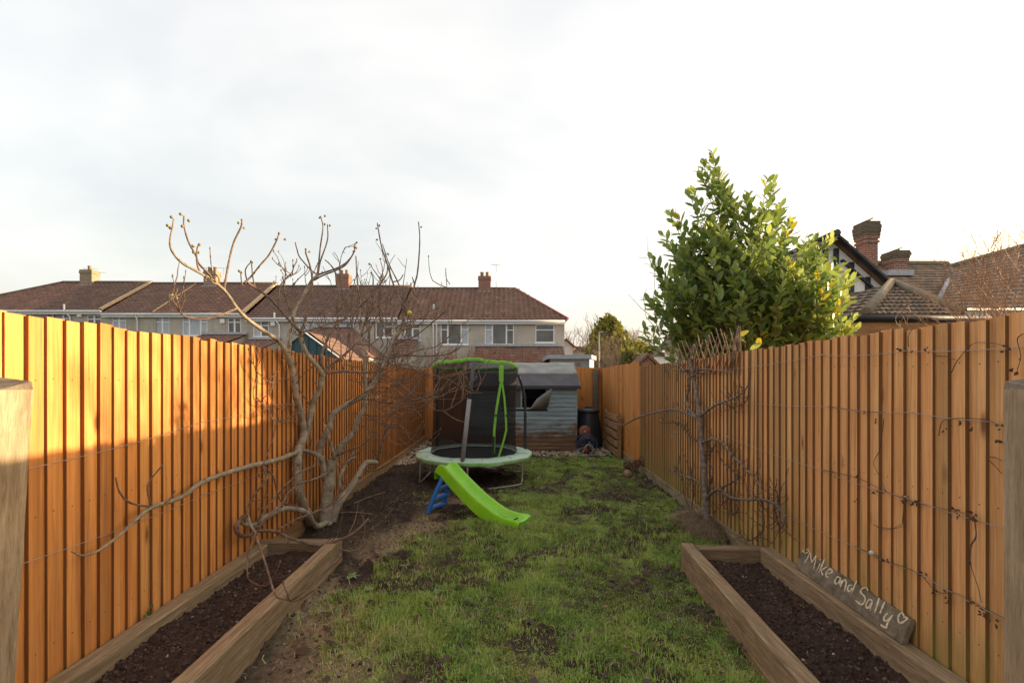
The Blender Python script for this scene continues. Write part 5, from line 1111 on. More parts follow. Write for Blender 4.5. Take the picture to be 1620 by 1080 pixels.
for px, py in ((1046, 665), (1063, 690), (1068, 683), (1060, 655)):          # bits of green tape tying the shoots
    p = ep(px, py, 0.13); mb = MB(); mb.tube([p + Vector((0, -0.03, 0.0)), p + Vector((-0.006, 0, 0.006)), p + Vector((0, 0.03, -0.004))], 0.007, 6); o = mb.build('tie', simple('green_tape', (0.06, 0.36, 0.24), (0.22, 0.42, 0.34), 40, 0.5, 0), esp)
# mound of roots and dead stems at its foot
p = G(1112, 832); t = thing('root_mound', 'mound of dry grass and stems at the foot of the espalier', 'plant', (p.x, p.y, 0))
mb = MB(); rows = []
for i in range(9):
    f = i / 8; r_ = 0.32 * math.cos(f * 1.5); rows.append([(p.x - 0.06 + r_ * 0.8 * math.cos(a) * rnd.uniform(.9, 1.1), p.y - 0.12 + r_ * 1.5 * math.sin(a) * rnd.uniform(.9, 1.1), -0.03 + 0.16 * math.sin(f * 1.57) + rnd.uniform(-.012, .012)) for a in [k * 6.283 / 18 for k in range(18)]])
mb.grid(rows, close=True); mb.build('earth', M['soil_lawn'], t)
mb = MB()
for k in range(420):
    a = rnd.random() * 6.28; r_ = 0.30 * rnd.random() ** .6; c = Vector((p.x - 0.06 + .8 * r_ * math.cos(a), p.y - 0.12 + 1.5 * r_ * math.sin(a), 0.15 * math.cos(r_ / 0.32 * 1.4))); v = Vector((math.cos(a) * .8 - .2, math.sin(a), rnd.uniform(-.2, .5))).normalized(); L = rnd.uniform(0.05, 0.16)
    c.x = min(c.x, RX0 + RK * c.y - 0.05); e = c + v * L; e.x = min(e.x, RX0 + RK * e.y - 0.04); m_ = c.lerp(e, .5) + Vector((0, 0, 0.02)); mb.tube([c, m_, e], [.0022, .0018, .001], 3)
kind(mb.build('dead_stems', M['straw_twig'], t), 'stuff')

# ---- dried climber on the right fence wires
def vine(label, paths, clusters):
    pp = rfp(*paths[0][0]); t = thing('dried_climber', label, 'climbing plant', tuple(pp), 0, 'dried climber on the right fence')
    for pix in paths:
        mb = MB(); pts = [rfp(x, y, 0.03 + 0.018 * rnd.random()) for x, y in pix]; limb(mb, pts, 0.0022, 0.0012, 5, 5, 0.15); mb.build('stem', M['apple_twig'], t)
    for x, y in clusters:
        c = rfp(x, y, 0.045)
        for k in range(rnd.randrange(3, 6)):
            a = rnd.random() * 6.28; d = Vector((-abs(rnd.gauss(0, .4)), math.cos(a), math.sin(a) - .3)).normalized() * rnd.uniform(0.012, 0.027); sd = d.cross(Vector((1, .3, .2))).normalized() * d.length * rnd.uniform(.2, .45); mb = MB(); b = c + Vector((0, rnd.uniform(-.015, .015), rnd.uniform(-.015, .015)))
            mb.poly([b, b + d * .5 + sd, b + d, b + d * .5 - sd * .6]); mb.build('dead_leaf', M['dry_leaf'], t)
f6 = lambda x, y: (1300 + x * .3704, 500 + y * .3704)
vine('dried climber stem along the top right wire', [[f6(550, 250), f6(580, 190), f6(640, 122), f6(700, 112), f6(790, 125)], [f6(480, 170), f6(530, 172), f6(580, 190)], [f6(370, 130), f6(372, 80), f6(410, 25)], [f6(860, 75), f6(835, 100), f6(850, 170), f6(835, 230)]], [f6(340, 150), f6(455, 145), f6(792, 135), f6(835, 225), f6(385, 148)])
vine('dried climber on the middle right wire', [[f6(500, 510), f6(510, 460), f6(530, 442), f6(600, 435), f6(700, 442), f6(770, 470)], [f6(700, 600), f6(740, 603), f6(770, 617)], [f6(712, 612), f6(740, 640), f6(770, 672)], [f6(265, 440), f6(250, 560), f6(222, 625), f6(245, 680), f6(270, 740)], [f6(30, 385), f6(130, 400), f6(200, 408), f6(270, 410)]], [f6(600, 458), f6(650, 468), f6(765, 475), f6(762, 540), f6(232, 440), f6(190, 407), f6(535, 478)])
vine('dried climber clusters along the third right wire', [[f6(0, 655), f6(150, 690), f6(265, 745), f6(355, 780), f6(440, 805), f6(570, 832), f6(650, 850)], [f6(650, 855), f6(660, 940), f6(640, 980), f6(632, 1050)], [f6(220, 890), f6(280, 912), f6(350, 882)], [f6(345, 885), f6(350, 820), f6(356, 790)]], [f6(50, 672), f6(150, 693), f6(265, 748), f6(230, 745), f6(355, 782), f6(402, 797), f6(572, 832), f6(648, 853), f6(150, 785), f6(632, 1050)])
g8 = lambda x, y: (1060 + x * .3457, 780 + y * .3457)
vine('dried climber above the plank sign', [[g8(860, 250), g8(920, 275), g8(995, 310), g8(1080, 340), g8(1150, 375), g8(1220, 450), g8(1300, 455), g8(1370, 485), g8(1430, 520), g8(1530, 572)], [g8(1390, 100), g8(1400, 190), g8(1375, 240), g8(1375, 320), g8(1410, 430), g8(1425, 500)], [g8(950, 155), g8(1030, 160), g8(1070, 145)]], [g8(990, 305), g8(1155, 372), g8(1222, 455), g8(1270, 470), g8(1272, 490), g8(1370, 485), g8(1432, 530), g8(1432, 545), g8(1475, 580), g8(1385, 100), g8(1075, 30), g8(1120, 45), g8(1310, 80)])
p = rfp(1379, 874, 0.05); mb = MB(); mb.lathe([(0, -.013), (.010, -.010), (.014, 0), (.011, .009), (.004, .013), (0, .013)], p, 10, wob=lambda a, z: 1 + .15 * math.sin(3 * a + z * 200)); tag(mb.build('wall_fastener', simple('white_foam', (.62, .60, .56), None, 30, .8, .2)), 'small white round fitting on the wire above the sign', 'fitting')

# ---- willow trellis panel above the right fence
wt = thing('willow_trellis', 'broken willow lattice panel fixed to the top of the right fence', 'trellis', tuple(ep(1120, 590, 0.03)))
def wp(px, py, d): return ep(px, py, d)
for k in range(15):
    x0 = 1078 + k * 6.6; 
    for s in (-1, 1):
        lo = 590 + (x0 - 1078) * 0.02; hi = 548 - (k / 14) * 32 + rnd.uniform(-8, 8); dx_ = s * rnd.uniform(12, 20); x1 = min(1171, max(1072, x0 + dx_))
        a = wp(x0, lo + rnd.uniform(-3, 2), 0.022 + 0.008 * s); b = wp(x1, hi, 0.022 + 0.008 * s); m_ = a.lerp(b, .5) + Vector((rnd.uniform(-.012, .012), 0, rnd.uniform(-.01, .01))); mb = MB(); mb.tube([a, m_, b], [.0052, .005, .0042], 5); mb.build('stick', M['willow'], wt)
mb = MB(); mb.tube([wp(1083, 584, .035), wp(1120, 584, .04), wp(1158, 589, .035)], .006, 6); mb.build('rail', M['willow'], wt)
mb = MB(); mb.tube([wp(1158, 586, .028), wp(1160, 550, .03), wp(1168, 516, .03)], .006, 6); mb.build('rail', M['willow'], wt)

# ---- cherry laurel: shoots with big leaves
lau = thing('cherry_laurel', 'tall evergreen laurel with glossy leaves rising behind the right fence', 'tree', (3.85, 7.2, 0))
LY = 7.2; LS = LY / 6.2
OUT = [(1022, 520), (1030, 470), (1040, 410), (1052, 372), (1066, 335), (1092, 305), (1108, 262), (1124, 243), (1136, 275), (1150, 300), (1168, 322), (1188, 308), (1205, 330), (1219, 285), (1232, 325), (1252, 352), (1280, 372), (1298, 392), (1312, 378), (1330, 420), (1346, 440), (1338, 475), (1350, 505), (1345, 540)]
def crown_leafs():
    shoots = []; base = Vector((3.85, LY, 0.6))
    for i, (x, y) in enumerate(OUT):                         # silhouette shoots
        for j in range(3): shoots.append((P(x + rnd.uniform(-9, 9), y + rnd.uniform(0, 20) * (j > 0), LY + rnd.uniform(-.35, .35)), 1.0))
    c = P(1185, 470, LY); 
    for k in range(340):                                      # the mass: towards the viewer, sides and top
        a = rnd.uniform(0, 2 * math.pi); u = rnd.uniform(-0.55, 1.0); rr = math.sqrt(max(0, 1 - u * u))
        top = 1.33 * LS * rnd.uniform(0.75, 1.02)
        p = Vector((c.x + 1.36 * LS * rr * math.cos(a) * rnd.uniform(.72, 1.0), c.y + 1.3 * rr * math.sin(a) * rnd.uniform(.7, 1.0), c.z + top * u * (0.98 if u > 0 else 1.0)))
        px = CX + F * p.x / p.y; py = CY - F * (p.z - CAMH) / p.y
        yo = np.interp(px, [o[0] for o in OUT], [o[1] for o in OUT])
        if px < 1026 or px > 1345: continue
        g_ = 42 if yo > 385 else 78
        if py < yo + g_: p.z -= (yo + g_ - py) * p.y / F
        shoots.append((p, 0.8))
    L = []; stems = MB()
    for tip, ln in shoots:
        root = Vector((base.x + (tip.x - base.x) * .28 + rnd.uniform(-.1, .1), base.y + (tip.y - base.y) * .25, max(0.9, tip.z - rnd.uniform(.6, 1.05))))
        d = tip - root; mid = root.lerp(tip, .5) + Vector((d.x * .14, d.y * .14, -.05)); path = smooth_path([root, mid, tip], 6)
        stems.tube(path, [.009 - .0055 * i / (len(path) - 1) for i in range(len(path))], 5)
        n_ = 15; ph = rnd.random() * 6; yellow = rnd.random() < 0.07
        for k in range(n_):
            f = 0.22 + 0.80 * k / (n_ - 1); i = min(len(path) - 2, int(f * (len(path) - 1))); fr = min(1.0, f * (len(path) - 1) - i); p = path[i].lerp(path[i + 1], fr); t_ = (path[i + 1] - path[i]).normalized()
            ph += 2.4; s_ = t_.orthogonal().normalized(); s2 = t_.cross(s_); o_ = s_ * math.cos(ph) + s2 * math.sin(ph)
            dr = (o_ * rnd.uniform(.65, 1.0) + t_ * (0.45 + 0.75 * max(0, f - .5) * 2) + Vector((0, 0, rnd.uniform(-.15, .2)))).normalized()
            up = (t_ * .9 - dr * t_.dot(dr) * .9 + Vector((rnd.gauss(0, .25), rnd.gauss(0, .25), .5 + rnd.gauss(0, .25)))); ll = rnd.uniform(.145, .215) * (0.8 if f > .9 else 1)
            tint = min(.8, max(0, rnd.gauss(.36, .17) + (.18 if f > .85 else 0)));
            if yellow and f > .7: tint = rnd.uniform(.88, 1.0)
            L.append((p, dr, up, ll, tint))
    return L, stems
leaves, stems = crown_leafs()
for k in range(1700):                                          # inner leaves close the dark centre
    p = P(1185, 480, LY) + Vector((rnd.gauss(0, .64), rnd.gauss(0, .5), rnd.gauss(-.05, .58)))
    px = CX + F * p.x / p.y; py = CY - F * (p.z - CAMH) / p.y
    if py < np.interp(px, [o[0] for o in OUT], [o[1] for o in OUT]) + 22 or p.z < 1.2: continue
    leaves.append((p, Vector((rnd.gauss(0, 1), rnd.gauss(0, 1), rnd.gauss(.1, .6))).normalized(), Vector((rnd.gauss(0, .6), rnd.gauss(0, .6), 1)), rnd.uniform(.12, .18), max(0, rnd.gauss(.22, .14))))
for px, py in ((1196, 545), (1178, 540), (1186, 553), (1165, 533)):   # yellow-green leaves hanging over the fence top
    leaves.append((P(px, py, 4.6), Vector((rnd.uniform(-.6, .8), -.5, rnd.uniform(-.1, .5))).normalized(), Vector((.2, -.8, .6)), .13, rnd.uniform(.78, .86)))
leaves = [l for l in leaves if not (l[0].x < RX0 + RK * l[0].y + 0.16 and l[0].z < 2.08) or l[0].y < 4.7]
LEAF = np.array([(0, 0, 0), (.22, .17, .035), (.5, .245, .03), (.78, .17, .0), (1, 0, -.04), (.78, -.17, .0), (.5, -.245, .03), (.22, -.17, .035), (.25, 0, 0), (.5, 0, -.005), (.78, 0, -.02)])
LEAFF = [(0, 8, 1), (8, 9, 2, 1), (9, 10, 3, 2), (10, 4, 3), (0, 7, 8), (8, 7, 6, 9), (9, 6, 5, 10), (10, 5, 4)]
LT = np.array([(0, 8, 1), (8, 9, 2), (8, 2, 1), (9, 10, 3), (9, 3, 2), (10, 4, 3), (0, 7, 8), (8, 7, 6), (8, 6, 9), (9, 6, 5), (9, 5, 10), (10, 5, 4)])
def leaf_frame(p, d, up, L):
    d = d.normalized(); s = up.cross(d); s = s.normalized() if s.length > 1e-5 else d.orthogonal().normalized(); u = d.cross(s)
    return Matrix(((d.x * L, s.x * L, u.x * L, p.x), (d.y * L, s.y * L, u.y * L, p.y), (d.z * L, s.z * L, u.z * L, p.z), (0, 0, 0, 1)))
# the 300 that show largest become leaves of their own; the rest is one part
inner = leaves; score = sorted(range(len(leaves)), key=lambda i: (leaves[i][0].y - 2.2 * (leaves[i][3] - .1)))
single = set([i for i in score if leaves[i][0].z > 1.9][:300])
lm = {}
for q in range(6):
    mb = MB(); tint = (q + .5) / 6 * .8 if q < 5 else .93; mb.v = [tuple(v) for v in LEAF]; mb.f = list(LEAFF); mb.c = [tint] * 8; mb.sm = [True] * 8; lm[q] = mb.mesh('leaf', M['laurel'])
Vs, Ts = [], []
for i, (p, d, up, L, tint) in enumerate(leaves):
    mw = leaf_frame(p, d, up, L)
    if i in single:
        q = 5 if tint > .82 else min(4, int(tint / .8 * 5)); o = put('leaf', lm[q], lau); o.matrix_local = INV[lau.name] @ mw
    else:
        A = np.array(mw); Vs.append(LEAF @ A[:3, :3].T + A[:3, 3]); Ts.append(tint)
Vs = np.array(Vs) - np.array(lau.location)[None, None]; nL = len(Vs)
me = np_mesh('foliage', Vs.reshape(-1, 3), (LT[None] + (np.arange(nL) * 11)[:, None, None]).reshape(-1, 3), M['laurel'], np.repeat(np.array(Ts), 12), True); o = put('foliage', me, lau); kind(o, 'stuff')
stems.build('shoots', M['apple_bark'], lau)
for k in range(5):
    mb = MB(); a = k * 1.3; limb(mb, [(3.85 + .08 * math.cos(a), LY + .08 * math.sin(a), -.15), (3.85 + .2 * math.cos(a), LY + .2 * math.sin(a), .9), (3.85 + .55 * math.cos(a), LY + .5 * math.sin(a), 1.9), (3.85 + .7 * math.cos(a), LY + .7 * math.sin(a), 2.7)], .05, .014, 8); mb.build('trunk', M['apple_bark'], lau)
# thin bare climber on the laurel's left side
t = thing('bare_climber', 'thin bare climbing stems at the left edge of the laurel', 'climbing plant', (2.55, 7.2, 1.0))
for pix in ([(1048, 560), (1040, 520), (1034, 480), (1036, 430), (1028, 410), (1010, 408)], [(1030, 500), (1015, 488), (1003, 475), (994, 466)], [(1036, 430), (1026, 405), (1025, 375)], [(1022, 490), (1018, 470), (1024, 455)], [(1034, 515), (1022, 500), (1020, 482)]):
    mb = MB(); limb(mb, [P(x, y, 7.2) for x, y in pix], .0062, .0026, 5, 4, .2); mb.build('stem', M['apple_bark'], t)

# ---- generic bare tree / shrub
def grow(mb, p, v, L, r, lev, spread=.5, up=.12, n=5, kids=(2, 3), minr=.002):
    pts = [p]; seg = 4
    for k in range(seg): v = (v + Vector((rnd.gauss(0, .16), rnd.gauss(0, .16), rnd.gauss(up, .1)))).normalized(); pts.append(pts[-1] + v * L / seg)
    mb.tube(pts, [max(minr, r * (1 - .11 * k)) for k in range(seg + 1)], n, False)
    if lev <= 0: return
    for k in range(rnd.randint(*kids)):
        i = rnd.choice((2, 3, 4, 4)); d = Vector((rnd.gauss(0, 1), rnd.gauss(0, 1), rnd.gauss(.2, .7))).normalized(); grow(mb, pts[i], (v + d * spread * 1.5).normalized(), L * rnd.uniform(.6, .85), r * .62, lev - 1, spread, up, max(3, n - 1), kids, minr)
def bare_tree(name, label, px, py_top, Y, mat, lev=5, r=None, spread=.5, wide=1.0):
    top = P(px, py_top, Y); H = top.z + .12; t = thing(name, label, 'tree', (top.x, Y, -.12), 0, 'bare winter trees in the distance'); mb = MB(); r = r or H * .022
    mb.tube([(top.x, Y, -.12), (top.x + H * .01, Y, H * .18), (top.x, Y, H * .34)], [r * 1.3, r, r * .85], 7); mb.build('trunk', mat, t); mb = MB()
    for k in range(5): a = k * 1.26 + rnd.random(); grow(mb, Vector((top.x, Y, H * rnd.uniform(.26, .36))), Vector((math.cos(a) * .55 * wide, math.sin(a) * .5, 1)).normalized(), H * .24, r * .6, lev, spread, .1, 4, (2, 3), r * .06)
    o = mb.build('crown', mat, t); kind(o, 'stuff'); return t
M['far_twig'] = simple('pale_far_bark', (0.30, 0.22, 0.17), (0.22, 0.16, 0.12), 8, .8, 0)
bare_tree('bare_tree', 'bare tree right behind the end terrace house', 906, 512, 55, M['far_twig'], 4)
bare_tree('bare_tree', 'slender bare tree rising left behind the conifer', 939, 499, 62, M['far_twig'], 4, None, .4)
bare_tree('bare_tree', 'ivy-dark bare tree right of the conifer', 990, 512, 50, M['far_twig'], 4)
bare_tree('bare_tree', 'bare tree between conifer and laurel', 1007, 512, 54, M['far_twig'], 4)
bare_tree('bare_tree', 'small bare tree left of the laurel', 1018, 525, 66, M['far_twig'], 4)
# conifer
def blob_tree(name, label, cat, px, Y, prof, mat, n, size, tint=(0, 1), trunk=True, ydepth=1.0):
    """crown of leaf clumps filling an outline (photo y -> half width in px)"""
    t = thing(name, label, cat, (P(px, 600, Y).x, Y, -.12)); ys = [a for a, b in prof]; cx = P(px, 0, Y).x
    y = np.interp(rs.rand(n), np.linspace(0, 1, len(ys)), ys); hw = np.interp(y, ys, [b for a, b in prof]); a = rs.rand(n) * 6.283; rr = np.sqrt(rs.uniform(.35, 1, n)) * (1 + .10 * np.sin(5 * a + y * .23) + .12 * rs.normal(size=n))
    X = cx + hw * rr * np.cos(a) * Y / F; Yv = Y + hw * rr * np.sin(a) * Y / F * ydepth; Z = CAMH + (CY - y) * Y / F + rs.normal(size=n) * size * .6
    d = rs.normal(size=(n, 3)); d[:, 2] += .5; d /= np.linalg.norm(d, axis=1)[:, None]; s = rs.normal(size=(n, 3)); s -= d * (s * d).sum(1)[:, None]; s /= np.linalg.norm(s, axis=1)[:, None]; L = size * rs.uniform(.6, 1.3, n)[:, None]
    b = np.stack([X, Yv, Z], 1); v = np.stack([b, b + d * L * .5 + s * L * .35, b + d * L, b + d * L * .5 - s * L * .35], 1) - np.array(t.location)[None, None]
    tt = np.clip(tint[0] + (tint[1] - tint[0]) * (.5 + .45 * np.sin(3 * a + y * .15) * .5 + .3 * rs.normal(size=n)), 0, 1)
    o = put('crown', np_mesh('crown', v.reshape(-1, 3), np.arange(n * 4).reshape(n, 4), mat, tt), t); kind(o, 'stuff')
    if trunk: mb = MB(); mb.tube([(cx, Y, -.12), (cx, Y, CAMH + (CY - ys[0] - 15) * Y / F)], [.22, .05], 8); mb.build('trunk', M['far_twig'], t)
    return t
blob_tree('conifer', 'big rounded yellow-green conifer beyond the garage', 'tree', 963, 34, [(511, 3), (516, 11), (524, 19), (535, 26), (550, 31), (565, 34), (590, 34)], M['conifer'], 9000, .34)
blob_tree('evergreen_bush', 'low dark green bush right of the conifer', 'bush', 1000, 28, [(566, 4), (570, 12), (576, 18), (592, 20)], M['conifer'], 1800, .3, (0, .35))
blob_tree('hedge_tree', 'yellowish sunlit bush behind the conifer', 'bush', 1010, 44, [(548, 6), (553, 16), (562, 22), (585, 24)], M['conifer'], 2600, .34, (.3, 1))
def twig_bush(name, label, px, Y, py_top, hw, n, mat, lev=3, L=.9, grp=None, sp=.45, spanx=0):
    t = thing(name, label, 'bush', (P(px, 600, Y).x, Y, -.12)); mb = MB(); H = P(0, py_top, Y).z
    for k in range(n):
        x = P(px + rnd.uniform(-hw, hw) * .75, 0, Y).x; y = Y + rnd.uniform(-.5, .5); d = Vector(((x - P(px, 0, Y).x) * .25 * (0 if spanx else 1) + rnd.gauss(0, .12), rnd.gauss(0, .15), 1)).normalized(); grow(mb, Vector((x, y, -.12 + H * .25 * rnd.random())), d, (H) * rnd.uniform(.3, .42), .014, lev, sp, .1, 4, (2, 3), .003)
    o = mb.build('stems', mat, t); kind(o, 'stuff'); return t
twig_bush('bare_shrub', 'round brown bare shrub in front of the conifer', 972, 27, 542, 24, 26, M['far_twig'], 4)
M['dogwood'] = simple('red_twig', (0.33, 0.13, 0.075), (0.24, 0.10, 0.06), 9, .7, 0)
t = thing('red_twigged_shrub', 'haze of upright reddish twigs behind the trampoline and shed', 'bush', (-.4, 15.5, -.12)); mb = MB()
for k in range(190):
    x = P(rnd.choice((rnd.gauss(722, 22), rnd.gauss(806, 28), rnd.uniform(690, 850))), 0, 15.5).x; y = 15.5 + rnd.uniform(-.5, .5); h = P(0, rnd.uniform(544, 566), 15.5).z; b = Vector((x + rnd.gauss(0, .15), y, -.12)); e = Vector((x + rnd.gauss(0, .22), y, h)); mb.tube([b, b.lerp(e, .5) + Vector((rnd.gauss(0, .04), 0, 0)), e], [.011, .007, .0035], 4, False)
    for j in range(2): f = rnd.uniform(.55, .85); c = b.lerp(e, f); mb.tube([c, c + Vector((rnd.gauss(0, .1), rnd.gauss(0, .1), (h) * (1 - f) * .9))], [.005, .003], 3, False)
kind(mb.build('stems', M['dogwood'], t), 'stuff')
# sunlit twiggy shrub at the right edge
M['lit_twig'] = simple('tan_twig', (0.42, 0.27, 0.17), (0.30, 0.18, 0.11), 14, .7, 0)
t = thing('bare_shrub', 'dense tan bare shrub above the right fence at the photo edge', 'bush', (7.0, 6.1, -.12)); Yq = 6.1; mb = MB()
for k in range(22):
    b = P(rnd.uniform(1575, 1680), 520, Yq) + Vector((0, rnd.uniform(-.3, .5), -.6)); v = Vector((rnd.gauss(-.55, .3), rnd.gauss(0, .25), 1)).normalized(); grow(mb, b, v, rnd.uniform(.55, .8), .011, 4, .42, .05, 4, (2, 3), .0022)
kind(mb.build('stems', M['lit_twig'], t), 'stuff')
for pix in ([(1585, 440), (1569, 402), (1574, 375)], [(1600, 440), (1612, 395), (1598, 375), (1585, 361)], [(1570, 470), (1545, 430), (1527, 408)], [(1548, 440), (1520, 425), (1508, 418)], [(1590, 495), (1560, 475), (1530, 440)]):
    mb = MB(); limb(mb, [P(x, y, Yq) for x, y in pix], .008, .0025, 5, 4, .15); mb.build('branch', M['lit_twig'], t)
mb = MB(); mb.tube([(7.05, Yq + .1, -.12), (7.0, Yq, 1.2), (6.95, Yq, 2.2)], [.06, .05, .02], 8); mb.build('trunk', M['fig_twig'], t)
# ================================================================== GARDEN THINGS
M['pad'] = None
n = NT('faded_green_pad'); v = n.coord('Position'); f = n.noise(v, 5, 5, .65); col = n.ramp(f, [(.3, (.34, .50, .36)), (.55, (.44, .58, .46)), (.75, (.27, .46, .16))])
col = n.mix(n.ramp(n.noise(v, 9, 5, .7), [(.58, 0.), (.72, .75)]), col, (.08, .10, .06)); n.bump(n.noise(v, 18, 4), .4, .02); M['pad'] = n.fin(col, .45, .4)
M['lime'] = simple('lime_fabric', (.20, .52, .05), (.15, .40, .04), 10, .6, .2)
M['black_fabric'] = simple('black_mat', (.018, .018, .021), (.03, .03, .034), 30, .75, .3)
M['foam_grey'] = simple('grey_foam_sleeve', (.30, .28, .29), (.22, .21, .22), 20, .7, .2)
M['foam_dark'] = simple('dark_foam_sleeve', (.035, .034, .038), (.05, .048, .052), 20, .6, .2)
M['sleeve_tape'] = simple('weathered_sleeve', (.10, .09, .10), (.06, .055, .06), 30, .6, .3)
n = NT('safety_net'); n.fin((.014, .012, .013), .8, .2); tr = n.n('ShaderNodeBsdfTransparent'); ms = n.n('ShaderNodeMixShader')
wv = n.noise(n.coord('Position', (1, 1, 1)), 2.5, 3); n.l(n.ramp(wv, [(.3, .60), (.7, .71)]), ms.inputs[0]); n.l(tr.outputs[0], ms.inputs[1]); n.l(n.b.outputs[0], ms.inputs[2]); n.l(ms.outputs[0], n.out.inputs['Surface']); M['net'] = n.m

n = NT('worn_lime_skirt'); v = n.coord('Position'); col = n.ramp(n.noise(v, 6, 5, .65), [(.35, (.16, .40, .08)), (.55, (.30, .50, .22)), (.72, (.42, .56, .42))]); M['pad_skirt'] = n.fin(col, .5, .4)
# ---- trampoline
TC = Vector((-.535, 7.7, 0)); RZ = .46
tr_ = thing('trampoline', 'small round trampoline with black net and faded green padding', 'trampoline', (TC.x, TC.y, 0))
def ring(r, z, a, wob=0): return Vector((TC.x + r * math.cos(a), TC.y + r * math.sin(a), z))
N = 72; mb = MB(); rows = []
for r, z in ((.70, -.005), (.74, .012), (.84, .022), (.93, .012), (.975, -.02), (.985, -.055), (.975, -.075)):
    rows.append([ring(r * (1 + (.010 * math.sin(9 * k * 6.283 / N) + .006 * math.sin(23 * k * 6.283 / N)) * (r > .8)), RZ + z + (.006 * math.sin(7 * k * 6.283 / N + 1) + .004 * math.sin(17 * k * 6.283 / N)) * (1.5 if z < -.03 else .6), k * 6.283 / N) for k in range(N)])
mb.grid(rows[:5], close=True); pad = mb.build('edge_pad', M['pad'], tr_); mb = MB(); mb.grid(rows[4:], close=True); mb.build('pad_skirt', M['pad_skirt'], pad)
for k in range(12):
    a = k * 6.283 / 12 + .2; mb = MB(); mb.beam(ring(.72, RZ + .022, a), ring(.955, RZ + .016, a), .006, .004); mb.build('seam', M['sleeve_tape'], pad)
mb = MB(); c = [ring(r, RZ - .03 - .02 * (1 - r / .7), k * 6.283 / 48) for r in (.02, .25, .5, .72) for k in range(48)]; mb.grid([c[i * 48:(i + 1) * 48] for i in range(4)], close=True); mb.poly(c[:48]); mb.build('jumping_mat', M['black_fabric'], tr_)
mb = MB(); mb.tube([ring(.93, RZ - .05, k * 6.283 / 40) for k in range(41)], .02, 8, False); mb.build('frame_ring', M['rust'], tr_)
for ang in (-62, 58, 178):                                     # three U-shaped legs
    a0, a1 = R(ang - 30), R(ang + 30); p0, p1 = ring(.93, RZ - .06, a0), ring(.93, RZ - .06, a1); g0, g1 = ring(.95, .022, a0), ring(.95, .022, a1); e = (g1 - g0) * .10
    mb = MB(); q = [p0, p0.lerp(g0, .7), g0 + e * .25 + Vector((0, 0, .05)), g0 + e, g1 - e, g1 - e * .25 + Vector((0, 0, .05)), p1.lerp(g1, .7), p1]; mb.tube(smooth_path(q, 4), .0165, 8); mb.build('leg', M['steel'], tr_)
TOPZ = 1.93
def pole(base_a, rb, top, bend, mats):
    b = ring(rb, .30, R(base_a)); r1 = ring(rb, 1.15, R(base_a)); mb = MB(); q = smooth_path([b, b.lerp(r1, .5), r1, bend, top], 5); cut = int(len(q) * .52); mb.tube(q[:cut + 1], .026, 10); p = mb.build('pole', M[mats[0]], tr_); mb = MB(); mb.tube(q[cut:], .022, 10); mb.build('upper_sleeve', M[mats[1]], p)
fp = P(731, 722, 6.78); ft = P(750, 572, 6.92)
mb = MB(); mid = fp.lerp(ft, .60); mb.tube([fp + Vector((0, 0, -.12)), mid], .034, 12); p = mb.build('pole', M['foam_grey'], tr_); mb = MB(); mb.tube([mid - Vector((0, 0, .01)), mid.lerp(ft, .5), ft + Vector((0, 0, .02))], .029, 12); mb.build('upper_sleeve', M['sleeve_tape'], p)
pole(14, .90, P(820, 592, 7.85), P(829, 622, 7.92), ('foam_dark', 'foam_dark')); pole(140, .93, P(694, 578, 8.2), P(691, 600, 8.25), ('foam_dark', 'foam_dark'))
# net: drum of fine mesh, hung from the lime top band
rows = []
tops = lambda a: TOPZ + .055 * math.cos(a + R(97)) - .02 * math.cos(2 * a) + .012 * math.sin(7 * a)
for f in np.linspace(0, 1, 12):
    rows.append([ring((.715 + (.035 * f if math.cos(k * 6.283 / 64) > 0 else -.02 * f) - .03 * math.sin(f * 3.14) + .008 * math.sin(k * 1.9) * math.sin(f * 3.14)) - (.0 if f > .06 else -.02), RZ - .02 + (tops(k * 6.283 / 64) - RZ) * f, k * 6.283 / 64) for k in range(64)])
mb = MB(); mb.grid(rows, close=True); net = mb.build('safety_net', M['net'], tr_)
mb = MB(); rw = []
for dz, dr in ((-.034, .004), (-.016, .010), (.012, .009), (.022, .002)):
    rw.append([Vector((p.x, p.y, p.z + dz + .008 * math.sin(k * 2.3))) + (Vector((p.x, p.y, 0)) - Vector((TC.x, TC.y, 0))).normalized() * (dr + .004 * math.sin(k * 1.7)) for k, p in enumerate(rows[-1])])
mb.grid(rw, close=True); mb.build('top_band', M['lime'], tr_)
def strap(pix, w, Y=6.985, mat='lime'):
    mb = MB(); pts = [P(x, y, Y) for x, y in pix]; rows_ = [[p + Vector((-w / 2, 0, 0)), p + Vector((w / 2, -.004, 0))] for p in pts]; mb.grid(rows_); rows2 = [[p + Vector((w / 2, -.002, 0)), p + Vector((-w / 2, .006, 0))] for p in pts]; mb.grid(rows2); return mb.build('strap', M[mat], tr_)
strap([(793, 577), (793, 590), (793, 603)], .07); strap([(793, 603), (789, 625), (785, 650), (782, 680), (781, 716)], .038, 6.97); strap([(794, 603), (798, 630), (800, 655), (801, 680), (796, 700), (788, 725)], .030, 6.96)
strap([(781, 690), (780, 720)], .035, 6.95, 'black_fabric')
for x, y in ((785, 657), (802, 657)): mb = MB(); p = P(x, y, 6.94); mb.box(p.x - .02, p.x + .02, p.y - .012, p.y, p.z - .015, p.z + .015); mb.build('buckle', M['black_fabric'], tr_)

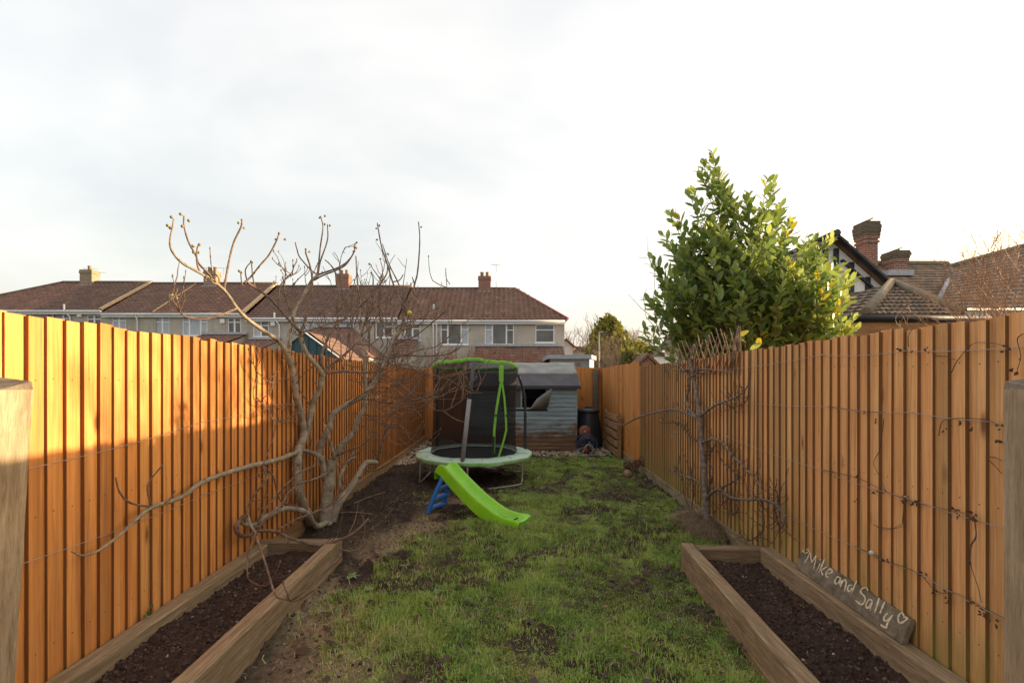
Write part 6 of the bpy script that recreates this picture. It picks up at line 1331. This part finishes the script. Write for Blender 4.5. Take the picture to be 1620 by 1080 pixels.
# ---- toddler slide
n = NT('lime_plastic'); v = n.coord('Object'); col = n.ramp(n.noise(v, 3, 4), [(.3, (.27, .64, .022)), (.7, (.22, .55, .018))]); col = n.mix(n.ramp(n.noise(n.coord('Object', (3, 1, 1)), 9, 6, .7), [(.55, 0.), (.75, .35)]), col, (.45, .60, .25)); col = n.mix(n.ramp(n.noise(v, 16, 6, .75), [(.58, 0.), (.72, .45)]), col, (.10, .16, .03)); M['slide_green'] = n.fin(col, .24, .5); M['slide_blue'] = simple('blue_plastic', (.05, .24, .70), (.04, .20, .62), 3, .38, .03, .5)
A0 = Vector((-.905, 5.86, 0)); E0 = Vector((.215, 5.23, 0)); dr = (E0 - A0).normalized(); sd = Vector((-dr.y, dr.x, 0)); SL = (E0 - A0).length
sl = thing('toddler_slide', 'lime green plastic slide with blue ladder standing on the lawn', 'slide', tuple((A0 + E0) / 2))
def sp(s, u, z): return A0 + dr * s + sd * u + Vector((0, 0, z))
prof = [(.085, .455), (.10, .545), (.15, .605), (.21, .615), (.27, .585), (.40, .480), (.55, .370), (.70, .268), (.85, .185), (.98, .125), (1.08, .098), (1.18, .088), (1.26, .086), (1.295, .070)]
hw = .128; rows_in = []; 
for i, (s, z) in enumerate(prof):
    # chute floor is dropped below the side rails
    f = max(0, min(1, (s - .12) / .12)); dp = .105 * f * (1 if s < 1.05 else max(.22, 1 - (s - 1.05) / .24)); w = hw + (.03 * max(0, (s - .95) / .35)); low = max(.008, z - .085 - .10 * f * (1 if s < .9 else max(0.05, 1 - (s - .9) / .35)))
    if s < .13: low = z - .04
    rows_in.append([sp(s, -w - .012, low), sp(s, -w - .010, z - .012), sp(s, -w + .004, z), sp(s, -w + .022, z - .004), sp(s, -w + .040, z - dp * .75), sp(s, -w + .075, z - dp), sp(s, 0, z - dp - .004), sp(s, w - .075, z - dp), sp(s, w - .040, z - dp * .75), sp(s, w - .022, z - .004), sp(s, w - .004, z), sp(s, w + .010, z - .012), sp(s, w + .012, low)])
mb = MB()
# smooth along the length
dense = []
for c in range(13): dense.append(smooth_path([r[c] for r in rows_in], 4))
rows2 = [[dense[c][i] for c in range(13)] for i in range(len(dense[0]))]; mb.grid(rows2); mb.poly([rows2[0][c] for c in range(13)][::-1]); mb.poly(rows2[-1])
und = [[p[0] + Vector((.0, 0, .0)), p[12]] for p in rows2]; mb.grid([[b, a] for a, b in und], smooth=True); ch = mb.build('chute', M['slide_green'], sl); sb = ch.modifiers.new('subsurf', 'SUBSURF'); sb.levels = 1; sb.render_levels = 1
def ladder_pt(f, u): s = .02 + .19 * f + .05 * f * f; return sp(s - .02, u * (1 + .25 * (1 - f)), .52 * f)
for s_ in (-1, 1):
    mb = MB(); rows3 = []
    for i in range(11):
        f = i / 10; c = ladder_pt(f, s_ * .115); c.z = max(.0, c.z); wd = .040 + .012 * (1 - f); th = .05
        rows3.append([c + sd * (s_ * wd * .45) - dr * th * .5, c + sd * (s_ * wd * .5) + dr * th * .6, c - sd * (s_ * wd * .5) + dr * th * .5, c - sd * (s_ * wd * .45) - dr * th * .5])
    if s_ > 0: rows3 = [r[::-1] for r in rows3]
    mb.grid(rows3, close=True, smooth=False); mb.poly(rows3[0]); mb.poly(rows3[-1][::-1]); bevel(mb.build('ladder_side', M['slide_blue'], sl), .008, 2)
for f in (.10, .34, .58, .82):
    mb = MB(); a = ladder_pt(f, -.115); b = ladder_pt(f, .115); mb.beam(a, b, .085, .035, (0, 0, 1)); bevel(mb.build('rung', M['slide_blue'], sl), .01, 2)

# ---- shed
n = NT('flaking_blue_paint'); v = n.coord('Object', (1, 1, 1), True); gr = n.noise(n.coord('Object', (1.2, 14, 22), True), 2.0, 6, .65)
blue = n.ramp(gr, [(.3, (.165, .215, .235)), (.55, (.285, .36, .385)), (.75, (.41, .49, .50))]); bare = n.ramp(gr, [(.3, (.085, .048, .028)), (.55, (.20, .112, .062)), (.75, (.34, .225, .14))])
z = n.zpos(); wr = n.math('ADD', n.math('MULTIPLY', z, -1.25), n.math('MULTIPLY', n.noise(n.coord('Position', (.8, 1, 3.0)), 2.4, 6, .7), 2.2)); m_ = n.ramp(wr, [(.30, 0.0), (.62, 1.0)])
col = n.mix(m_, blue, bare); col = n.mix(.35, col, n.ramp(n.rand(), [(0, .55), (1, 1.0)]), 'MULTIPLY'); n.bump(gr, .6, .004); M['shed_blue'] = n.fin(col, .75, .3)
n = NT('roof_felt'); v = n.coord('Position'); f = n.noise(v, 3.5, 5, .6); col = n.ramp(f, [(.3, (.05, .048, .056)), (.7, (.085, .08, .09))]); n.bump(n.noise(v, 90, 3), .5, .004); M['felt'] = n.fin(col, .7, .4)
n = NT('worn_roof_felt'); f = n.noise(n.coord('Position', (1, 1.6, 1.6)), 3.0, 6, .65); col = n.ramp(f, [(.3, (.17, .16, .155)), (.55, (.26, .26, .245)), (.75, (.34, .34, .31))]); n.bump(n.noise(v, 60, 3), .4, .004); M['felt_worn'] = n.fin(col, .6, .5)
SX0, SX1, SY0, SY1 = -.86, 1.66, 10.62, 12.42; EV, RDG = 1.585, 2.10; SYM = (SY0 + SY1) / 2
sh = thing('garden_shed', 'old wooden shed with flaking blue paint and broken window', 'shed', ((SX0 + SX1) / 2, SYM, 0))
WX0, WX1, WZ0, WZ1 = -.12, .975, 1.03, 1.53
k = 0; z = .05; ph_ = .1005
while z < EV - .02:
    z1 = min(z + ph_, EV); segs = [(SX0, SX1)] if (z1 <= WZ0 + .02 or z >= WZ1) else [(SX0, WX0), (WX1, SX1)]
    for xa, xb in segs:
        mb = MB(); j = rnd.uniform(-.003, .003); mb.hexa([(xa, SY0 - .022, z + j), (xb, SY0 - .022, z + j), (xb, SY0, z + j), (xa, SY0, z + j), (xa, SY0 - .019, z1 + j - .016), (xb, SY0 - .019, z1 + j - .016), (xb, SY0, z1 + j - .016), (xa, SY0, z1 + j - .016)]); mb.box(xa + .001, xb - .001, SY0 - .003, SY0 + .004, z1 + j - .018, z1 + .006)
        me = mb.mesh('plank', M['shed_blue'], INV[sh.name]); put('plank', me, sh)
    for s_, xx in ((-1, SX0), (1, SX1)):
        mb = MB(); mb.hexa([(xx + s_ * .014, SY0 + .02, z), (xx + s_ * .014, SY1, z), (xx, SY1, z), (xx, SY0 + .02, z), (xx + s_ * .002, SY0 + .02, z1 + .012), (xx + s_ * .002, SY1, z1 + .012), (xx - s_ * .004, SY1, z1 + .012), (xx - s_ * .004, SY0 + .02, z1 + .012)][::1])
        put('plank', mb.mesh('plank', M['shed_blue'], INV[sh.name]), sh)
    z = z1
for s_, xx in ((-1, SX0), (1, SX1)):
    mb = MB(); mb.poly([(xx, SY0, EV), (xx, SY1, EV), (xx, SYM, RDG - .03)]); mb.build('gable', M['shed_blue'], sh)
mb = MB(); mb.poly([(SX0, SY1 + .01, 0), (SX1, SY1 + .01, 0), (SX1, SY1 + .01, EV), (SX0, SY1 + .01, EV)]); mb.build('rear_wall', M['shed_blue'], sh)
mb = MB(); mb.poly([(SX0 + .02, SY0 + .02, .04), (SX1 - .02, SY0 + .02, .04), (SX1 - .02, SY1 - .02, .04), (SX0 + .02, SY1 - .02, .04)]); mb.build('floor', M['dark'], sh)
for xx in (SX0 - .002, SX1 - .028): mb = MB(); mb.box(xx - .002, xx + .034, SY0 - .026, SY0 + .018, .04, EV - .01); mb.build('corner_trim', M['shed_blue'], sh)
wf = MB(); wf.box(WX0 - .03, WX1 + .02, SY0 - .030, SY0 + .02, WZ0 - .03, WZ0 + .012); wf.box(WX0 - .02, WX0 + .02, SY0 - .028, SY0 + .02, WZ0 + .013, WZ1); wf.box(WX1 - .035, WX1 + .012, SY0 - .028, SY0 + .02, WZ0 + .013, WZ1); xm = .365; wf.box(xm - .018, xm + .018, SY0 - .024, SY0 + .02, WZ0 + .013, WZ1); wfo = wf.build('window', M['shed_blue'], sh)
n = NT('dirty_acrylic'); n.fin((.10, .09, .085), .25, .5); trn = n.n('ShaderNodeBsdfTransparent'); ms = n.n('ShaderNodeMixShader'); ms.inputs[0].default_value = .72; n.l(trn.outputs[0], ms.inputs[1]); n.l(n.b.outputs[0], ms.inputs[2]); n.l(ms.outputs[0], n.out.inputs['Surface']); M['acrylic'] = n.m
mb = MB(); mb.box(WX0 + .02, xm - .018, SY0 - .004, SY0, WZ0 + .012, WZ1); mb.build('pane', M['acrylic'], wfo)
n = NT('cloudy_acrylic'); n.fin(n.ramp(n.noise(n.coord('Position'), 4, 4), [(.3, (.13, .12, .11)), (.7, (.23, .21, .19))]), .35, .5); M['acrylic2'] = n.m
br_pts = [(838, 648), (842, 641), (849, 631), (858, 624), (866, 619), (873, 614)]; mb = MB(); q = [P(x, y, SY0 - .05 - .05 * i) for i, (x, y) in enumerate(br_pts)]; base = [P(838 + i * 6.4, 648 - (0 if i < 5 else 2), SY0 - .045) for i in range(6)]; base[-1] = P(868, 640, SY0 - .04)
mb.grid([base, [a.lerp(b, .5) + Vector((0, -.03, 0)) for a, b in zip(base, q)], q]); o = mb.build('broken_pane', M['acrylic2'], wfo); so = o.modifiers.new('solid', 'SOLIDIFY'); so.thickness = .003; o['label'] = 'bent broken acrylic pane hanging from the window'
mb = MB(); mb.box(-.3, 1.3, SYM + .5, SYM + .6, .1, 1.2); mb.build('shelf', M['dark'], sh)
for (y0, z0, y1, z1, mat, nm, dz) in ((SY0 - .09, EV - .055, SYM, RDG, 'felt', 'roof', 0.0), (SY1 + .09, EV - .055, SYM, RDG, 'felt', 'roof', 0.0)):
    mb = MB(); d = Vector((0, y1 - y0, z1 - z0)).normalized(); nr = Vector((0, -d.z * (1 if y1 > y0 else -1), abs(d.y))).normalized(); t_ = .022; xa, xb = SX0 - .05, SX1 + .055
    mb.hexa([(xa, y0, z0), (xb, y0, z0), (xb, y1, z1), (xa, y1, z1)] + [tuple(Vector(p) + nr * t_) for p in ((xa, y0, z0), (xb, y0, z0), (xb, y1, z1), (xa, y1, z1))]); roof = mb.build(nm, M[mat], sh)
    if y1 > y0:
        m2 = MB(); rows4 = []
        for i in range(6):
            f = .48 + .55 * i / 5; yy = y0 + (y1 - y0) * min(f, 1); zz = z0 + (z1 - z0) * min(f, 1); rows4.append([Vector((xa - .012 + (xb - xa + .024) * k / 30, yy, zz)) + nr * (t_ + .006 + .006 * math.sin(k * 1.1 + i) * (i > 0) + .003 * rnd.random()) for k in range(31)])
        m2.grid(rows4); o = m2.build('felt_strip', M['felt_worn'], roof); o['label'] = 'pale worn upper strip of roofing felt'; so = o.modifiers.new('solid', 'SOLIDIFY'); so.thickness = .005
        m3 = MB(); m3.box(xa - .004, xb + .004, y0 - .022, y0 - .002, z0 - .055, z0 + .02); m3.build('eave_trim', M['foam_dark'], roof)
        for xx in (xa - .02, xb + .004): m3 = MB(); m3.beam((xx + .008, y0, z0 - .03), (xx + .008, y1, z1 - .03), .016, .11, (0, 0, 1)); m3.build('bargeboard', M['plank_sign'], roof)

# ---- things between shed and right fence
M['bin_black'] = simple('black_plastic', (.020, .021, .028), (.028, .03, .04), 8, .45, .1)
cb_ = P(931, 700, 11.4); CBX, CBY = cb_.x, 11.45
cbn = thing('compost_bin', 'black plastic compost bin behind the shed corner', 'compost bin', (CBX, CBY, 0)); mb = MB(); mb.lathe([(.0, .0), (.37, 0), (.365, .06), (.30, .62), (.255, .88), (.25, .90), (.0, .90)], (CBX, CBY, 0), 8 * 3, wob=lambda a, z: 1 + .012 * math.cos(12 * a)); mb.build('body', M['bin_black'], cbn)
mb = MB(); mb.lathe([(.285, .875), (.295, .88), (.295, .92), (.24, .955), (.10, .985), (.0, .99)], (CBX, CBY, 0), 24); lid = mb.build('lid', M['bin_black'], cbn); mb = MB(); mb.beam((CBX - .09, CBY - .05, 1.0), (CBX + .09, CBY - .05, 1.0), .05, .03); mb.build('handle', M['bin_black'], lid)
M['hose'] = simple('grey_hose', (.22, .22, .23), (.16, .16, .17), 10, .45, .05); M['rustred'] = simple('rust_red_plastic', (.28, .085, .045), (.20, .06, .035), 8, .5, .1); M['navy'] = simple('navy_reel', (.030, .036, .062), (.05, .055, .085), 14, .5, .1); M['orange'] = simple('orange_plastic', (.70, .18, .02), (.55, .12, .015), 8, .45, .1)
# hose reel: drum with two flanges on a stand
hr = G(927, 710); hr.y = 10.25; hr.x = P(928, 0, 10.25).x; HR = .215
t = thing('hose_reel', 'dark garden hose reel with pale hose on the gravel', 'hose reel', (hr.x, hr.y, 0))
for dy in (-.13, .13):
    mb = MB(); 
    for rr in (HR, HR * .62): mb.tube([Vector((hr.x + rr * math.cos(a), hr.y + dy, .25 + rr * math.sin(a))) for a in [k * 6.283 / 26 for k in range(27)]], .012 if rr == HR else .008, 7, False)
    for k in range(8): a = k * .785; mb.tube([(hr.x, hr.y + dy, .25), (hr.x + HR * math.cos(a), hr.y + dy, .25 + HR * math.sin(a))], .008, 6)
    mb.build('flange', M['navy'], t)
mb = MB(); pts = []
for k in range(26 * 8): a = k * 6.283 / 26; rr = .135 + .02 * ((k // 26) % 3); pts.append(Vector((hr.x + rr * math.cos(a), hr.y - .10 + .20 * k / 208, .25 + rr * math.sin(a))))
mb.tube(pts, .012, 6); mb.build('coiled_hose', M['navy'], t)
for s_ in (-1, 1): mb = MB(); mb.tube(smooth_path([(hr.x - .14, hr.y + s_ * .155, .012), (hr.x, hr.y + s_ * .155, .25), (hr.x + .16, hr.y + s_ * .155, .012)], 4), .013, 7); mb.build('stand', M['steel'], t)
mb = MB(); mb.tube(smooth_path([(hr.x + .02, hr.y - .16, .30), (hr.x + .10, hr.y - .24, .18), (hr.x + .02, hr.y - .30, .05), (hr.x - .18, hr.y - .30, .03), (hr.x - .25, hr.y - .2, .12), (hr.x - .05, hr.y - .17, .2)], 6), .011, 7); mb.build('loose_hose', M['hose'], t)
p = P(925, 680, 10.55); t = thing('drum', 'round rust red drum with pale centre above the dark hose reel', 'drum', (p.x, 10.55, p.z - .15))
mb = MB(); fl_pts = lambda y, r_, : [Vector((p.x + r_ * math.cos(k * 6.283 / 24), y, p.z - .03 + r_ * math.sin(k * 6.283 / 24))) for k in range(24)]; mb.grid([fl_pts(10.50, .02), fl_pts(10.49, .125), fl_pts(10.51, .135), fl_pts(10.60, .135), fl_pts(10.61, .02)], close=True); mb.build('disc', M['rustred'], t)
mb = MB(); mb.grid([fl_pts(10.475, .004), fl_pts(10.472, .022), fl_pts(10.49, .026)], close=True); mb.build('hub', M['mortar'], t)
mb = MB(); mb.tube([(p.x, 10.56, p.z - .16), (p.x, 10.56, 0.0)], .022, 8); mb.build('stand', M['navy'], t)
p = G(918, 712); t = thing('orange_object', 'small bright orange plastic object at the shed corner by the hose reel', 'plastic object', (p.x, 10.2, 0)); mb = MB(); rows_ = []
for i in range(7): f = i / 6; rows_.append([(p.x + (.075 * math.sin(f * 3.0 + .1) + .01) * math.cos(a) * (1 + .25 * math.sin(3 * a)), 10.2 + .06 * math.sin(f * 3.0 + .1) * math.sin(a), .005 + .19 * f) for a in [k * 6.283 / 14 for k in range(14)]])
mb.grid(rows_, close=True); mb.poly(rows_[-1]); mb.build('body', M['orange'], t); mb = MB(); mb.tube(smooth_path([(p.x - .06, 10.13, .05), (p.x + .02, 10.09, .12), (p.x + .06, 10.14, .05)], 4), .014, 7); mb.build('handle', M['rustred'], t)
# slatted timber screen standing by the right fence
t = thing('slatted_screen', 'short slatted timber screen beside the compost bin', 'screen', (2.32, 10.5, 0))
ya, yb = 9.62, 11.25; xf = lambda y: RX0 + RK * y - .16
for k in range(5):
    z0 = .06 + k * .185; mb = MB(); y0_, y1_ = ya, yb; mb.hexa([(xf(y0_) - .012, y0_, z0), (xf(y1_) - .012, y1_, z0), (xf(y1_) + .012, y1_, z0), (xf(y0_) + .012, y0_, z0), (xf(y0_) - .012, y0_, z0 + .13), (xf(y1_) - .012, y1_, z0 + .13), (xf(y1_) + .012, y1_, z0 + .13), (xf(y0_) + .012, y0_, z0 + .13)]); bevel(mb.build('slat', M['slat'], t), .003)
for yy in (ya + .02, yb - .08): mb = MB(); mb.box(xf(yy) + .014, xf(yy) + .08, yy, yy + .06, -.03, .98); mb.build('upright', M['slat'], t)
# concrete post by the bin
t = None
# balls
def ball(name, label, px, py, r, mat, panels=0):
    p = G(px, py, r); z = float(HZ(p.x, p.y)) + r + .006; t = thing(name, label, 'ball', (p.x, p.y, 0)); mb = MB(); mb.lathe([(r * math.sin(i * math.pi / 14), -r * math.cos(i * math.pi / 14)) for i in range(15)], (p.x, p.y, z), 24); o = mb.build('ball', mat, t)
    if panels:
        for ax in range(3):
            m2 = MB(); pts = []
            for k in range(37):
                a = k * 6.283 / 36; c = (math.cos(a) * r * 1.002, math.sin(a) * r * 1.002); q = [(c[0], c[1], 0), (c[0], 0, c[1]), (0, c[0], c[1])][ax]; pts.append(Vector((p.x, p.y, z)) + Matrix.Rotation(.5, 3, 'X') @ Vector(q))
            m2.tube(pts, .0022, 5, False); m2.build('seam', M['dry_leaf'], o)
ball('football', 'scuffed brown ball by the right fence', 993, 751, .072, simple('scuffed_leather', (.34, .20, .14), (.23, .13, .09), 18, .6, .2), 3)
ball('small_ball', 'small blue ball on the far lawn', 941.5, 738, .032, simple('blue_rubber', (.02, .22, .50), None, 6, .4, .0), 0)
# dead hydrangea
p = G(1008, 750); t = thing('hydrangea', 'dead hydrangea with brown flower heads by the right fence', 'plant', (p.x, p.y, 0)); M['dead_flower'] = simple('dead_flower', (.26, .15, .085), (.15, .08, .045), 40, .8, .3, tint=.5)
for px, py, r_ in ((992, 735, .075), (1000, 739, .085), (1018, 729, .095), (1007, 733, .07)):
    c = P(px, py, p.y - .02); mb = MB()
    for k in range(130):
        d = Vector((rnd.gauss(0, 1), rnd.gauss(0, 1), rnd.gauss(0, 1))).normalized(); q = c + d * r_ * rnd.uniform(.75, 1.05); s1_ = d.orthogonal().normalized() * .016; s2_ = d.cross(s1_); mb.poly([q + s1_, q + s2_ + d * .004, q - s1_, q - s2_ + d * .006], rnd.random())
    kind(mb.build('flower_head', M['dead_flower'], t), 'stuff'); mb = MB(); mb.tube([c, c.lerp(Vector((p.x, p.y, 0)), .5) + Vector((0, 0, .03)), (p.x + rnd.uniform(-.05, .05), p.y + rnd.uniform(-.05, .05), 0)], .005, 5); mb.build('stem', M['straw_twig'], t)
# black cable on the ground
mb = MB(); mb.tube(smooth_path([tuple(G(x, y) + Vector((0, 0, .018))) for x, y in ((840, 722), (856, 725), (880, 727), (905, 722), (925, 716))], 5), .009, 6); tag(mb.build('garden_hose', M['foam_dark']), 'dark hose lying along the gravel edge in front of the shed', 'hose')
mb = MB(); mb.tube(smooth_path([tuple(G(x, y) + Vector((0, 0, .02))) for x, y in ((921, 713), (928, 722), (936, 729))], 5), .007, 6); tag(mb.build('stick', M['apple_twig']), 'thin dark stick lying on the far grass below the hose reel', 'stick')
# fallen prunings at the fig's foot
for i, (a, b, w) in enumerate((((470, 868), (575, 822), 0), ((560, 800), (610, 782), 0), ((530, 816), (590, 818), 0))):
    pa, pb = G(*a), G(*b); pa.z = float(HZ(pa.x, pa.y)) + .03; pb.z = float(HZ(pb.x, pb.y)) + .03
    if i == 0: continue
    mb = MB(); mb.tube(smooth_path([pa, pa.lerp(pb, .5) + Vector((0, .03, .01)), pb], 4), [.005] * 9, 5); tag(mb.build('fallen_twig', M['straw_twig']), ('thin twig lying on dark soil behind the fig roots', 'pale twig lying on the soil right of the fig trunks')[i - 1], 'twig', 'twigs fallen from the fig tree')

# ---- plank sign with carved names
a_l, a_r = Vector((2.195, 3.45, 0)), Vector((2.118, 2.44, 0))
zb0 = .243; lean = .058
BL = Vector((a_l.x, a_l.y, zb0)); BR = Vector((a_r.x, a_r.y, zb0)); H_ = .146; tilt = Vector((lean, 0, H_)).normalized()
TL = BL + tilt * H_; TR_ = BR + tilt * H_; eu = (BR - BL).normalized(); nrm = eu.cross(tilt).normalized(); nrm = nrm if nrm.x < 0 else -nrm; th = .034
sg = thing('plank_sign', 'weathered plank with carved names Mike and Sally and two hearts', 'sign', tuple((BL + BR) / 2))
mb = MB(); mb.hexa([tuple(q) for q in (BL, BR, BR - nrm * th, BL - nrm * th, TL, TR_, TR_ - nrm * th, TL - nrm * th)]); pl = bevel(mb.build('plank', M['plank_sign'], sg), .004)
M['carved'] = simple('carved_pale_wood', (.78, .68, .50), (.46, .36, .22), 45, .8, .3)
f8 = lambda x, y: (1240 + x / 6.0, 850 + y / 6.0)
LET = {'heart': [[(205, 150), (180, 125), (185, 98), (205, 95), (212, 112), (232, 112), (235, 130), (205, 150)], [(1140, 745), (1125, 715), (1100, 725), (1085, 760), (1090, 800), (1115, 810), (1155, 785), (1175, 765), (1150, 755), (1135, 762)]],
       'letter_m': [[(190, 248), (225, 195), (248, 145), (258, 200), (266, 232), (288, 200), (305, 172), (295, 240), (281, 300)]], 'letter_i': [[(345, 245), (308, 322)], [(352, 203), (348, 214)]], 'letter_k': [[(385, 205), (328, 345)], [(415, 275), (358, 312), (372, 362)]],
       'letter_e': [[(408, 345), (455, 328), (455, 305), (428, 303), (403, 338), (402, 368), (425, 375)]], 'letter_a': [[(540, 385), (510, 372), (485, 408), (492, 440), (518, 428), (540, 388), (526, 452)]], 'letter_n': [[(556, 402), (535, 472)], [(543, 442), (575, 402), (592, 425), (575, 510)]],
       'letter_d': [[(648, 450), (618, 455), (605, 490), (620, 510), (648, 480)], [(690, 410), (642, 525)]], 'letter_s': [[(800, 505), (780, 475), (742, 485), (730, 520), (765, 560), (770, 600), (735, 635), (680, 595)]], 'letter_a2': [[(842, 600), (812, 588), (782, 630), (785, 665), (810, 660), (840, 608), (815, 695)]],
       'letter_l': [[(905, 570), (885, 640), (860, 715)]], 'letter_l2': [[(960, 605), (935, 660), (912, 720)]], 'letter_y': [[(985, 715), (955, 750), (950, 785), (985, 785), (1030, 735)], [(1036, 732), (985, 810), (972, 852), (942, 842), (918, 825)]]}
for nm, strokes in LET.items():
    for st in strokes:
        pts = smooth_path([on_plane(*f8(x, y), BL + nrm * .0015, nrm) for x, y in st], 5); mb = MB(); n_ = len(pts); L_, R_ = [], []
        mb.tube(pts, [.0074 * (1 - .35 * abs(2 * i / (n_ - 1) - 1) ** 2) * rnd.uniform(.62, 1.25) for i in range(n_)], 6)
        mb.v = [tuple(Vector(v) - nrm * ((Vector(v) - BL).dot(nrm) - .0015) * .75) for v in mb.v]; mb.build('letter' if 'letter' in nm else 'heart', M['carved'], pl)
